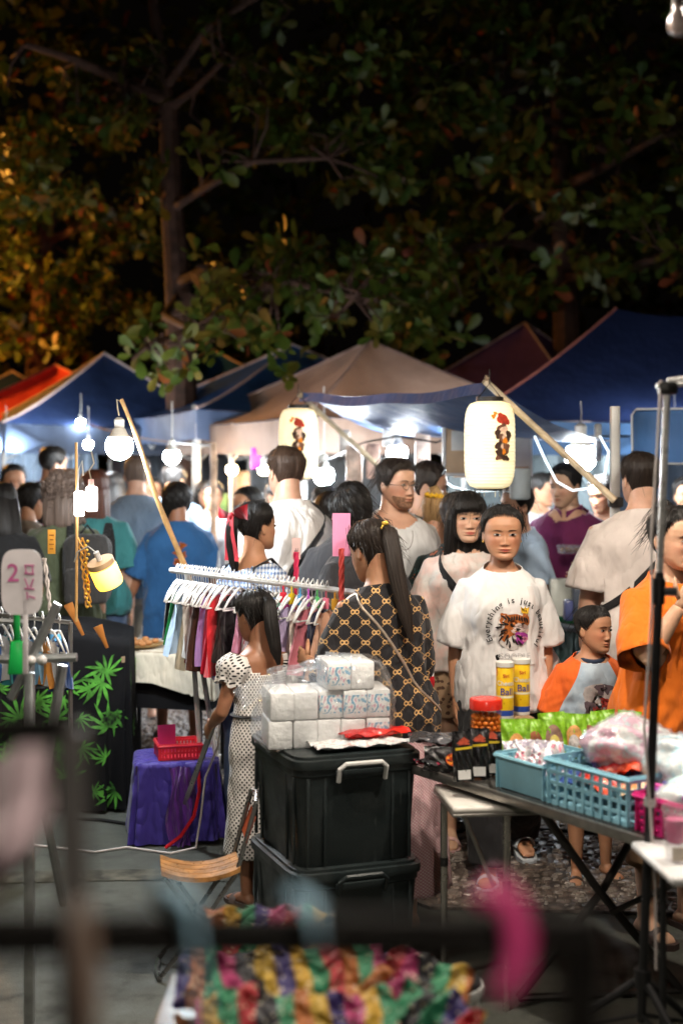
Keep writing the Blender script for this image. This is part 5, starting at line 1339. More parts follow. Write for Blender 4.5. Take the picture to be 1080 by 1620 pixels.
def beard(S, dens=.0025):   # short stubble shell under cheeks and chin
    T_, Z_, x_, y_ = head_arrays(60, np.linspace(.02, .30, 16)); a = np.abs(np.arctan2(np.sin(T_), np.cos(T_)))
    m_ = sm(.0, .10, .27+.06*np.abs(x_)/.3-Z_)*sm(0, .3, 1.5-a)*(1-gauss(Z_-.205, .03)*(np.abs(x_) < .10)); off = .010*m_-.012*(1-m_)
    V = np.stack([(x_+np.sin(T_)*off)*S.h, (y_-np.cos(T_)*off)*S.h, Z_*S.h], -1).reshape(-1, 3); V = S.hx(V)
    me = bpy.data.meshes.new('beard'); f = grid_faces(60, 16); me.from_pydata(V.tolist(), [], f[:-1]); me.polygons.foreach_set('use_smooth', [True]*(len(f)-1)); me.materials.append(mat('stubble', (.27,.14,.085), .85, var=.4, vscale=120, bump=.6, bscale=300)); link('beard', me, S.root)
beard(gla)
part('necklace', MB().tube([Vector(surf(gla, 'shirt', .05*math.cos(a), (1.36-.09*math.sin(a))*gla.k, False, .004)) for a in np.linspace(0, PI, 12)], .0018, 5), mat('cord_necklace', (.06,.03,.02), .7), gla.root)
# --- red bow
hb = bow.h
RB = cloth('red_satin', (.36,.008,.018), .2, .5)
def hp_(S, x, y, z): return Vector(S.hx([(x*S.h, y*S.h, z*S.h)])[0])
bw = MB(); c = (0, .52, .78)
for s in (-1, 1):
    bw.grid(lambda u, v, s=s: hp_(bow, s*(.02+.52*u), .62+.12*math.sin(PI*u)*(1 if v > .5 else -1)*abs(2*v-1), .74+(.06+.34*u)*(v-.5)*(1.1-.25*u)+.10*u), 10, 8)
    bw.grid(lambda u, v, s=s: hp_(bow, s*(.03+.16*u+.16*(v-.5)), .68+.03*math.sin(u*5), .74-.95*u), 10, 3)
bw.ball(tuple(hp_(bow, 0, .65, .74)), .018, 10, 8)
part('hair_bow', bw, RB, bow.root)
for s in (-1, 1):   # straps of her bag over the bare shoulders
    part('shoulder_strap', MB().tube([Vector(bow.bend(np.array(q)*bow.k)) for q in [(s*.11,-.135,1.22), (s*.115,-.12,1.33), (s*.105,-.02,1.425), (s*.10,.09,1.385), (s*.09,.125,1.25), (s*.08,.135,1.1)]], .016, 8, flat=.25), STRAP, bow.root)
part('back_strap', MB().tube([Vector(bow.bend(np.array(q)*bow.k)) for q in [(-.14,.10,1.30), (-.05,.122,1.335), (.05,.122,1.335), (.14,.10,1.30)]], .018, 8, flat=.25), STRAP, bow.root)
# --- scrunchie, hair clip, straw, bags
mb = MB(); mb.tube([hp_(blo, .17*math.cos(a)*(1+.1*math.sin(7*a)), .30+.14*math.sin(a), .92+.02*math.sin(9*a)) for a in np.linspace(0, 2*PI, 30)], [.012+.004*math.sin(i*2.1) for i in range(30)], 8)
part('scrunchie', mb, cloth('yellow_scrunchie', (.75,.45,.02)), blo.root)
mb = MB(); r_ = np.random.default_rng(5)
for i in range(14):
    q = r_.normal(size=3)*.05; mb.ball(tuple(hp_(ggw, .02+q[0]*.7, .50+q[1]*.6, .82+q[2])), .007, 8, 6)
part('hair_clip', mb, mat('gold_clip', (.75,.48,.08), .3, .5), ggw.root)
a_ = Vector(ora.arms['r'][2]); m0 = hp_(ora, .0, -.42, .20)
part('drinking_straw', MB().tube([m0, m0.lerp(a_, .6)+Vector((.01,-.03,.0)), a_+Vector((.01,-.04,-.02))], .0045, 8), mat('yellow_straw', (.85,.48,.02), .4), ora.root)
# --- polka dot dress with ruffled shoulders, black sash
POLKA = print_cloth('polka_dots', f_dots(.020, .20, (.74,.71,.68), (.012,.012,.014)))
k = gir.k; t_ = gir.tab; mb = MB(); rs = []
for z in [1.40,1.34,1.26,1.18,1.10,1.02,.95,.86,.76,.66,.56,.46,.36,.28,.22]:
    hw, f, b = (np.interp(max(z, .80), t_[:, 0], t_[:, i]) for i in (1, 2, 3)); fl = .012+.075*max(0, .98-z); w_ = 0
    hw = hw if z < 1.3 else hw*.80
    rs.append(gir.bend(ring_pts(z*k, (hw+fl)*k, (f+fl)*k, (b+fl)*k, 34, 2.1)))
mb.rings(rs[::-1])
def cut_top(V):
    dr = (V[:, 2] > 1.32*k-.35*np.maximum(0, V[:, 1])-.0)
    return dr, (lambda V, b: V)
gir.top = gir.garment('dress', mb, POLKA, .0095, [gir.cut_below(.29*k), cut_top], .013, 3)
for s, nm in ((-1, 'r'), (1, 'l')):
    sh, e, w_ = gir.arms[nm]; ax = Vector(e-sh).normalized(); c0 = Vector(sh); u0 = ax.orthogonal().normalized(); v0 = ax.cross(u0)
    def rf(u, v, s=s):
        a = u*2*PI; rad = (.052+.050*math.sin(PI*min(1, v*1.3)*.8)+.012*math.sin(a*9)*v)*k
        return c0+ax*(-.05+.17*v+.012*math.sin(a*5)*v)*k+(u0*math.cos(a)+v0*math.sin(a))*rad
    part('ruffle_sleeve', MB().grid(rf, 54, 8), POLKA, gir.root)
sash = []
for i in range(33):
    a = 2*PI*i/32; dr = Vector((math.cos(a), math.sin(a), 0)); c = Vector(gir.bend(np.array([0, 0, 1.05*k])))
    loc = gir.bvh['dress'].ray_cast(c+dr*.8, -dr, .9)[0]; sash.append((loc if loc is not None else c+dr*.1)+dr*.004)
part('sash', MB().tube(sash, .014, 8, cap=False, flat=.35, up=(0,0,1)), BLK, gir.root)
for dx in (-.012, .02): part('sash_tail', MB().tube([Vector((.03+dx*i*.5, .125+.012*i*.3, (1.05-.075*i)*k)) for i in range(5)], .010, 6, flat=.3), BLK, gir.root)
# --- backpack on the curly haired woman, back print on the blue tee, yellow bag
bp = thing('backpack', 'dark grey backpack on the curly haired woman', 'backpack', (X(140, 8.15), 8.12, 0), .1)
part('pack_body', MB().box((0,0,1.15), (.28,.17,.40), bevel=.08, seg=5), cloth('dark_backpack', (.035,.032,.030), .3), bp); part('front_pocket', MB().box((0,-.095,1.06), (.24,.06,.2), bevel=.025, seg=3), cloth('dark_backpack', (.035,.032,.030), .3), bp)
part('grab_loop', MB().tube([(-.04,0,1.35), (0,0,1.40), (.04,0,1.35)], .008, 6), STRAP, bp)
for s in (-1, 1): part('strap', MB().tube([(s*.10,.07,1.33), (s*.11,.16,1.40), (s*.12,.27,1.30), (s*.13,.24,1.05)], .022, 8, flat=.3), STRAP, bp)
decal(blb, 'tee_shirt', [blob2(-.01+q[0], 1.18+q[1], .022, .018, .35, i, 14) for i, q in enumerate([(0,.04), (.018,.01), (-.02,.0), (.0,-.03), (.02,-.045), (-.015,.06)])], I('orange_flower', (.50,.12,.02)), blb.top, back=True, off=.005)
hl = blb.root.location; wl = blb.arms['l'][2]; Rz = Matrix.Rotation(PI+.12, 3, 'Z'); hw_ = hl+Rz @ Vector(wl)
def bag(name, label, cat, loc, w_, hgt, dep, m_, seed=1):
    t = thing(name, label, cat, loc); r = np.random.default_rng(seed); ph = r.uniform(0, 6, 4)
    def fn(u, v):
        a = u*2*PI; q = math.sin(PI*min(.98, v*.9+.06))**.6*(1-.35*v); zz = -hgt*(1-v)
        wr = 1+.06*math.sin(7*a+ph[0]+v*9)+.05*math.sin(12*a+ph[1]-v*14)
        return (w_/2*q*math.cos(a)*wr, dep/2*q*math.sin(a)*wr, zz)
    part('sack', MB().grid(fn, 40, 18), m_, t, sharp=0); part('handle', MB().tube([(-.02,0,-.02), (-.015,0,.04), (.015,0,.04), (.02,0,-.02)], .006, 6), m_, t)
    return t
bag('carrier_bag', 'yellow plastic carrier bag hanging from the boy in blue', 'bag', (hw_.x, hw_.y-.03, hw_.z-.12), .20, .26, .12, mat('yellow_plastic_bag', (.62,.36,.02), .35, transl=.3), 1)
bag('carrier_bag', 'white carrier bag beside the yellow one', 'bag', (hw_.x+.13, hw_.y+.08, hw_.z-.14), .18, .24, .12, mat('white_plastic_bag', (.7,.66,.62), .35, transl=.3), 2)
cb = bag('crochet_bag', 'small red and white crocheted bag behind the monogram blouse', 'bag', P(668, 1015, 5.75), .11, .24, .07, print_cloth('red_white_crochet', lambda n, co: n.mix(n.math('GREATER_THAN', n.math('SINE', n.math('MULTIPLY', n.sep(co)[2], 42)), .45), (.50,.012,.02,1), (.8,.78,.76,1)), .6), 3)
part('tote_strap', MB().tube([Vector(surf(tig, 'tee_shirt', .115*tig.k+.008*math.sin(i), (1.345-.05*i)*tig.k, False, .006)) for i in range(8)], .014, 6, flat=.3), cloth('tote_canvas', (.72,.68,.66)), tig.root)
tb = bag('tote_bag', 'white cloth tote hanging at the side of the tiger tee', 'bag', (tig.root.location.x+.20, 6.2, .98), .20, .30, .07, cloth('tote_canvas', (.72,.68,.66)), 6)
ph = thing('phone', 'black phone held low by the woman in the tiger tee', 'phone', (tig.root.location.x+.245, 5.98, .62), (0, .15, .3)); part('case', MB().box((0,0,0), (.078,.01,.155), bevel=.004), mat('phone_black', (.02,.02,.022), .25), ph); part('screen', MB().box((0,-.0056,0), (.070,.002,.145)), mat('phone_screen', (.015,.016,.02), .08), ph)
# ================================================================== GOODS INSIDE THE FAR STALLS
def fbox(name, label, cat, px, py, d, wpx, hpx, dep, m_, group=None, bevel=.006, rz=0.):
    s = d/FPX; return tag(part(name, MB().box((0,0,0), (wpx*s, dep, hpx*s), bevel=bevel), m_, loc=P(px, py, d), rotz=rz), label, cat, group)
cur_ = thing('curtain', 'grey blue curtain closing the back of the left stall', 'curtain', (X(75,14.2), 14.2, 0)); part('cloth', MB().grid(lambda u, v: (-.50+1.0*u, .03*math.sin(u*60), .4+1.75*v), 90, 6), cloth('grey_blue_curtain', (.13,.17,.22), .4), cur_)
bd = thing('menu_board', 'beige menu board behind the large lantern', 'board', P(770, 705, 8.75), .1); part('panel', MB().box((0,0,0), (.52,.02,.34), bevel=.004), mat('beige_board', (.55,.38,.24), .6), bd)
for z in (-.178, .178): part('frame', MB().box((0,-.004,z), (.54,.03,.018)), mat('white_frame', (.75,.75,.75), .5), bd)
for x in (-.27, .27): part('frame', MB().box((x,-.004,0), (.018,.03,.374)), mat('white_frame', (.75,.75,.75), .5), bd)
part('note', MB().box((-.18,-.014,.03), (.09,.006,.12), bevel=.002), mat('white_paper', (.72,.72,.70), .6), bd); part('note', MB().box((.20,-.014,-.02), (.12,.006,.22), bevel=.002), mat('white_paper', (.72,.72,.70), .6), bd)
bk = thing('plastic_tub', 'white translucent tub hanging right of the large lantern', 'tub', P(822, 765, 8.0)); part('wall', MB().lathe([(.045,-.09), (.058,-.08), (.062,.08), (.055,.085)], seg=24), mat('milky_plastic', (.55,.60,.62), .4, transl=.5), bk)
tube_g = emis('led_strip_glow', (.80,.93,1.0), 2.2)
for lab, pts, d in [('glowing LED strip looped below the awning strut', [(845,690), (862,728), (880,762), (905,776), (935,772), (955,755), (962,715), (948,690)], 8.3), ('glowing LED strip curving behind the large lantern', [(690,752), (715,770), (745,778), (790,775)], 8.6)]:
    tag(part('led_strip', MB().tube([P(x, y, d) for x, y in pts], .0055, 7), tube_g), lab, 'light strip')
for i, (px, py, w_, h_, d, c, lab) in enumerate([(560,735,26,60,9.9,(.60,.45,.36),'brown paper pouch hanging under the awning, left'), (590,730,22,55,9.8,(.55,.35,.28),'tan pouch hanging under the awning, middle'), (545,700,18,40,10.2,(.7,.66,.6),'pale pouch hanging high under the awning'), (612,690,14,34,9.9,(.72,.72,.7),'white card hanging under the awning'), (668,720,24,70,9.6,(.55,.42,.36),'beige bag hanging behind the man in green'), (405,725,16,34,11.6,(.55,.05,.40),'magenta pouch above the warm bulb'), (382,770,26,50,12.4,(.16,.12,.10),'brown sack standing behind the warm bulbs'), (440,790,40,40,12.6,(.35,.30,.28),'grey carton behind the lantern'), (345,800,30,40,12.3,(.10,.20,.08),'green crate beside the wooden post'), (860,850,60,50,9.9,(.20,.22,.24),'grey crate in the right stall'), (945,700,10,60,8.8,(.7,.72,.72),'white cloth strip hanging below the awning'), (735,740,40,30,9.4,(.30,.18,.10),'brown carton under the menu board')]):
    fbox('pouch' if 'pouch' in lab or 'bag' in lab or 'sack' in lab else 'carton', lab, 'pouch' if 'pouch' in lab or 'bag' in lab else 'goods', px, py, d, w_, h_, .06, mat('far_goods_%d' % i, c, .5, var=.4, vscale=12), 'goods hung in the far stalls', .012)
# counter of the right stall
cn_ = thing('stall_counter', 'long stall counter with green trays behind the boy', 'counter', (1.55, 8.35, 0), -1.05)
part('counter_top', MB().box((0,0,.80), (2.2,.6,.03), bevel=.004), mat('steel_counter', (.30,.31,.32), .3, .6), cn_); part('skirt', MB().box((0,-.02,.40), (2.16,.55,.77)), cloth('counter_skirt', (.05,.10,.09)), cn_)
for i in range(6):
    p = Matrix.Rotation(-1.05, 3, 'Z') @ Vector((-.9+.36*i, -.12, 0)); t = thing('food_tray', 'green food tray, %s along the right stall counter' % ['first', 'second', 'third', 'fourth', 'fifth', 'sixth'][i], 'tray', (1.55+p.x, 8.35+p.y, .817), -1.05, 'green trays on the right counter')
    part('tray', MB().box((0,0,.018), (.30,.24,.035), bevel=.008, taper=.9), mat('green_tray', (.03,.28,.09), .4), t)
    for q in range(6): part('food', MB().ball((-.09+.09*(q % 3), -.05+.10*(q//3), .045), (.035,.035,.018), 10, 6), mat('tray_food_%d' % (i % 3), [(.70,.60,.50), (.62,.20,.06), (.65,.45,.15)][i % 3], .5, var=.4, vscale=30), t)
for i, (px, py, d, w_, h_, c, lab) in enumerate([(885,945,7.9,34,60,(.62,.66,.62),'tall white carton on the counter behind the tiger tee'), (912,950,7.7,16,44,(.08,.10,.14),'dark bottle on the right counter'), (925,962,7.6,14,40,(.55,.65,.70),'pale blue bottle on the right counter'), (898,965,7.65,14,34,(.10,.12,.30),'blue bottle on the right counter')]):
    fbox('carton' if i == 0 else 'bottle', lab, 'carton' if i == 0 else 'bottle', px, py, d, w_, h_, .08, mat('counter_goods_%d' % i, c, .3, coat=.3), None, .015)
for i, (cx, d, w_, col) in enumerate([(-2.4, 12.2, 2.0, (.30,.10,.08)), (-.9, 12.4, 1.8, (.08,.12,.24)), (.6, 11.4, 1.7, (.30,.22,.16)), (2.8, 11.2, 1.8, (.10,.14,.22)), (-4.4, 13.2, 2.0, (.22,.22,.24))]):
    t = thing('stall_table', 'draped stall table under the %s' % ['navy tent at left', 'deep blue tent', 'brown tent', 'big navy tent', 'red tent'][i], 'table', (cx, d, 0), .15*(i-2)); part('table_board', MB().box((0,0,.79), (w_,.7,.03)), mat('plywood', (.3,.2,.12), .7), t); part('cloth', MB().grid(lambda u, v: (-w_/2*1.02+w_*1.02*u, -.36-.012*math.sin(u*50)*v, .81-.75*v), 60, 6), cloth('stall_cloth_%d' % i, col), t)
    r = np.random.default_rng(i)
    for j in range(7):
        hgt = r.uniform(.10,.40); x = -w_/2+.15+(w_-.3)*j/6; c = [(.6,.58,.55), (.5,.1,.1), (.1,.2,.45), (.6,.4,.1), (.15,.3,.15), (.65,.35,.45), (.2,.2,.22)][(j+i) % 7]; nm = ['white', 'red', 'blue', 'ochre', 'green', 'pink', 'dark grey'][(j+i) % 7]
        q = Matrix.Rotation(.15*(i-2), 3, 'Z') @ Vector((x, r.uniform(-.15,.15), 0)); tag(part('goods_box', MB().box((0,0,hgt/2), (r.uniform(.12,.2), .2, hgt), bevel=.01), mat('goods_'+nm, c, .5, var=.3, vscale=14), loc=(cx+q.x, d+q.y, .807), rotz=r.uniform(-.3,.3)), '%s goods box on the stall table under the %s' % (nm, ['navy tent at left', 'deep blue tent', 'brown tent', 'big navy tent', 'red tent'][i]), 'box')
aw2 = thing('side_awning', 'light blue box awning at the right edge with white piping', 'awning', P(1060, 690, 8.0), -.15); part('panel', MB().grid(lambda u, v: (-.21+.9*u, .02*math.sin(u*12), -.15+.30*v), 20, 6), fabric('light_blue_awning', (.04,.10,.22), .4), aw2); part('piping', MB().tube([(-.21,-.01,-.16), (-.215,-.01,.12), (-.19,-.01,.152), (.69,-.01,.16)], .007, 6), mat('white_piping', (.45,.47,.5), .5), aw2); part('piping', MB().tube([(-.21,-.01,-.155), (.69,-.01,-.155)], .007, 6), mat('white_piping', (.45,.47,.5), .5), aw2)

# sheets added at the backs of the stalls to catch lamp light
for i, (x0, x1, d, c, lab) in enumerate([(-.95, .75, 14.9, (.16,.17,.18), 'grey sheet added to catch light under the brown tent'), (-2.6, -1.1, 16.2, (.14,.16,.19), 'grey sheet added to catch light under the deep blue tent'), (.9, 2.3, 12.0, (.13,.16,.17), 'grey sheet added to catch light behind the goods of the right stall'), (2.2, 4.0, 14.5, (.11,.14,.19), 'blue grey sheet added to catch light under the large navy tent'), (-5.6, -3.6, 17.8, (.17,.15,.14), 'grey sheet added to catch light under the red tent')]):
    sh_ = thing('added_sheet', lab, 'sheet', (x0, d, 0)); part('cloth', MB().grid(lambda u, v: ((x1-x0)*u, .04*math.sin(u*37+v*2), .25+1.75*v-.04*math.sin(PI*u)*v), 60, 8), cloth('added_sheet_%d' % i, c, .4), sh_); part('rope', MB().tube([(0,0,2.01), ((x1-x0)/2,0,1.97), (x1-x0,0,2.01)], .006, 5), mat('lashing_rope', (.22,.15,.10), .9), sh_)
# cables looping from tent to tent
for i, pts in enumerate([[(130,668,13.4), (200,690,12.5), (270,700,11.3), (340,705,11.2)], [(417,725,12), (465,735,11), (512,730,10.4), (575,700,9.8), (628,690,9.3)], [(628,690,9.3), (690,700,9.0), (720,688,8.9), (800,680,8.8), (918,690,9.3)], [(918,690,9.3), (1000,690,10.2), (1066,690,11.4)]]):
    tag(part('cable', MB().tube([P(*p) for p in pts], .007, 5), mat('black_cord', (.012,.012,.012), .6)), ['cable linking the bulbs under the navy and deep blue tents', 'cable linking the warm bulbs to the awning bulbs', 'cable running behind the large lantern', 'cable running to the right edge bulb'][i], 'cable')
# ================================================================== STORAGE BINS AND WHAT LIES ON THEM
def m_bin():
    m, n, b = base_mat('dark_green_grey_plastic'); co = n.coord('Object')
    sc = n.ramp(n.noise(n.mapping(co, (70, 70, 4), rot=(.3, .9, .2)), 1, 2, .4), [(.70, (0,0,0)), (.76, (.5,)*3)]); du = n.ramp(n.noise(co, 7, 6, .7), [(.5, (0,0,0)), (.8, (.35,)*3)])
    c = n.mix(du, (.014,.020,.021,1), (.065,.068,.064,1)); c = n.mix(sc, c, (.10,.11,.11,1)); n.setin(b.inputs['Base Color'], c)
    n.setin(b.inputs['Roughness'], n.ramp(n.noise(co, 9, 5, .65), [(.3, (.26,)*3), (.7, (.52,)*3)])); n.setin(b.inputs['Normal'], n.bump(n.noise(co, 90, 3), .12, .004)); return m
BINP = m_bin()
def bin_(label, loc, rz, W, D, Hh, hm=None):
    t = thing('storage_bin', label, 'bin', loc, rz)
    mb = MB(); n = 48; rs = []
    def rr(w_, d_, z, c=.06):
        out = []
        for i in range(n):
            a = 2*PI*i/n+PI/n; e = 2/9.; x, y = np.sign(math.cos(a))*abs(math.cos(a))**e*w_/2, np.sign(math.sin(a))*abs(math.sin(a))**e*d_/2; out.append((x, y, z))
        return out
    for z, q in [(0,.86), (.02,.885), (Hh*.5,.92), (Hh-.06,.95), (Hh-.055,.97), (Hh-.03,.97)]: rs.append(rr(W*q, D*q, z))
    part('tub', mb.rings(rs), BINP, t)
    rim = MB().rings([rr(W*.96, D*.96, Hh-.034), rr(W*1.0, D*1.0, Hh-.032), rr(W*1.01, D*1.01, Hh-.02), rr(W*1.005, D*1.005, Hh-.002), rr(W*.97, D*.97, Hh)], cap=True); part('rim', rim, BINP, t)
    part('lid', MB().rings([rr(W*.95, D*.95, Hh-.004), rr(W*.95, D*.95, Hh+.010), rr(W*.90, D*.90, Hh+.013)]), BINP, t)
    for k_ in range(7):   # ribs moulded into front and side
        x = -W*.40+W*.80*k_/6
        if k_ in (0, 1, 5, 6): part('rib', MB().box((x*.97, -D*.465, Hh*.45), (.012,.012,Hh*.78), bevel=.004), BINP, t)
        y = -D*.40+D*.80*k_/6
        if k_ in (0, 1, 5, 6): part('rib', MB().box((-W*.465, y*.97, Hh*.45), (.012,.012,Hh*.78), bevel=.004), BINP, t)
    hm = hm or mat('white_clip_handle', (.72,.72,.70), .4)
    for s in (-1, 1):
        y = s*(D*.505+.004)
        part('handle', MB().tube([(-.085,y,Hh-.075), (-.085,y+s*.014,Hh-.03), (-.065,y+s*.022,Hh-.012), (.065,y+s*.022,Hh-.012), (.085,y+s*.014,Hh-.03), (.085,y,Hh-.075)], .0085, 8), hm, t)
        part('handle_bracket', MB().box((0,y-s*.004,Hh-.052), (.19,.012,.030), bevel=.004), BINP, t)
    return t
BA = .356; BC = (-.030, 5.14)
bin_('dark plastic storage bin with white handle on top of another', (BC[0], BC[1], .378), BA, .48, .56, .384)
bin_('dark plastic storage bin standing on the ground under the other', (BC[0], BC[1], 0), BA, .485, .565, .378, BINP)
ctop = .378+.384+.013
RB3 = Matrix.Rotation(.20, 4, 'Z')
def on_bin(x, y, z=0): q = RB3 @ Vector((x, y, 0)); return Vector((BC[0]+q.x, BC[1]+q.y, ctop+z))
def m_tissue(nm, printed):
    if nm in MATS: return MATS[nm]
    m, n, b = base_mat(nm); co = n.coord('Object'); c = (.88,.88,.88,1)
    if printed:
        x, y, z = n.sep(co); v = n.noise(n.mapping(co, (70, 70, 40)), 1, 2)
        band = n.math('LESS_THAN', n.math('ABSOLUTE', n.math('SUBTRACT', z, .05)), .032)
        c = n.mix(n.math('MULTIPLY', band, n.math('GREATER_THAN', v, .55)), c, (.18,.42,.62,1)); c = n.mix(n.math('MULTIPLY', band, n.math('LESS_THAN', v, .40)), c, (.75,.45,.55,1))
    n.setin(b.inputs['Base Color'], c); b.inputs['Roughness'].default_value = .3; b.inputs['Coat Weight'].default_value = .3
    n.setin(b.inputs['Normal'], n.bump(n.noise(co, 45, 3), .5, .01)); MATS[nm] = m; return m
ordn = ['first', 'second', 'third', 'fourth', 'fifth']
def pack_mesh(w_, d_, h_): return MB().box((0,0,h_/2), (w_+.001, d_, h_+.001), bevel=.007, seg=2)
for row, (n_, z, lab, off) in enumerate([(5, .0, 'bottom', 0), (5, .100, 'middle', .0), (2, .200, 'top', .205)]):
    for i in range(n_):
        w_ = .084; x = -.215+.0865*i+off+(.005 if row == 1 else 0); pr = (row == 1 and i in (2, 3, 4)) or (row == 2 and i == 0) or (row == 0 and i == 4)
        o = part('tissue_pack', pack_mesh(w_, .20, .097), m_tissue('tissue_printed' if pr else 'tissue_plain', pr), None, loc=on_bin(x, -.055+.006*((i*7) % 3), z), rotz=.20+.02*((i*5+row) % 3-1))
        tag(o, '%s tissue pack, %s from the left in the %s row on the bin' % ('printed' if pr else 'white', ordn[i], lab), 'tissue pack', 'tissue packs stacked on the bin')
wr = thing('plastic_wrap', 'clear plastic bag pulled over the stacked tissue packs', 'plastic bag', on_bin(-.04, -.05, 0), .20)
def wrapf(u, v):
    a = u*2*PI; e = .42; z = .315*v
    hx_, hy = (.238, .128) if v < .62 else (.238-.30*(v-.62)*.4, .128-.10*(v-.62))
    x = np.sign(math.cos(a))*abs(math.cos(a))**e*hx_; y = np.sign(math.sin(a))*abs(math.sin(a))**e*hy
    if v > .6 and x < 0: z -= .05*(v-.6)/.4*abs(x)/.2
    k_ = 1+.025*math.sin(a*9+v*11)+.02*math.sin(a*17-v*19)
    if v > .93: k_ *= max(.02, (1-v)/.07)
    return (x*k_+(-.02*math.sin(v*7) if x < 0 else 0), y*k_, z+.008*math.sin(a*6))
part('film', MB().grid(wrapf, 90, 34), film('clear_wrap', (.95,.96,.98), .08, .80), wr, sharp=0)
part('bag_neck', MB().grid(lambda u, v: (-.20-.12*v+.02*math.sin(u*9), -.06+.14*(u-.5)*(1-.3*v), .20+.07*v+.03*math.sin(u*7+v*4)-.10*v*v), 18, 10), film('clear_wrap'), wr, sharp=0)

def pouch(name, label, cat, loc, rot, w_, h_, t_, mats, seed=1, group=None, flat=False, crimp=True, mats_fn=None, parent=None):
    """pillow pack with crimped ends; stands on its lower edge, or lies flat"""
    r = np.random.default_rng(seed); ph = r.uniform(0, 6, 6); t = thing(name, label, cat, loc, rot, group) if parent is None else parent
    def side(s):
        def fn(u, v):
            x = (u-.5)*w_*(1-.05*math.sin(PI*v)); q = (max(0, math.sin(PI*u))**.6)*(max(0, math.sin(PI*min(1, max(0, (v-.06)/.88))))**.55)
            y = s*(t_/2*q+.0006)+.006*math.sin(u*11+ph[0])*math.sin(v*9+ph[1])*(1-q*.3)+.004*math.sin(u*23+v*17+ph[2])
            return (x, y, v*h_) if not flat else (x, (v-.5)*h_, y+t_/2+.008)
        return fn
    part('front', MB().grid(side(-1), 16, 18), mats[0], t, sharp=0); part('back', MB().grid(side(1), 16, 18), mats[-1], t, sharp=0)
    return t
def foil(nm, colfn=None, col=(.5,.5,.5), rough=.22, metal=.0):
    if nm in MATS: return MATS[nm]
    m, n, b = base_mat(nm); co = n.coord('Object')
    n.setin(b.inputs['Base Color'], colfn(n, co) if colfn else c4(col)); b.inputs['Roughness'].default_value = rough; b.inputs['Metallic'].default_value = metal; b.inputs['Coat Weight'].default_value = .4; b.inputs['Coat Roughness'].default_value = .1
    n.setin(b.inputs['Normal'], n.bump(n.noise(co, 38, 4, .6), .65, .012)); MATS[nm] = m; return m
def patchy(cols, sc, stretch=(1,1,1)):
    return lambda n, co: n.ramp(n.noise(n.mapping(co, stretch), sc, 3, .6), [(.3+.4*i/(len(cols)-1), c) for i, c in enumerate(cols)], 'CONSTANT')
def on_front(x, y, z=0): q = Matrix.Rotation(BA, 4, 'Z') @ Vector((x, y, 0)); return Vector((BC[0]+q.x, BC[1]+q.y, ctop+z))
pouch('foil_bag', 'crumpled red plastic bag lying on the bin lid', 'bag', on_front(.10, -.165, .024), BA+.12, .26, .08, .03, [foil('red_foil', patchy([(.45,.01,.01), (.70,.03,.02), (.55,.02,.02)], 7)), foil('red_foil')], 3, flat=True)
pouch('flat_packet', 'flat clear packet with confetti print on the bin lid', 'packet', on_front(.03, -.185, .001), BA, .36, .13, .022, [foil('confetti_film', patchy([(.55,.62,.66), (.70,.72,.70), (.60,.45,.45), (.62,.62,.35)], 60), rough=.15), foil('confetti_film')], 4, flat=True)

blk_ = mat('black_metal', (.014,.014,.015), .38)
# ================================================================== SNACK TABLE, right foreground
TA = math.atan2(-.84, .54); TO = Vector((.249, 4.974, 0)); TR = Matrix.Rotation(TA, 3, 'Z'); TZ = .72
def tw(x, y, z=0): return TO+TR @ Vector((x, y, 0))+Vector((0, 0, TZ+z))
def t_local(px, d):
    q = TR.inverted() @ (Vector((X(px, d), d, 0))-TO); return q.x, q.y
tt = thing('folding_table', 'dark topped folding table with steel edge full of snacks', 'table', TO, TA)
darktop = mat('dark_laminate', (.030,.028,.026), .22, var=.3, vscale=7); alu = mat('brushed_steel_edge', (.42,.40,.37), .32, .85, var=.15, vscale=20); legm = mat('dark_steel_leg', (.10,.09,.085), .35, .7)
part('table_top', MB().box((1.05,.37,TZ-.013), (2.1,.74,.022), bevel=.004), darktop, tt)
for c, s in (((1.05,-.004,TZ-.016), (2.11,.012,.032)), ((1.05,.744,TZ-.016), (2.11,.012,.032)), ((-.004,.37,TZ-.0165), (.012,.75,.032)), ((2.104,.37,TZ-.0165), (.012,.75,.032))):
    part('edge_strip', MB().box(c, s, bevel=.003), alu, tt)
for x0 in (.55, 1.75):
    for s, y0, y1 in ((1, .10, .62), (-1, .64, .12)):
        part('leg', MB().tube([(x0-.02*s, y0, TZ-.03), (x0, (y0+y1)/2, TZ*.5), (x0+.12*s, y1, .015)], .014, 10), legm, tt)
    part('foot_bar', MB().tube([(x0+.12,.62,.015), (x0-.12,.12,.015)], .013, 8), legm, tt)
for x0 in (.9, 1.3): part('brace', MB().tube([(x0-.3,.37,.30), (x0+.35,.37,TZ-.04)], .010, 8), legm, tt)
wt = thing('side_table', 'small white folding table pushed under the snack table', 'table', (X(775,4.76), 4.76, 0), .12)
wl_ = mat('white_laminate', (.66,.63,.58), .35, var=.08)
part('table_top', MB().box((0,0,.655), (.32,.34,.024), bevel=.010, seg=3), wl_, wt); part('edge_strip', MB().box((0,0,.640), (.325,.345,.012), bevel=.004), alu, wt)
for x, y in ((.02,-.15), (.09,.14), (-.13,.14)):
    part('leg', MB().tube([(x,y,.64), (x,y,.0)], .0125, 10), mat('chromed_leg', (.55,.52,.48), .25, .9), wt); part('leg_cap', MB().tube([(x,y,.39), (x,y,.42)], .0145, 10), mat('black_cap', (.02,.02,.02), .5), wt)
part('strut', MB().tube([(-.12,-.12,.64), (-.02,-.13,.40)], .007, 6), alu, wt)
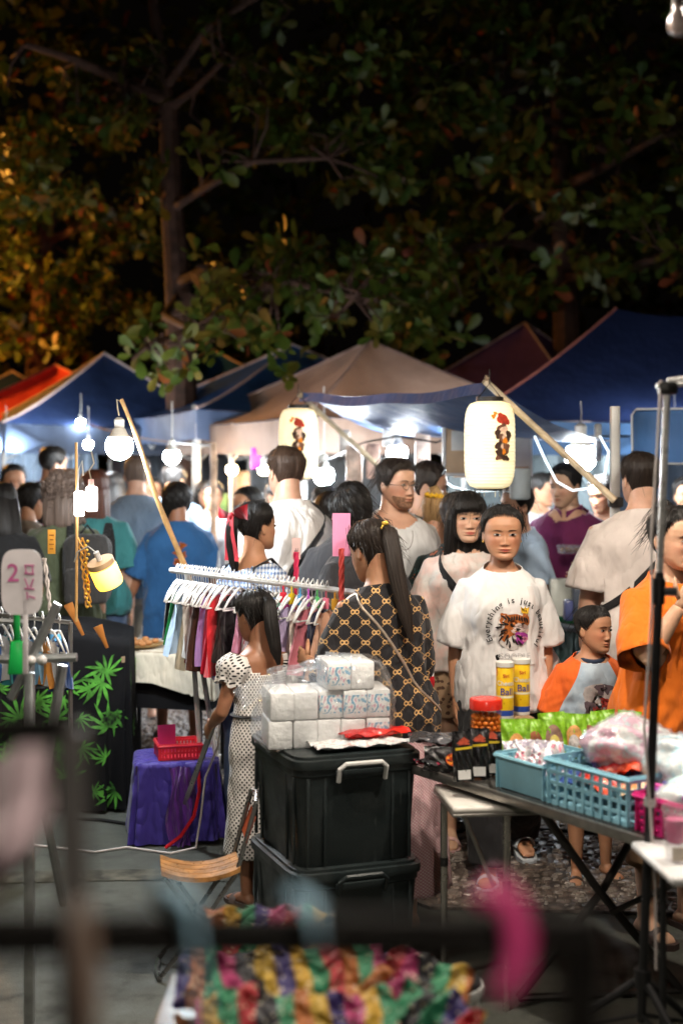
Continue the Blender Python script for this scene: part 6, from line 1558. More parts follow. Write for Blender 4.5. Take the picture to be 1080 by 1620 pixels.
# baskets
def basket(label, loc, rz, W, D, Hh, m_, nx, nz, solid_front=False):
    t = thing('basket', label, 'basket', loc, rz); th = .006
    part('floor', MB().box((0,0,.004), (W*.9,D*.9,.006)), m_, t)
    for nm, L_, tr in (('front', W, lambda x, z: (x*(1-.08*(1-z/Hh)), -D/2+.045*D*(1-z/Hh), z)), ('back', W, lambda x, z: (x*(1-.08*(1-z/Hh)), D/2-.045*D*(1-z/Hh), z)), ('side', D, lambda x, z: (-W/2+.04*W*(1-z/Hh), x*(1-.08*(1-z/Hh)), z)), ('side', D, lambda x, z: (W/2-.04*W*(1-z/Hh), x*(1-.08*(1-z/Hh)), z))):
        mb = MB()
        if solid_front and nm == 'front':
            a = [tr(-L_/2, 0), tr(L_/2, 0), tr(L_/2, Hh), tr(-L_/2, Hh)]; b = [(p[0], p[1]+th, p[2]) for p in a]
            mb.rings([a, b])
        else:
            n_ = max(3, int(nx*L_/W))
            for i in range(n_+1):
                x = -L_/2+L_*i/n_; w_ = .0105 if 0 < i < n_ else .014
                p0, p1 = tr(x, 0), tr(x, Hh); mb.box([(p0[q]+p1[q])/2 for q in range(3)], (w_ if nm in ('front', 'back') else th, th if nm in ('front', 'back') else w_, Hh*.99))
            for j in range(nz+1):
                z = Hh*j/nz; w_ = .0105 if 0 < j < nz else .020
                p0, p1 = tr(-L_/2, z), tr(L_/2, z); c = [(p0[q]+p1[q])/2 for q in range(3)]; ln = math.dist(p0, p1)
                mb.box(c, (ln, th*.9, w_) if nm in ('front', 'back') else (th*.9, ln, w_))
        part(nm+'_wall', mb, m_, t)
    lip = [(-W/2,-D/2), (W/2,-D/2), (W/2,D/2), (-W/2,D/2), (-W/2,-D/2)]
    part('rim', MB().tube([(x*1.02, y*1.02, Hh) for x, y in lip], .007, 6), m_, t)
    return t
SKY = mat('sky_blue_plastic', (.28,.57,.70), .38, var=.10, vscale=9, spec=.4); HOT = mat('hot_pink_plastic', (.75,.03,.24), .38, var=.08); REDP = mat('red_plastic', (.70,.03,.05), .35, var=.08)
basket('smooth sky blue basket of flat sachets at the table edge', tw(.545, .155, .001), TA, .235, .26, .105, SKY, 8, 3, True)
basket('sky blue lattice basket of dark snack packs at the table edge', tw(.855, .16, .001), TA, .36, .27, .135, SKY, 9, 4)
basket('hot pink lattice basket beside the black pole', tw(1.21, .15, .001), TA, .30, .25, .10, HOT, 9, 4)
# sachets in the first basket
for i in range(7):
    pouch('sachet', 'silver sachet, %s in the smooth blue basket' % ['first', 'second', 'third', 'fourth', 'fifth', 'sixth', 'seventh'][i], 'sachet', tw(.455+.03*i, .10+.012*(i % 3), .035+.004*i), (-.65, .12*(i % 3-1), TA+.9+.06*i), .085, .125, .010,
        [foil('sachet_foil', patchy([(.62,.60,.62), (.40,.36,.45), (.70,.68,.70), (.45,.12,.18), (.66,.64,.66)], 24), rough=.2, metal=.3), foil('sachet_foil')], 20+i, 'sachets in the smooth blue basket')
DKP = [('navy', [(.02,.04,.16), (.05,.10,.35), (.5,.5,.55), (.03,.05,.2)]), ('red', [(.5,.02,.02), (.7,.08,.03), (.45,.02,.03)]), ('violet', [(.12,.06,.25), (.45,.35,.6), (.2,.08,.3)]), ('orange', [(.65,.25,.08), (.8,.6,.4), (.5,.12,.05)])]
for i, (x, y, z, ci, rz) in enumerate([(.74,.12,.06,0,.3), (.80,.20,.085,2,.9), (.86,.10,.075,1,-.2), (.92,.20,.09,0,.5), (.98,.12,.07,3,.1), (.77,.22,.10,0,1.4), (.88,.17,.115,1,.35)]):
    cn, cc = DKP[ci]
    pouch('snack_pack', '%s foil snack pack, %s one lying in the lattice basket' % (cn, ['leftmost', 'back', 'front', 'topmost', 'rightmost', 'rear left', 'middle'][i]), 'snack pack', tw(x, y, z), (.25, .2*(i % 3-1), TA+rz), .15, .10, .035, [foil('foil_'+cn, patchy(cc, 12)), foil('foil_'+cn)], 40+i, 'foil packs in the lattice basket', flat=True)
PENC = [(.35,.05,.4), (.75,.1,.4), (.1,.1,.35), (.6,.45,.05), (.2,.35,.2), (.5,.05,.1)]
PENN = ['violet', 'pink', 'navy', 'mustard', 'green', 'crimson']
for i in range(6):
    a = tw(1.06+.015*i, .07+.02*i, .12+.006*i); b = tw(1.34+.01*i, .06+.022*i, .10)
    tag(part('wrapped_stick', MB().tube([a, a.lerp(b, .5)+Vector((0,0,.01)), b], [.006,.0075,.005], 7), mat('stick_%s' % PENN[i], PENC[i], .3)), '%s wrapped candy stick lying across the pink basket' % PENN[i], 'candy stick', 'candy sticks over the pink basket')
# orange jar, yellow tubes, bottle
jar = thing('plastic_jar', 'clear jar of orange balls with a red lid', 'jar', (X(768,4.86), 4.86, TZ+.002))
part('wall', MB().lathe([(.050,.0), (.054,.006), (.054,.20), (.048,.212)], seg=32), film('jar_plastic', (1,.75,.45), .08, .86), jar)
mb = MB(); r_ = np.random.default_rng(3)
for ring in range(11):
    for i in range(13):
        a = 2*PI*(i+.5*(ring % 2))/13; mb.ball((.041*math.cos(a), .041*math.sin(a), .012+.0172*ring), .0098, 8, 6)
ball = part('orange_ball', mb, mat('orange_candy', (.80,.20,.015), .45, var=.2), jar); ball['kind'] = 'stuff'
part('lid', MB().lathe([(.050,.212), (.0565,.213), (.0565,.242), (.053,.248), (.010,.249)], seg=32), mat('red_lid', (.75,.035,.02), .25, coat=.3), jar)
lb = MB().grid(lambda u, v: (.0555*math.sin(-.35+1.55*u), -.0555*math.cos(-.35+1.55*u), .012+.10*v), 14, 4); part('paper_label', lb, mat('yellow_label', (.80,.42,.02), .5), jar)
part('label_patch', MB().grid(lambda u, v: (.0562*math.sin(.55+.38*u), -.0562*math.cos(.55+.38*u), .045+.05*v), 6, 3), mat('white_label', (.8,.8,.78), .5), jar)
def curved_text(txt, size, R, ang, z, m_, parent, name='lettering'):
    me = text_mesh(txt, size, m_, bold=.0004)
    for v in me.vertices:
        a = ang+v.co.x/R; v.co = Vector((R*math.sin(a), -R*math.cos(a), z+v.co.y))
    return link(name, me, parent)
curved_text('snacks', .016, .0565, .25, .095, ink, jar)
def f_tube(n, co):
    x, y, z = n.sep(co)
    c = n.ramp(z, [(0., (.75,.75,.74)), (.010, (.03,.08,.40)), (.030, (.80,.50,.01)), (.072, (.85,.78,.55)), (.082, (.82,.52,.02)), (.184, (.75,.75,.74))], 'CONSTANT')
    sp = n.voronoi(co, 48); c2 = n.mix(n.math('MULTIPLY', n.math('LESS_THAN', sp, .16), n.math('LESS_THAN', n.math('ABSOLUTE', n.math('SUBTRACT', z, .052)), .022)), c, (.60,.30,.01,1))
    w_ = n.noise(n.mapping(co, (30,30,8)), 1, 2); return n.mix(n.math('MULTIPLY', n.math('GREATER_THAN', w_, .60), n.math('GREATER_THAN', z, .150)), c2, (.70,.22,.02,1))
tubem = print_cloth('yellow_tube_print', f_tube, .0, .35)
for i, (px, d, lab) in enumerate([(798, 5.02, 'yellow snack tube reading Ball, standing left of its twin'), (824, 5.10, 'yellow snack tube reading all, half hidden behind its twin')]):
    tz = .152; tb_ = thing('snack_tube', lab, 'snack tube', (X(px,d), d, TZ+tz), .0, 'yellow snack tubes')
    part('canister', MB().lathe([(.030,0), (.031,.004), (.031,.188), (.029,.192)], seg=32), tubem, tb_)
    part('cap', MB().lathe([(.0312,.182), (.0328,.183), (.0328,.198), (.030,.200), (.004,.199)], seg=32), mat('clear_white_cap', (.74,.73,.68), .3), tb_)
    blu = mat('blue_lettering', (.015,.03,.30), .5); wht = mat('white_lettering', (.82,.80,.72), .5); rd = mat('red_lettering', (.55,.05,.02), .5)
    curved_text('Ball', .034, .0318, .10 if i == 0 else .15, .096, blu, tb_); curved_text('Cheese', .024, .0318, .05, .126, wht, tb_); curved_text('Siri', .018, .0318, .02, .152, rd, tb_)
sup = tag(part('snack_carton', MB().box((0,0,.075), (.13,.09,.15), bevel=.004), mat('brown_card', (.30,.19,.10), .7), loc=(X(811,5.06), 5.065, TZ+.001), rotz=.25), 'brown carton carrying the two yellow snack tubes', 'carton')
bt = thing('sauce_bottle', 'dark brown sauce bottle beside the orange jar', 'bottle', (X(801,4.84), 4.84, TZ+.002))
part('glass', MB().lathe([(.022,0), (.024,.004), (.024,.085), (.018,.10), (.010,.112), (.010,.125)], seg=24), mat('dark_sauce_glass', (.05,.012,.006), .12, coat=.4), bt); part('paper_label', MB().grid(lambda u, v: (.0246*math.sin(-.9+1.8*u), -.0246*math.cos(-.9+1.8*u), .02+.05*v), 10, 3), mat('pale_label', (.68,.60,.50), .6), bt); part('cap', MB().lathe([(.011,.122), (.0125,.123), (.0125,.142), (.004,.143)], seg=18), mat('red_lid', (.75,.035,.02), .25), bt)
# row of green packs
GP = foil('green_foil', patchy([(.20,.42,.02), (.26,.52,.03), (.22,.46,.025)], 9), rough=.25)
for i in range(7):
    px = [817, 842, 880, 905, 930, 962, 990][i]; d = [4.74, 4.86, 4.95, 4.98, 5.0, 5.02, 5.04][i]; hgt = [.195, .17, .175, .165, .16, .17, .165][i]; zz = [.003, .006, .008, .008, .008, .008, .008][i]
    t_ = pouch('snack_pack', 'green snack pack, %s from the left in the row' % ['first and largest', 'second', 'third', 'fourth', 'fifth', 'sixth', 'last'][i], 'snack pack', (X(px,d), d, TZ+zz), (-.18, .10*math.sin(i*2.3), .12*math.sin(i*1.7)), [.10,.085,.095,.09,.09,.09,.085][i], hgt, .03, [GP, GP], 60+i, 'green snack packs standing in a row')
    wn = MB().grid(lambda u, v: ((.030*v*math.cos(2*PI*u)), -.0175-.003*(1-v), hgt*.46+hgt*.30*v*math.sin(2*PI*u)), 20, 3); part('picture', wn, mat('pack_picture_%d' % (i % 3), [(.62,.30,.08), (.30,.10,.05), (.25,.14,.10)][i % 3], .3, var=.5, vscale=40), t_)
    wn = MB().grid(lambda u, v: ((.018*v*math.cos(2*PI*u)), -.0205-.002*(1-v), hgt*.40+hgt*.16*v*math.sin(2*PI*u)), 16, 2); part('picture', wn, mat('pack_picture_b%d' % (i % 2), [(.70,.55,.12), (.55,.50,.50)][i % 2], .3, var=.5, vscale=50), t_)
rk = thing('display_rack', 'low wire rack holding the green packs upright', 'rack', (X(905,5.02), 5.04, TZ+.001), -.08)
part('wire', MB().tube([(-.25,-.03,.05), (.26,-.03,.05), (.26,.05,.05), (-.25,.05,.05), (-.25,-.03,.05)], .003, 6), alu, rk)
for x in (-.24, 0, .25): part('foot', MB().tube([(x,-.03,0), (x,-.03,.05)], .003, 5), alu, rk)
# black packs standing at the table corner, dark packs behind
BP = foil('black_foil', patchy([(.012,.011,.012), (.02,.018,.018), (.015,.013,.013)], 8), rough=.2)
for i, (px, d, lab) in enumerate([(733, 4.70, 'black foil pack with a yellow stripe at the table corner'), (757, 4.75, 'black foil pack turned sideways at the table corner'), (775, 4.80, 'black foil pack half hidden before the orange jar')]):
    t_ = pouch('snack_pack', lab, 'snack pack', (X(px,d), d, TZ+.002), (-.05, .03*(i-1), .15*(1-i)), .072, .165-.02*(i == 2), .03, [BP, BP], 80+i, 'black foil packs')
    part('barcode_label', MB().box((0,-.0165,.024), (.042,.002,.030)), mat('white_label', (.8,.8,.78), .5), t_)
    part('colour_band', MB().grid(lambda u, v: (-.028+.056*u, -.0185-.002*math.sin(PI*u), .105+.008*v+.004*u), 8, 2), mat('yellow_band', (.75,.55,.03), .4), t_)
    part('flame_mark', MB().grid(lambda u, v: (-.018+.036*u+.006*math.sin(v*9), -.0175, .122+.026*v*(1-.5*abs(2*u-1))), 8, 4), mat('flame_mark', (.60,.10,.05), .4, var=.5, vscale=60), t_)
for i, (px, py, d, w_, h_, c, lab) in enumerate([(690, 1205, 4.98, .20, .14, [(.04,.04,.045), (.10,.10,.11), (.3,.3,.32)], 'clear and black packet lying beside the bin'), (712, 1195, 5.05, .18, .12, [(.05,.05,.055), (.5,.03,.05), (.25,.25,.27)], 'black packet with red print behind the bin corner'), (700, 1215, 4.90, .18, .10, [(.02,.02,.022), (.35,.02,.05), (.05,.05,.05)], 'dark red and black packet under the clear packets')]):
    pouch('flat_packet', lab, 'packet', (X(px,d), d, TZ+.002+.03*(2-i if i < 2 else 0)), (.0, .06, .3*i), w_, h_, .035, [foil('packet_mix_%d' % i, patchy(c, 14), rough=.12), foil('packet_mix_%d' % i)], 90+i, 'packets at the left end of the snack table', flat=True)
tg = thing('snack_pack', 'black pack with a glowing orange picture beside the bin', 'snack pack', (X(705,4.84), 4.84, TZ+.002), (-.3,0,-.2)); pouch('snack_pack', '', '', (0,0,0), 0, .16, .085, .04, [BP, BP], 99, parent=tg); part('picture', MB().grid(lambda u, v: (.03+.03*v*math.cos(2*PI*u), -.022, .040+.022*v*math.sin(2*PI*u)), 18, 3), foil('ember_print', patchy([(.75,.22,.02), (.35,.03,.01), (.8,.4,.05)], 55)), tg)
# soft bags of toys at the right end
def lump(name, label, cat, loc, r3, m_, seed, film_over=True, group=None):
    t = thing(name, label, cat, loc, seed*.7, group); mb = MB().ball((0,0,r3[2]*.8), r3, 40, 24); V = np.array(mb.v); q = wave_noise(V, 26, seed)*.22+(.4-np.abs(wave_noise(V, 55, seed+1)))*.16
    c = np.array([0,0,r3[2]*.8]); V = c+(V-c)*(1+q)[:, None]; V[:, 2] = np.maximum(V[:, 2], .002); mb.v = [tuple(p) for p in V]; part('bundle', mb, m_, t, sharp=0)
    if film_over:
        m2 = MB(); m2.v = [tuple(c+(p-c)*1.06*(1+.04*math.sin(i*.7))) for i, p in enumerate(V)]; m2.f = mb.f; m2.m = mb.m; m2.v = [(x, y, max(.003, z)) for x, y, z in m2.v]; part('film', m2, film('toy_bag_film', (.95,.97,1), .05, .78), t, sharp=0)
    return t
TOY = lambda nm, c: foil(nm, patchy([tuple(min(.9, x*1.2) for x in q) for q in c], 13), rough=.22)
lump('toy_bag', 'big shiny bag of white and pink toys on the table', 'bag', tw(.80, .25, .115), (.16,.12,.080), TOY('toys_a', [(.62,.66,.68), (.72,.70,.70), (.70,.45,.55), (.55,.68,.72), (.75,.72,.6)]), 1)
lump('toy_bag', 'shiny bag of pale blue toys behind the black pole', 'bag', tw(1.02, .27, .10), (.15,.12,.075), TOY('toys_b', [(.40,.60,.70), (.65,.70,.72), (.50,.66,.72), (.72,.72,.74)]), 2)
lump('toy_bag', 'small shiny bag with golden prints left of the big one', 'bag', tw(.66, .36, .02), (.10,.09,.075), TOY('toys_c', [(.65,.50,.25), (.70,.66,.66), (.6,.35,.45), (.7,.68,.62)]), 3)
lump('toy_bag', 'crumpled bag of colourful toys at the right edge of the table', 'bag', tw(1.16, .40, .03), (.16,.12,.09), TOY('toys_d', [(.55,.55,.6), (.75,.25,.4), (.6,.62,.66), (.7,.6,.2), (.3,.4,.5)]), 4)
lump('toy_bag', 'flat pale bag spilling over the pink basket', 'bag', tw(1.18, .20, .07), (.15,.09,.05), TOY('toys_e', [(.50,.68,.70), (.66,.72,.72), (.60,.70,.72)]), 5)
cl = thing('clear_bag', 'tall clear plastic bag standing on the table at right', 'bag', tw(1.05, .50, .0), .3)
part('film', MB().grid(lambda u, v: ((.10*(1-.45*v)+.012*math.sin(u*25+v*6))*math.cos(2*PI*u), (.07*(1-.5*v)+.01*math.sin(u*31))*math.sin(2*PI*u), .26*v+.02*math.sin(u*12)*v), 48, 18), film('clear_bag_film', (1,.98,.97), .08, .66), cl, sharp=0)
# cup on a white stall corner
sw_ = thing('side_table', 'white plastic table corner at the right edge', 'table', (X(1142,3.62), 3.66, 0), .1)
part('table_top', MB().box((0,0,.755), (.36,.34,.026), bevel=.012, seg=3), mat('white_plastic', (.70,.70,.70), .35), sw_)
for x, y in ((-.14,-.13), (.14,-.13), (-.14,.13), (.14,.13)): part('leg', MB().tube([(x*.8,y*.8,.745), (x*.8,y*.8,0)], .010, 8), blk_, sw_)
cu = thing('drink_cup', 'clear cup with pink insert on the white table corner', 'cup', (X(1068,3.62), 3.62, .770))
part('wall', MB().lathe([(.024,0), (.025,.002), (.033,.125), (.034,.128)], seg=28, cap=False), film('cup_plastic', (.95,.95,.96), .06, .7), cu); part('pink_liner', MB().lathe([(.020,.045), (.022,.05), (.027,.10), (.026,.104)], seg=24), mat('pink_paper', (.80,.16,.34), .5), cu); part('lid', MB().lathe([(.035,.124), (.036,.128), (.034,.140), (.010,.142)], seg=28), film('cup_plastic'), cu); part('paper_label', MB().box((0,-.030,.022), (.032,.002,.034)), mat('pale_label', (.68,.60,.50), .6), cu)

# ================================================================== LAMP STAND at right
ls = thing('lamp_stand', 'black and chrome tripod lamp stand in front of the snack table', 'lamp stand', (X(1013,3.80), 3.80, 0))
chrome = mat('chrome_tube', (.72,.72,.70), .28, .45)
tp = Vector((X(1055,3.8)-X(1013,3.8), 0, Z(602,3.8))); bs = Vector((0,0,Z(1545,3.8)-.12)); ax = (tp-bs)
pl = lambda py: bs+ax*((Z(py,3.8)-bs.z)/ax.z)
part('lower_tube', MB().tube([bs, pl(905)], .0125, 12), blk_, ls); part('upper_tube', MB().tube([pl(910), pl(625)], .0095, 12), chrome, ls); part('collar', MB().tube([pl(955), pl(915)], .018, 12), blk_, ls); part('knob', MB().tube([pl(935)+Vector((.012,-.01,0)), pl(935)+Vector((.045,-.02,0))], .012, 8), blk_, ls); part('collar', MB().tube([pl(1275), pl(1262)], .017, 12), chrome, ls)
part('head_clamp', MB().box(tp+Vector((0,0,-.02)), (.05,.035,.035), bevel=.008), blk_, ls); part('head_bolt', MB().tube([tp+Vector((-.03,0,-.015)), tp+Vector((.06,0,-.008))], .006, 8), chrome, ls)
hub = pl(1545); part('hub', MB().tube([hub+Vector((0,0,.02)), hub-Vector((0,0,.03))], .024, 12), blk_, ls)
for a in (2.75, -1.1, .65):
    f_ = Vector((.48*math.cos(a), .48*math.sin(a), .012)); part('leg', MB().tube([hub, hub.lerp(f_, .5), f_], .011, 8), blk_, ls); part('brace', MB().tube([bs+Vector((0,0,.02)), hub.lerp(f_, .45)], .006, 6), blk_, ls)
part('power_cord', MB().tube([tp+Vector((-.02,-.01,.0)), pl(700)+Vector((-.022,-.012,0)), pl(850)+Vector((-.028,-.012,0)), pl(960)+Vector((-.020,-.015,0)), pl(1150)+Vector((-.026,-.012,0)), pl(1400)+Vector((.02,-.018,0)), pl(1530)+Vector((.03,-.02,0))], .0038, 6), mat('white_cord', (.66,.60,.58), .5), ls)
part('cross_arm', MB().tube([tp, tp+Vector((.30,.1,.04))], .006, 8), chrome, ls)
# ================================================================== GARMENT RACK
R0, R1 = Vector((-.77, 6.62, 1.262)), Vector((.03, 5.60, 1.262)); rdir = (R1-R0).normalized(); rper = Vector((-rdir.y, rdir.x, 0)); rang = math.atan2(rdir.y, rdir.x)
gr = thing('garment_rack', 'long white garment rack crowded with hangers', 'rack', (R0.x, R0.y, 0)); o_ = Vector((R0.x, R0.y, 0))
wm_ = mat('white_enamel_tube', (.72,.72,.70), .35); sm_ = mat('grey_tube', (.40,.38,.36), .3, .8)
part('top_rail', MB().tube([R0-o_-rdir*.04, R1-o_+rdir*.05], .013, 10), wm_, gr)
for tpt, sgn in ((R0+rdir*.10, -1), (R1-rdir*.08, 1)):
    for s in (.6, 1): part('leg', MB().tube([tpt-o_, Vector((tpt.x+rper.x*.30*s+rdir.x*.12*sgn, tpt.y+rper.y*.30*s+rdir.y*.12*sgn, .01))-o_], .012, 8), wm_, gr)
pr = thing('prop_leg', 'slanting grey metal leg leaning from the rack to the ground', 'rack leg', (0,0,0)); part('tube', MB().box((0,0,0), (.022,.022,1.0)), sm_, pr)
a_, b_ = Vector((X(274,6.7), 6.7, .0)), P(352, 1108, 6.12); dv = b_-a_; pr.location = a_; pr.children[0].location = (0,0,0)
pr.children[0].data = MB().tube([(0,0,0), dv*.5, dv*1.02], .0145, 4).mesh('tube', sm_, False)
def hanger_mb():
    mb = MB(); w_ = .15
    mb.tube([(0,0,0), (0,.018,.022), (0,.006,.045), (0,-.016,.030), (0,-.006,.002), (0,0,-.03)], .0028, 6)
    mb.tube([(0,-w_,-.115), (0,-.10,-.075), (0,-.03,-.038), (0,0,-.030), (0,.03,-.038), (0,.10,-.075), (0,w_,-.115)], [.004,.0055,.006,.006,.006,.0055,.004], 7)
    mb.tube([(0,-w_,-.115), (0,0,-.120), (0,w_,-.115)], .0035, 6)
    return mb
WHG = mat('white_plastic_hanger', (.78,.78,.77), .35, var=.05); HME = hanger_mb().mesh('hanger', WHG)
for p in HME.polygons: p.use_smooth = True
def garment_mesh(L_, w0, w1, seed, strap=True):
    r = np.random.default_rng(seed); ph = r.uniform(0, 6, 5); mb = MB()
    for s in (-1, 1):
        def fn(u, v, s=s):
            ww = w0*(1-v)+w1*v; y = (u-.5)*2*ww; fold = .016*math.sin(u*17+ph[0]+v*2)*(.3+v)+.010*math.sin(u*31+ph[1])*v
            th = .028*math.sin(PI*u)**.5*(.5+.5*v) if 0 < u < 1 else 0
            neck = -.045*math.exp(-((u-.5)/.16)**2) if v < .08 else 0
            sh = -.10*abs(u-.5)**1.3*(1-v)
            return (s*th+fold, y, -.055+neck+sh-L_*v+.012*math.sin(u*9+ph[2])*v)
        mb.grid(fn, 22, 16)
    return mb
COLS = [('black', (.016,.016,.018), .40), ('emerald green', (.008,.20,.055), .42), ('pale blue', (.42,.58,.78), .46), ('cream', (.74,.66,.50), .56), ('white', (.76,.75,.72), .48), ('dark red', (.22,.008,.014), .50), ('brown', (.07,.025,.014), .56), ('lilac', (.40,.25,.62), .50), ('crimson', (.55,.010,.045), .58), ('scarlet', (.62,.02,.03), .56), ('jet black satin', (.012,.011,.012), .46),
        ('pink', (.72,.25,.38), .36), ('pale pink floral', (.74,.55,.60), .44), ('white lace', (.74,.74,.72), .40), ('mint', (.38,.62,.50), .38), ('magenta', (.55,.03,.26), .36), ('lavender', (.55,.45,.70), .42), ('ivory', (.72,.68,.60), .42), ('rose', (.62,.18,.22), .38), ('navy', (.02,.03,.10), .40), ('peach', (.74,.42,.28), .38)]
GN = 'clothes hanging on the white garment rack'
RL = (R1-R0).length
ts = [.01,.045,.08,.11,.14,.17,.20,.235,.265,.30,.335]+[.46,.50,.55,.60,.645,.69,.74,.79,.84,.89]
for i, (cn, c, L_) in enumerate(COLS):
    p = R0+rdir*RL*ts[i]
    t = thing('hanging_garment', '%s garment hanging on the white rack' % cn, 'garment', (p.x, p.y, p.z-.012), rang+.62+.08*math.sin(i*2.7), GN)
    cm = cloth('garment_'+cn.replace(' ', '_'), c, .35, .7) if 'floral' not in cn else print_cloth('garment_floral', f_floral((.74,.58,.62), [(.6,.05,.12), (.8,.75,.75), (.3,.15,.4)], 26))
    part('cloth', garment_mesh(L_*(.62 if i < 11 else .75), (.105 if i < 11 else .10)+.03*math.sin(i*1.9)**2, (.15 if i < 11 else .14)+.05*math.sin(i*2.3)**2, i), cm, t, sharp=0); part('hanger', HME, None, t)
for i in range(len(ts)-1):
    for q in ((.5,) if ts[i+1]-ts[i] < .06 else (.3, .6)):
        tq = ts[i]+(ts[i+1]-ts[i])*q; p = R0+rdir*RL*tq; h_ = link('hanger', HME, None, (p.x, p.y, p.z-.012), rang+.45+.16*math.sin(i*3.1+q))
        tag(h_, 'empty white hanger between the %s and %s garments%s' % (COLS[i][0], COLS[i+1][0], '' if q == .5 else (' left of the pair' if q < .5 else ' right of the pair')), 'hanger', 'empty white hangers on the rack')
CLP = [(.6,.02,.05), (.7,.5,.02), (.1,.35,.6), (.5,.1,.5), (.1,.5,.15), (.8,.2,.3), (.85,.45,.05)]
CN = ['red', 'yellow', 'blue', 'purple', 'green', 'pink', 'orange']
for i in range(7):
    p = R0+rdir*RL*(.66+.045*i); tag(part('clip', MB().box((0,0,0), (.012,.030,.045), bevel=.003).tube([(0,.0,.02), (0,.0,.05)], .004, 6), mat('clip_'+CN[i], CLP[i], .4), loc=(p.x, p.y-.03, p.z-.055), rotz=rang+.3*i), '%s plastic clip on the rack hangers' % CN[i], 'clip', 'coloured clips on the rack')
# price cards on braided stems
PK = mat('pink_card', (.80,.30,.52), .7, var=.05)
for (px, py0, py1, d, hw, m_, stem, lab) in [(540, 812, 880, 5.55, .035, PK, (.72,.10,.09), 'tall pink price card on a coral braided stem'), (468.5, 851, 885, 5.95, .018, mat('pale_pink_card', (.72,.52,.50), .7), (.62,.03,.10), 'small pale price card on a red braided stem')]:
    t = thing('price_card', lab, 'price card', P(px, 955, d), .06)
    z0, z1 = (955-py1)/FPX*d, (955-py0)/FPX*d
    part('card', MB().grid(lambda u, v: ((u-.5)*2*hw, .004*math.sin(u*3)+.006*v, z0+(z1-z0)*v), 8, 8), m_, t)
    bm_ = mat('braid_%.2f' % stem[0], stem, .6)
    for q in range(3): part('braid', MB().tube([(.007*math.cos(i*.9+q*2.1), .007*math.sin(i*.9+q*2.1), -.06+(z0+.09)*i/16) for i in range(17)], .006, 6), bm_, t)
    if hw < .03:
        for q in range(4): part('stroke', MB().box((-.006+.004*q, -.0015, z0+.03+.008*(q % 2)), (.0018,.001,.018)), ink, t)
# leaning bamboo pole carrying the bulb
bpole = thing('bamboo_pole', 'leaning bamboo pole with the big bulb at its tip', 'pole', (0,0,0)); bm2 = mat('polished_bamboo', (.50,.30,.12), .35, var=.2, vscale=18)
a, b = P(192, 632, 6.62), P(304, 915, 6.60); bpole.location = b
pts = [(a-b).lerp(Vector((0,0,-.05)), i/14)+Vector((.006*math.sin(i*.6),0,0)) for i in range(15)]
part('cane', MB().tube(pts, [.0085+.0004*i+(.0018 if i % 3 == 0 else 0) for i in range(15)], 9), bm2, bpole)
part('hook', MB().tube([a-b+Vector((.0,0,-.01)), a-b+Vector((-.02,0,.0)), a-b+Vector((-.016,0,-.045)), a-b+Vector((-.01,0,-.075))], .004, 6), mat('wire_hook', (.5,.45,.35), .4, .7), bpole)
# ================================================================== PURPLE DRAPED BOX, red basket
pbx = thing('draped_box', 'low box under a purple blue satin cloth', 'box', (X(278,6.72), 6.74, 0), .12)
PS = cloth('purple_blue_satin', (.045,.030,.24), .4, .5); W_, D_, H_ = .40, .36, .372
part('carton', MB().box((0,0,H_/2), (W_*.93,D_*.93,H_*.97)), mat('dark_carton', (.03,.02,.05), .8), pbx)
def drape(u, v):
    a = u*2*PI; e = .28; x = np.sign(math.cos(a))*abs(math.cos(a))**e*W_/2; y = np.sign(math.sin(a))*abs(math.sin(a))**e*D_/2
    if v < .3: q = v/.3; return (x*q, y*q, H_+.008+.004*math.sin(x*40)*math.cos(y*30))
    q = (v-.3)/.7; f = 1+(.16*q)*(.5+.5*math.sin(a*9+1.3*math.sin(a*3)))+.05*q+.03*q*math.sin(a*23); return (x*f, y*f, max(.006, H_+.006-q*(H_-.004)*(1.0 if x < .08 else .96)))
part('cloth', MB().grid(drape, 140, 26), PS, pbx, sharp=0)
part('bunched_fold', MB().grid(lambda u, v: (.02+.11*(u-.5)+.015*math.sin(v*7+u*5), -D_/2-.045-.020*math.sin(u*16+v*3), H_*(1-v)*.98+.006), 26, 22), cloth('violet_satin', (.15,.04,.32), .5, .4), pbx, sharp=0)
part('red_ribbon', MB().tube([(.10,-.215,H_), (.105,-.235,H_*.7), (.08,-.245,H_*.4), (.02,-.25,.06), (-.05,-.255,.01)], .008, 6, flat=.4), cloth('red_ribbon', (.55,.01,.02)), pbx)
basket('small red basket with a pink card on the purple cloth', (X(281,6.68), 6.70, H_+.010), .25, .20, .17, .065, REDP, 12, 2)
tag(part('price_card', MB().grid(lambda u, v: (.085*(u-.5), .006*v, .135*v), 6, 6), mat('hot_pink_card', (.80,.05,.28), .6), loc=(X(264,6.66), 6.66, H_+.03), rotz=.35), 'hot pink card standing in the red basket', 'card')
for i, (px, py) in enumerate([(340, 1196), (334, 1206)]): tag(part('paper_pack', MB().box((0,0,.02), (.06+.04*i,.05,.045-.02*i), bevel=.006), mat('white_paper', (.72,.72,.70), .6), loc=P(px, py+12, 6.75), rotz=.3*i), ['small white box on the purple cloth by the dress', 'flat white packet on the purple cloth'][i], 'packet')
tag(part('power_cord', MB().tube([P(352,1090,6.3), P(345,1180,6.35), P(325,1230,6.42), P(318,1290,6.45), Vector((X(310,6.45), 6.45, .02)), Vector((X(270,6.40), 6.40, .008)), Vector((X(200,6.5), 6.5, .008)), Vector((X(150,6.42), 6.42, .008)), Vector((X(85,6.5), 6.5, .008)), Vector((X(0,6.6), 6.6, .008))], .005, 6), mat('white_cord', (.66,.60,.58), .5)), 'white power cord running from the rack across the asphalt', 'cord')
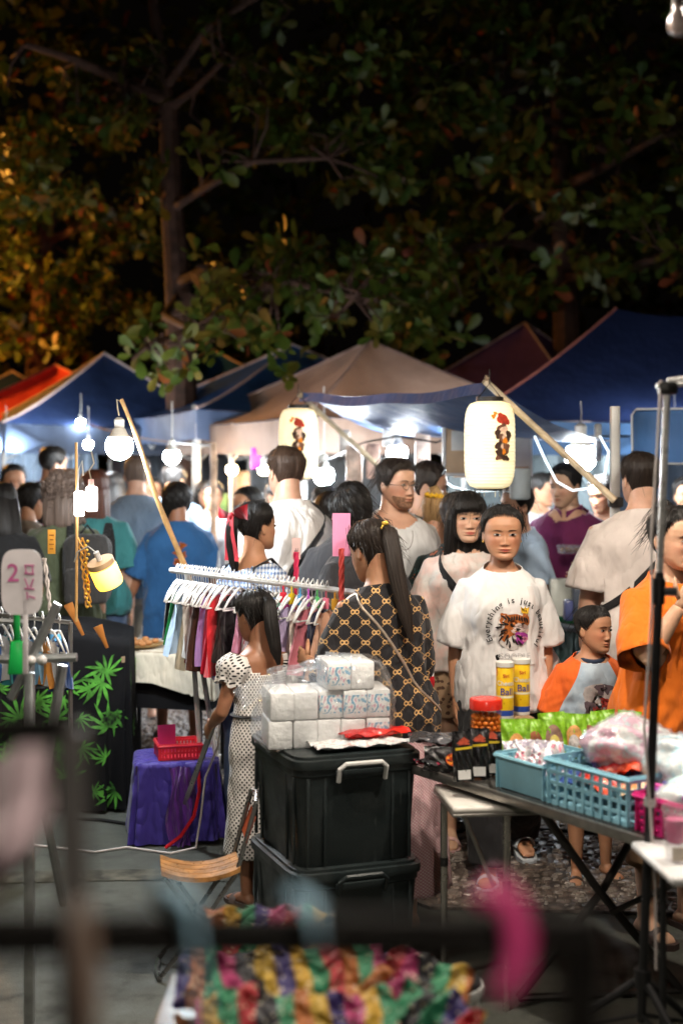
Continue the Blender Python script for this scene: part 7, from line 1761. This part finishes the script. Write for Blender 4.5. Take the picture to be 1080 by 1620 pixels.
for i, pts in enumerate([[(60,1283), (140,1278), (215,1281), (330,1290)], [(120,1298), (160,1300), (200,1306), (330,1312)], [(640,1283), (760,1281), (900,1287), (1000,1280), (1100,1284)], [(640,1336), (730,1322), (840,1318), (960,1326), (1100,1322)]]):
    q = [Vector((X(x, gd(y)), gd(y), .022 if i > 1 else .010)) for x, y in pts]
    tag(part('power_cord', MB().tube(q, .008, 6), mat('black_cord', (.012,.012,.012), .6)), ['black cable on the asphalt behind the purple box, farther one', 'black cable on the asphalt behind the purple box, nearer one', 'black cable across the pebble paving, farther one', 'black cable across the pebble paving, nearer one'][i], 'cord')
# ================================================================== FOLDING CHAIR
fc = thing('folding_chair', 'small folding chair with curved wooden seat and metal frame', 'chair', (X(315,4.95), 4.97, 0), .15)
wood = mat('varnished_wood', (.46,.22,.07), .3, var=.35, vscale=22, coat=.4); cm_ = mat('grey_chrome', (.42,.42,.42), .28, .9)
for j in range(4): part('seat_slat', MB().grid(lambda u, v, j=j: (-.135+.27*u, -.10+.052*j+.046*v, .352+.030*(2*u-1)**2), 12, 2).grid(lambda u, v, j=j: (-.135+.27*u, -.10+.052*j+.046*v, .336+.030*(2*u-1)**2), 12, 2).grid(lambda u, v, j=j: (-.135+.27*u, -.10+.052*j, .336+.016*v+.030*(2*u-1)**2), 12, 1), wood, fc)
for y in (-.09, .10):
    part('leg', MB().tube([(-.125,y,.36), (.0,y,.18), (.14,y,.012)], .0085, 8), cm_, fc); part('leg', MB().tube([(-.14,y,.012), (.0,y+.012,.18), (.125,y+.012,.36), (.19,y,.60)], .0085, 8), cm_, fc)
part('foot_bar', MB().tube([(-.14,-.09,.012), (-.15,0,.010), (-.14,.10,.012)], .0085, 8), cm_, fc); part('foot_bar', MB().tube([(.14,-.09,.012), (.14,.10,.012)], .0085, 8), cm_, fc); part('top_bar', MB().tube([(.19,-.09,.60), (.20,.0,.615), (.19,.10,.60)], .0085, 8), cm_, fc)
part('back_panel', MB().grid(lambda u, v: (.155+.034*v, -.095+.19*u, .46+.09*v), 6, 4), mat('orange_leather', (.42,.07,.02), .45), fc)
# ================================================================== LEFT STALL: leaf print cloth, cream table, steel rack, lamps
lt = thing('draped_table', 'stall table under a black cloth with green leaf print', 'table', (X(60,7.3), 7.45, 0), .10)
BC_ = mat('black_velvet', (.008,.008,.009), .9, spec=.12, bump=.3, bscale=25); W_, D_, H_ = .92, .7, .92
part('table_board', MB().box((0,0,H_-.15), (W_*.95,D_*.95,.03)), mat('plywood', (.3,.2,.12), .7), lt)
def drape2(u, v):
    a = u*2*PI; e = .22; x = np.sign(math.cos(a))*abs(math.cos(a))**e*W_/2; y = np.sign(math.sin(a))*abs(math.sin(a))**e*D_/2
    if v < .3: q = v/.3; return (x*q, y*q, H_+.006-.10*max(0, x/W_*2-.4)*q)
    q = (v-.3)/.7; f = 1+.06*q*math.sin(a*13+math.sin(a*4)); return (x*f, y*f, max(.02, H_-.10*max(0, x/W_*2-.4)-q*(H_-.03)))
mbd = MB().grid(drape2, 160, 30); part('cloth', mbd, BC_, lt, sharp=0); bvd = BVHTree.FromPolygons([Vector(p) for p in mbd.v], mbd.f)
LG = mat('leaf_green_ink', (.06,.23,.025), .8, var=.9, vscale=16)
def hemp(cx, cz, s, rot, y):
    mb = MB()
    for i, (a, L_) in enumerate([(0,1), (.5,.92), (-.5,.92), (1.0,.72), (-1.0,.72), (1.6,.45), (-1.6,.45)]):
        an = rot+a; d_ = (math.sin(an), math.cos(an)); n_ = (d_[1], -d_[0]); L_ *= s; o = len(mb.v)
        prof = [(0,.004), (.25,.045), (.5,.062), (.75,.042), (1,0)]
        for q, w_ in prof: mb.v += [(cx+d_[0]*L_*q+n_[0]*w_*s, y-.004*math.sin(q*PI), cz+d_[1]*L_*q+n_[1]*w_*s), (cx+d_[0]*L_*q-n_[0]*w_*s, y-.004*math.sin(q*PI), cz+d_[1]*L_*q-n_[1]*w_*s)]
        for q in range(4): mb.f.append((o+2*q, o+2*q+1, o+2*q+3, o+2*q+2)); mb.m.append(0)
    return mb
rl = np.random.default_rng(12); spots = []
while len(spots) < 44:
    q = (rl.uniform(-.36, .40), rl.uniform(.10, .80), rl.uniform(.085, .16))
    if all(math.hypot(q[0]-o[0], q[1]-o[1]) > (q[2]+o[2])*.62 for o in spots): spots.append(q)
    elif rl.uniform() < .002: spots.append(q)
def lay(mb, side):
    out = []
    for x0, _, z0 in mb.v:
        x0 = min(x0, .452); z0 = min(z0, .80)
        h_ = bvd.ray_cast(Vector((x0, -2, z0)), Vector((0, 1, 0)), 3)[0] if not side else bvd.ray_cast(Vector((2, x0, z0)), Vector((-1, 0, 0)), 3)[0]
        if h_ is None: h_ = Vector((x0, -D_/2, z0)) if not side else Vector((W_/2, x0, z0))
        out.append((h_.x, h_.y-.004, h_.z) if not side else (h_.x+.004, h_.y, h_.z))
    mb.v = out; return mb
for cx, cz, sz, in spots: part('leaf_print', lay(hemp(cx, cz, sz, rl.uniform(0, 6.28), 0), False), LG, lt)
for i, (cy, cz) in enumerate([(-.2,.6), (.0,.35), (-.1,.15), (.2,.7)]): part('leaf_print', lay(hemp(cy, cz, .12, i*1.1, 0), True), LG, lt)
cup = thing('drink_can', 'light blue tin with white letters on the leaf print table', 'tin', P(88, 1030, 6.98), .1); part('wall', MB().lathe([(.026,0), (.028,.004), (.030,.085), (.027,.09)], seg=24), mat('tin_blue', (.10,.32,.55), .35), cup); curved_text('Koh', .030, .0305, -.1, .045, mat('white_lettering', (.82,.80,.72), .5), cup); part('lid', MB().lathe([(.030,.086), (.031,.09), (.028,.10), (.004,.10)], seg=20), mat('pale_tin', (.7,.72,.74), .3), cup)
# hangers with little garments at the left edge
hr = thing('garment_rack', 'low rail of small blue clothes at the left edge', 'rack', (X(-30,6.4), 6.4, 0)); ra, rb_ = P(-60,965,6.4)-hr.location, P(112,985,6.2)-hr.location
part('top_rail', MB().tube([ra, rb_], .010, 8), sm_, hr)
for q in (ra, rb_): part('leg', MB().tube([q, Vector((q.x, q.y, 0))], .010, 8), sm_, hr)
for i in range(9):
    p = (hr.location+ra).lerp(hr.location+rb_, .30+.075*i); cn = ['blue', 'white', 'teal', 'navy', 'grey', 'sky', 'orange trimmed', 'pale', 'dark blue'][i]; c = [(.05,.15,.4), (.7,.7,.7), (.04,.25,.28), (.02,.04,.12), (.3,.3,.32), (.2,.4,.6), (.6,.25,.05), (.55,.6,.65), (.02,.06,.2)][i]
    t = thing('hanging_garment', '%s child garment on the low rail at the left edge' % cn, 'garment', (p.x, p.y, p.z-.012), .5+.1*math.sin(i*2), 'small clothes on the low left rail'); part('cloth', garment_mesh(.22, .10, .11, 50+i), cloth('small_garment_%d' % i, c, .3), t, sharp=0); part('hanger', HME, None, t)
# cream table
ct = thing('draped_table', 'table under a cream cloth with a tray of snacks', 'table', (X(262,7.8), 7.95, 0), -.22)
CRM = cloth('cream_cloth', (.66,.60,.48), .3); W_, D_, H_ = .66, .52, .735
part('table_board', MB().box((0,0,H_-.012), (W_,D_,.024), bevel=.004), mat('plywood', (.3,.2,.12), .7), ct)
def drape3(u, v):
    a = u*2*PI; e = .2; x = np.sign(math.cos(a))*abs(math.cos(a))**e*W_/2*1.02; y = np.sign(math.sin(a))*abs(math.sin(a))**e*D_/2*1.02
    if v < .4: q = v/.4; return (x*q, y*q, H_+.005)
    q = (v-.4)/.6; f = 1+.03*q*math.sin(a*15); return (x*f, y*f, H_+.003-q*(.17+.09*max(0, x/W_*2)+.006*math.sin(a*60)))
part('cloth', MB().grid(drape3, 140, 16), CRM, ct, sharp=0); part('black_skirt', MB().box((0,.02,.52), (W_*.94,D_*.9,.20)), BC_, ct)
for x in (-.25,.25):
    for y in (-.2,.2): part('leg', MB().tube([(x,y,H_-.03), (x,y,0)], .013, 8), blk_, ct)
part('brace', MB().tube([(-.25,-.2,.45), (-.45,-.22,.02)], .008, 6), blk_, ct)
tr_ = thing('snack_tray', 'round tray of brown snacks on the cream cloth', 'tray', (X(215,7.85), 7.85, H_+.008)); part('plate', MB().lathe([(.10,0), (.15,.012), (.155,.020), (.145,.016), (.004,.010)], seg=30), mat('rattan', (.42,.26,.10), .7, bump=.5), tr_)
for i in range(12):
    a = i*2.4; q = .02+.032*math.sqrt(i); part('snack', MB().ball((q*math.cos(a), q*math.sin(a), .028), (.022,.018,.014), 10, 7), mat('fried_snack', (.45,.20,.07), .7), tr_)
# steel rack, front left
sr = thing('steel_rack', 'grey steel display rack in the left foreground', 'rack', (X(47,4.45), 4.45, 0)); ST = mat('galvanised_square_tube', (.42,.44,.45), .35, .75, var=.2, vscale=14)
def L3(px, py, d=4.45): return P(px, py, d)-Vector(sr.location)
part('post', MB().box((0,0,.56), (.030,.030,1.12), bevel=.003), ST, sr)
for nm, a, b, w_ in (('cross_bar', L3(-40,1044), L3(122,1040), .014), ('strut', L3(92,955), L3(18,1105), .015), ('slant_leg', L3(100,1052,4.5), L3(66,1255,4.5), .016), ('slant_leg', L3(66,1255,4.5), L3(100,1430,4.7), .014), ('cross_bar', L3(-30,980,4.6), L3(40,985,4.6), .010)): part(nm, MB().tube([a, b], w_, 8), ST, sr)
for px, py in ((50,1045), (67,1045)): part('bolt', MB().ball(L3(px,py,4.42), .016, 10, 7), mat('pale_bolt', (.62,.60,.60), .4), sr)
sg = thing('price_paddle', 'white paddle sign with handwritten pink price at the left', 'sign', P(35, 1040, 4.25), .05)
mb = MB(); ol = [(x, z) for x, z in [(.061*np.sign(math.cos(a))*abs(math.cos(a))**.5, .098*np.sign(math.sin(a))*abs(math.sin(a))**.5) for a in np.linspace(0, 2*PI, 36, endpoint=False)]]
mb.prism(ol, lambda x, z, h_: (x, h_, z+.225), .004); part('panel', mb, mat('white_board', (.76,.72,.74), .45), sg, sharp=60)
part('stick', MB().box((.01,.004,.06), (.016,.008,.22), bevel=.002), mat('white_board', (.76,.72,.74), .45), sg)
PI_ = mat('pink_marker', (.52,.12,.30), .6); me = text_mesh('2', .075, PI_, bold=.001); o = link('numeral', me, sg, (-.026,-.0012,.25), (PI/2,0,0))
for i, (x, z, l_, r_) in enumerate([(.022,.275,.03,0), (.012,.262,.026,1.4), (.032,.262,.026,1.5), (.022,.25,.03,.1), (.014,.222,.03,1.2), (.030,.222,.028,1.9), (.022,.205,.03,.1), (.016,.185,.022,1.5), (.030,.18,.02,.3)]): part('stroke', MB().box((x,-.0014,z), (l_,.0012,.004), rot=(0,r_,0)), PI_, sg)
tag(part('green_clip', MB().box((0,0,.0), (.036,.02,.10), bevel=.004, taper=1.5).box((0,0,.10), (.020,.012,.11), bevel=.004), mat('green_plastic', (.01,.42,.08), .35), loc=P(27, 1040, 4.30), rotz=.2), 'bright green plastic clip below the price paddle', 'clip')
# hanging twin lamp, yellow jar lamp, sticks
tl = thing('twin_lamp', 'pair of glowing lamp tubes hanging on a cord at the left', 'lamp', P(136, 792, 5.7))
EM = emis('lamp_tube_glow', (1,.93,.86), 26); 
part('tube', MB().box((-.024,-.01,-.012), (.040,.03,.10), bevel=.010, seg=3), EM, tl); part('tube', MB().box((.020,.02,.006), (.046,.03,.10), bevel=.010, seg=3), EM, tl); part('socket', MB().tube([(.018,.02,.055), (.018,.02,.085)], .012, 10), mat('pink_socket', (.7,.4,.38), .5), tl); part('hook', MB().tube([(.018,.02,.085), (.012,.01,.12), (.03,.02,.15), (.018,.02,.20)], .003, 6), mat('wire_hook', (.5,.45,.35), .4, .7), tl); part('cord', MB().tube([(-.034,0,.04), (-.03,0,.12), (-.015,0,.16), (-.01,0,.10)], .0035, 6), mat('lamp_cord', (.5,.5,.48), .6), tl)
stk = thing('lamp_stick', 'orange lit wooden stick wound with wire and yellow beads', 'stick', P(121, 960, 5.75)); hgt = (960-700)/FPX*5.75
part('stick', MB().tube([(0,0,-.06), (.003,0,hgt*.5), (0,0,hgt)], .006, 7), mat('raw_wood', (.55,.32,.12), .6), stk)
for q in range(3): part('wire', MB().tube([(.02+.012*math.sin(i*1.1+q*2)+.03*(1-i/14), .008*math.cos(i*1.1+q*2), hgt*.42*i/14) for i in range(15)], .004, 5), mat('orange_wire', (.60,.30,.05), .5), stk)
for i in range(16): part('bead', MB().ball((.046+.006*math.sin(i*1.7), -.01, .0+hgt*.40*i/15), .0062, 8, 6), mat('yellow_bead', (.75,.45,.05), .3), stk)
yj = thing('jar_lamp', 'tilted yellow glowing jar lamp with wooden lid', 'lamp', P(165, 902, 5.75), (.35, -.35, 0))
part('glass', MB().lathe([(.03,-.075), (.052,-.070), (.057,-.055), (.057,.012), (.05,.022)], seg=28), emis('yellow_jar_glow', (1,.58,.04), 2.6), yj); part('lid', MB().lathe([(.05,.02), (.055,.022), (.055,.045), (.003,.047)], seg=28), mat('pale_wood_lid', (.62,.42,.24), .5), yj); part('plug', MB().tube([(0,0,.045), (.0,0,.085)], .012, 10), mat('white_plastic', (.70,.70,.70), .35), yj); part('cord', MB().tube([(0,0,.08), (-.02,.0,.12), (-.07,.01,.11), (-.10,.02,.07)], .003, 6), mat('lamp_cord', (.5,.5,.48), .6), yj)
ot = thing('price_tag', 'narrow orange price tag on a twisted white wire', 'price tag', P(82, 960, 5.6), .1); part('card', MB().box((0,0,(960-857)/FPX*5.6), (.030,.003,.096), bevel=.001), mat('orange_card', (.80,.38,.05), .6), ot)
for q in range(2): part('wire', MB().tube([(.006*math.cos(i*1.1+q*3.1)-.002*i, .006*math.sin(i*1.1+q*3.1), -.06+.018*i) for i in range(15)], .005, 5), mat('white_cord', (.66,.60,.58), .5), ot)
for i in range(4): part('stroke', MB().box((0,-.0022,(960-857)/FPX*5.6-.028+.018*i), (.014+.004*(i % 2),.001,.004)), mat('brown_ink', (.35,.12,.02), .7), ot)
for i, (px, py, px2, py2, lab) in enumerate([(108,955,132,1005,'orange wooden spatula leaning on the leaf print table'), (155,990,170,1025,'small orange wooden spoon on the leaf print table')]): tag(part('spatula', MB().tube([P(px,py,6.3), P((px+px2)/2,(py+py2)/2,6.3), P(px2,py2,6.32)], [.022,.012,.007], 8, flat=.3), mat('orange_wood', (.55,.22,.05), .45)), lab, 'spatula')
# ================================================================== NEAREST THINGS: rail, ribbons, scarves, stool
fr_ = thing('clothes_rail', 'dark clothes rail right in front of the camera', 'rail', (0, 0.97, 0)); DKM = mat('black_rail_tube', (.004,.0035,.003), .75, spec=.1)
def Q(px, py, d=0.97): q = P(px, py, d); return Vector((q.x, q.y-0.97, q.z))
part('rail', MB().tube([Q(-80,1482), Q(945,1480)], .0155, 12), DKM, fr_); part('post', MB().tube([Q(918,1480), Vector((Q(918,1480).x, 0, 0))], .0145, 12), DKM, fr_)
part('post', MB().tube([Q(112,1150,1.08), Q(120,1480,1.08)], .0125, 12), mat('grey_rail_tube', (.16,.15,.145), .4, .5), fr_); part('stub_rail', MB().tube([Q(-80,1158,1.08), Q(118,1152,1.08)], .0125, 12), DKM, fr_); part('post', MB().tube([Q(120,1480,1.08), Vector((Q(120,1480,1.08).x, .11, 0))], .0125, 12), DKM, fr_)
def ribbon(label, pts, w_, m_, d, name='ribbon'):
    q = [P(x, y, d+dd) for x, y, dd in pts]; n = len(q)
    mb = MB().tube(q, [w_*(.8+.2*math.sin(i*1.3)) for i in range(n)], 10, flat=.22, up=(0,1,0)); return tag(part(name, mb, m_, sharp=0), label, 'ribbon')
BL = cloth('light_blue_ribbon', (.34,.60,.78)); ribbon('light blue ribbon over the rail, the longer one at left', [(262,1440,.02), (285,1412,-.02), (300,1440,-.03), (308,1500,-.03), (318,1580,-.02), (325,1680,-.02)], .017, BL, .95)
ribbon('light blue ribbon over the rail, the shorter one in the middle', [(468,1430,.02), (482,1418,-.02), (498,1450,-.03), (506,1500,-.03)], .013, BL, .95)
ribbon('beige strap hanging from the rail at left', [(118,1440,0), (130,1470,-.02), (138,1560,-.02), (140,1700,-.02)], .016, cloth('beige_strap', (.19,.13,.10)), 0.97)
pk = MB().tube([P(x, y, .95) for x, y in [(758,1425), (785,1405), (808,1430), (822,1480), (818,1525), (800,1560), (782,1568)]], [.008,.010,.010,.0095,.009,.008,.005], 10)
tag(part('hanger_hook', pk, mat('pink_plastic_hook', (.62,.06,.22), .4), sharp=0), 'pink plastic hook hanging on the dark rail', 'hook')
tag(part('hanging_cloth', MB().grid(lambda u, v: P(-60+150*u*(1-.10*abs(v-.55)*2)-45*max(0,v-.55)*u*2, 1180+220*v+25*math.sin(u*5), 1.45+.02*math.sin(u*9+v*3)), 24, 18), cloth('pinkish_white_cloth', (.75,.62,.66), .4), sharp=0), 'pinkish white cloth hanging at the lower left edge', 'cloth')
# striped scarves heaped on a low stand
def f_stripe(seed):
    pal = [(.42,.24,.012), (.01,.16,.07), (.32,.008,.015), (.40,.25,.02), (.03,.02,.12), (.28,.01,.09), (.015,.18,.08), (.32,.09,.01), (.012,.012,.018)]
    r = np.random.default_rng(seed); o = r.permutation(len(pal))
    def f(n, co):
        x, y, z = n.sep(co); s = n.math('FRACT', n.math('ADD', n.math('MULTIPLY', n.math('ADD', x, n.math('MULTIPLY', n.noise(co, 6, 2), .06)), 3.4), seed*.37))
        c = n.ramp(s, [(i/len(pal), pal[o[i]]) for i in range(len(pal))], 'CONSTANT')
        v = n.voronoi(co, 55); return n.mix(n.math('MULTIPLY', n.math('LESS_THAN', v, .22), .6), c, (.7,.62,.45,1))
    return f
bs_ = thing('low_stand', 'dark stand carrying the striped scarves', 'stand', (X(480,2.95), 3.0, 0)); part('board', MB().box((0,0,.60), (.62,.5,.03), bevel=.004), blk_, bs_)
for x in (-.28,.28):
    for y in (-.22,.22): part('leg', MB().tube([(x,y,.59), (x,y,0)], .014, 8), blk_, bs_)
SCN = ['yellow and green striped scarf rolled on top of the heap', 'red and yellow striped scarf at the right of the heap', 'green and crimson striped scarf in the middle of the heap', 'purple and gold striped scarf hanging at the left', 'many coloured striped scarf lowest in the heap', 'striped scarf with violet edge near the stool', 'dark striped scarf under the rail']
for i, (px, py, d, w_, h_, t_, rz, ry) in enumerate([(420,1452,3.12,.30,.10,.05,.05,.02), (600,1560,2.85,.34,.22,.03,-.30,.12), (480,1555,2.80,.34,.22,.035,.2,-.06), (330,1590,2.75,.14,.30,.04,.1,0), (470,1632,2.62,.38,.22,.035,.1,.03), (640,1620,2.7,.24,.22,.03,-.5,.2), (420,1530,2.95,.36,.18,.03,-.1,.0)]):
    c = P(px, py, d); t = thing('scarf', SCN[i], 'scarf', (c.x, c.y, c.z-.02), (0 if i == 3 else .55, ry, rz), 'striped scarves heaped in the foreground'); r = np.random.default_rng(70+i); ph = r.uniform(0, 6, 4); up_ = i == 3
    def fn(u, v, w_=w_, h_=h_, t_=t_, ph=ph, up_=up_):
        a = v*2*PI; q = 1+.07*math.sin(u*9+ph[0])+.06*math.sin(u*19+ph[1]+a); fl = .006*math.sin(u*15+ph[2]+a*2)+.007*math.sin(u*31+a*3+ph[3])+.005*math.sin(u*47+a*5)
        if up_: return ((v-.5)*w_+.01*math.sin(u*8), fl*1.5, -u*h_)
        return ((u-.5)*w_, math.cos(a)*h_/2*q, math.sin(a)*t_/2*q+fl)
    part('cloth', MB().grid(fn, 60, 40), print_cloth('striped_scarf_%d' % i, f_stripe(i), .8, .5), t, sharp=0)
# chrome stool
so_ = thing('stool', 'round chrome stool with black seat at the bottom edge', 'stool', (X(706,3.62), 3.66, 0)); sz_ = Z(1562,3.62)-.0
part('seat', MB().lathe([(.004,sz_+.012), (.06,sz_+.013), (.088,sz_+.008), (.094,sz_-.004), (.09,sz_-.02)][::-1], seg=36), mat('black_vinyl', (.012,.012,.013), .35), so_); part('seat_ring', MB().lathe([(.090,sz_-.028), (.098,sz_-.026), (.100,sz_-.012), (.097,sz_-.003), (.092,sz_-.002)], seg=36, cap=False), chrome, so_)
for a in (.4, 1.97, 3.54, 5.11): part('leg', MB().tube([(.085*math.cos(a), .085*math.sin(a), sz_-.02), (.12*math.cos(a), .12*math.sin(a), .01)], .010, 8), chrome, so_)
part('foot_ring', MB().tube([(.105*math.cos(a), .105*math.sin(a), .16) for a in np.linspace(0, 2*PI, 25)], .007, 6), chrome, so_)
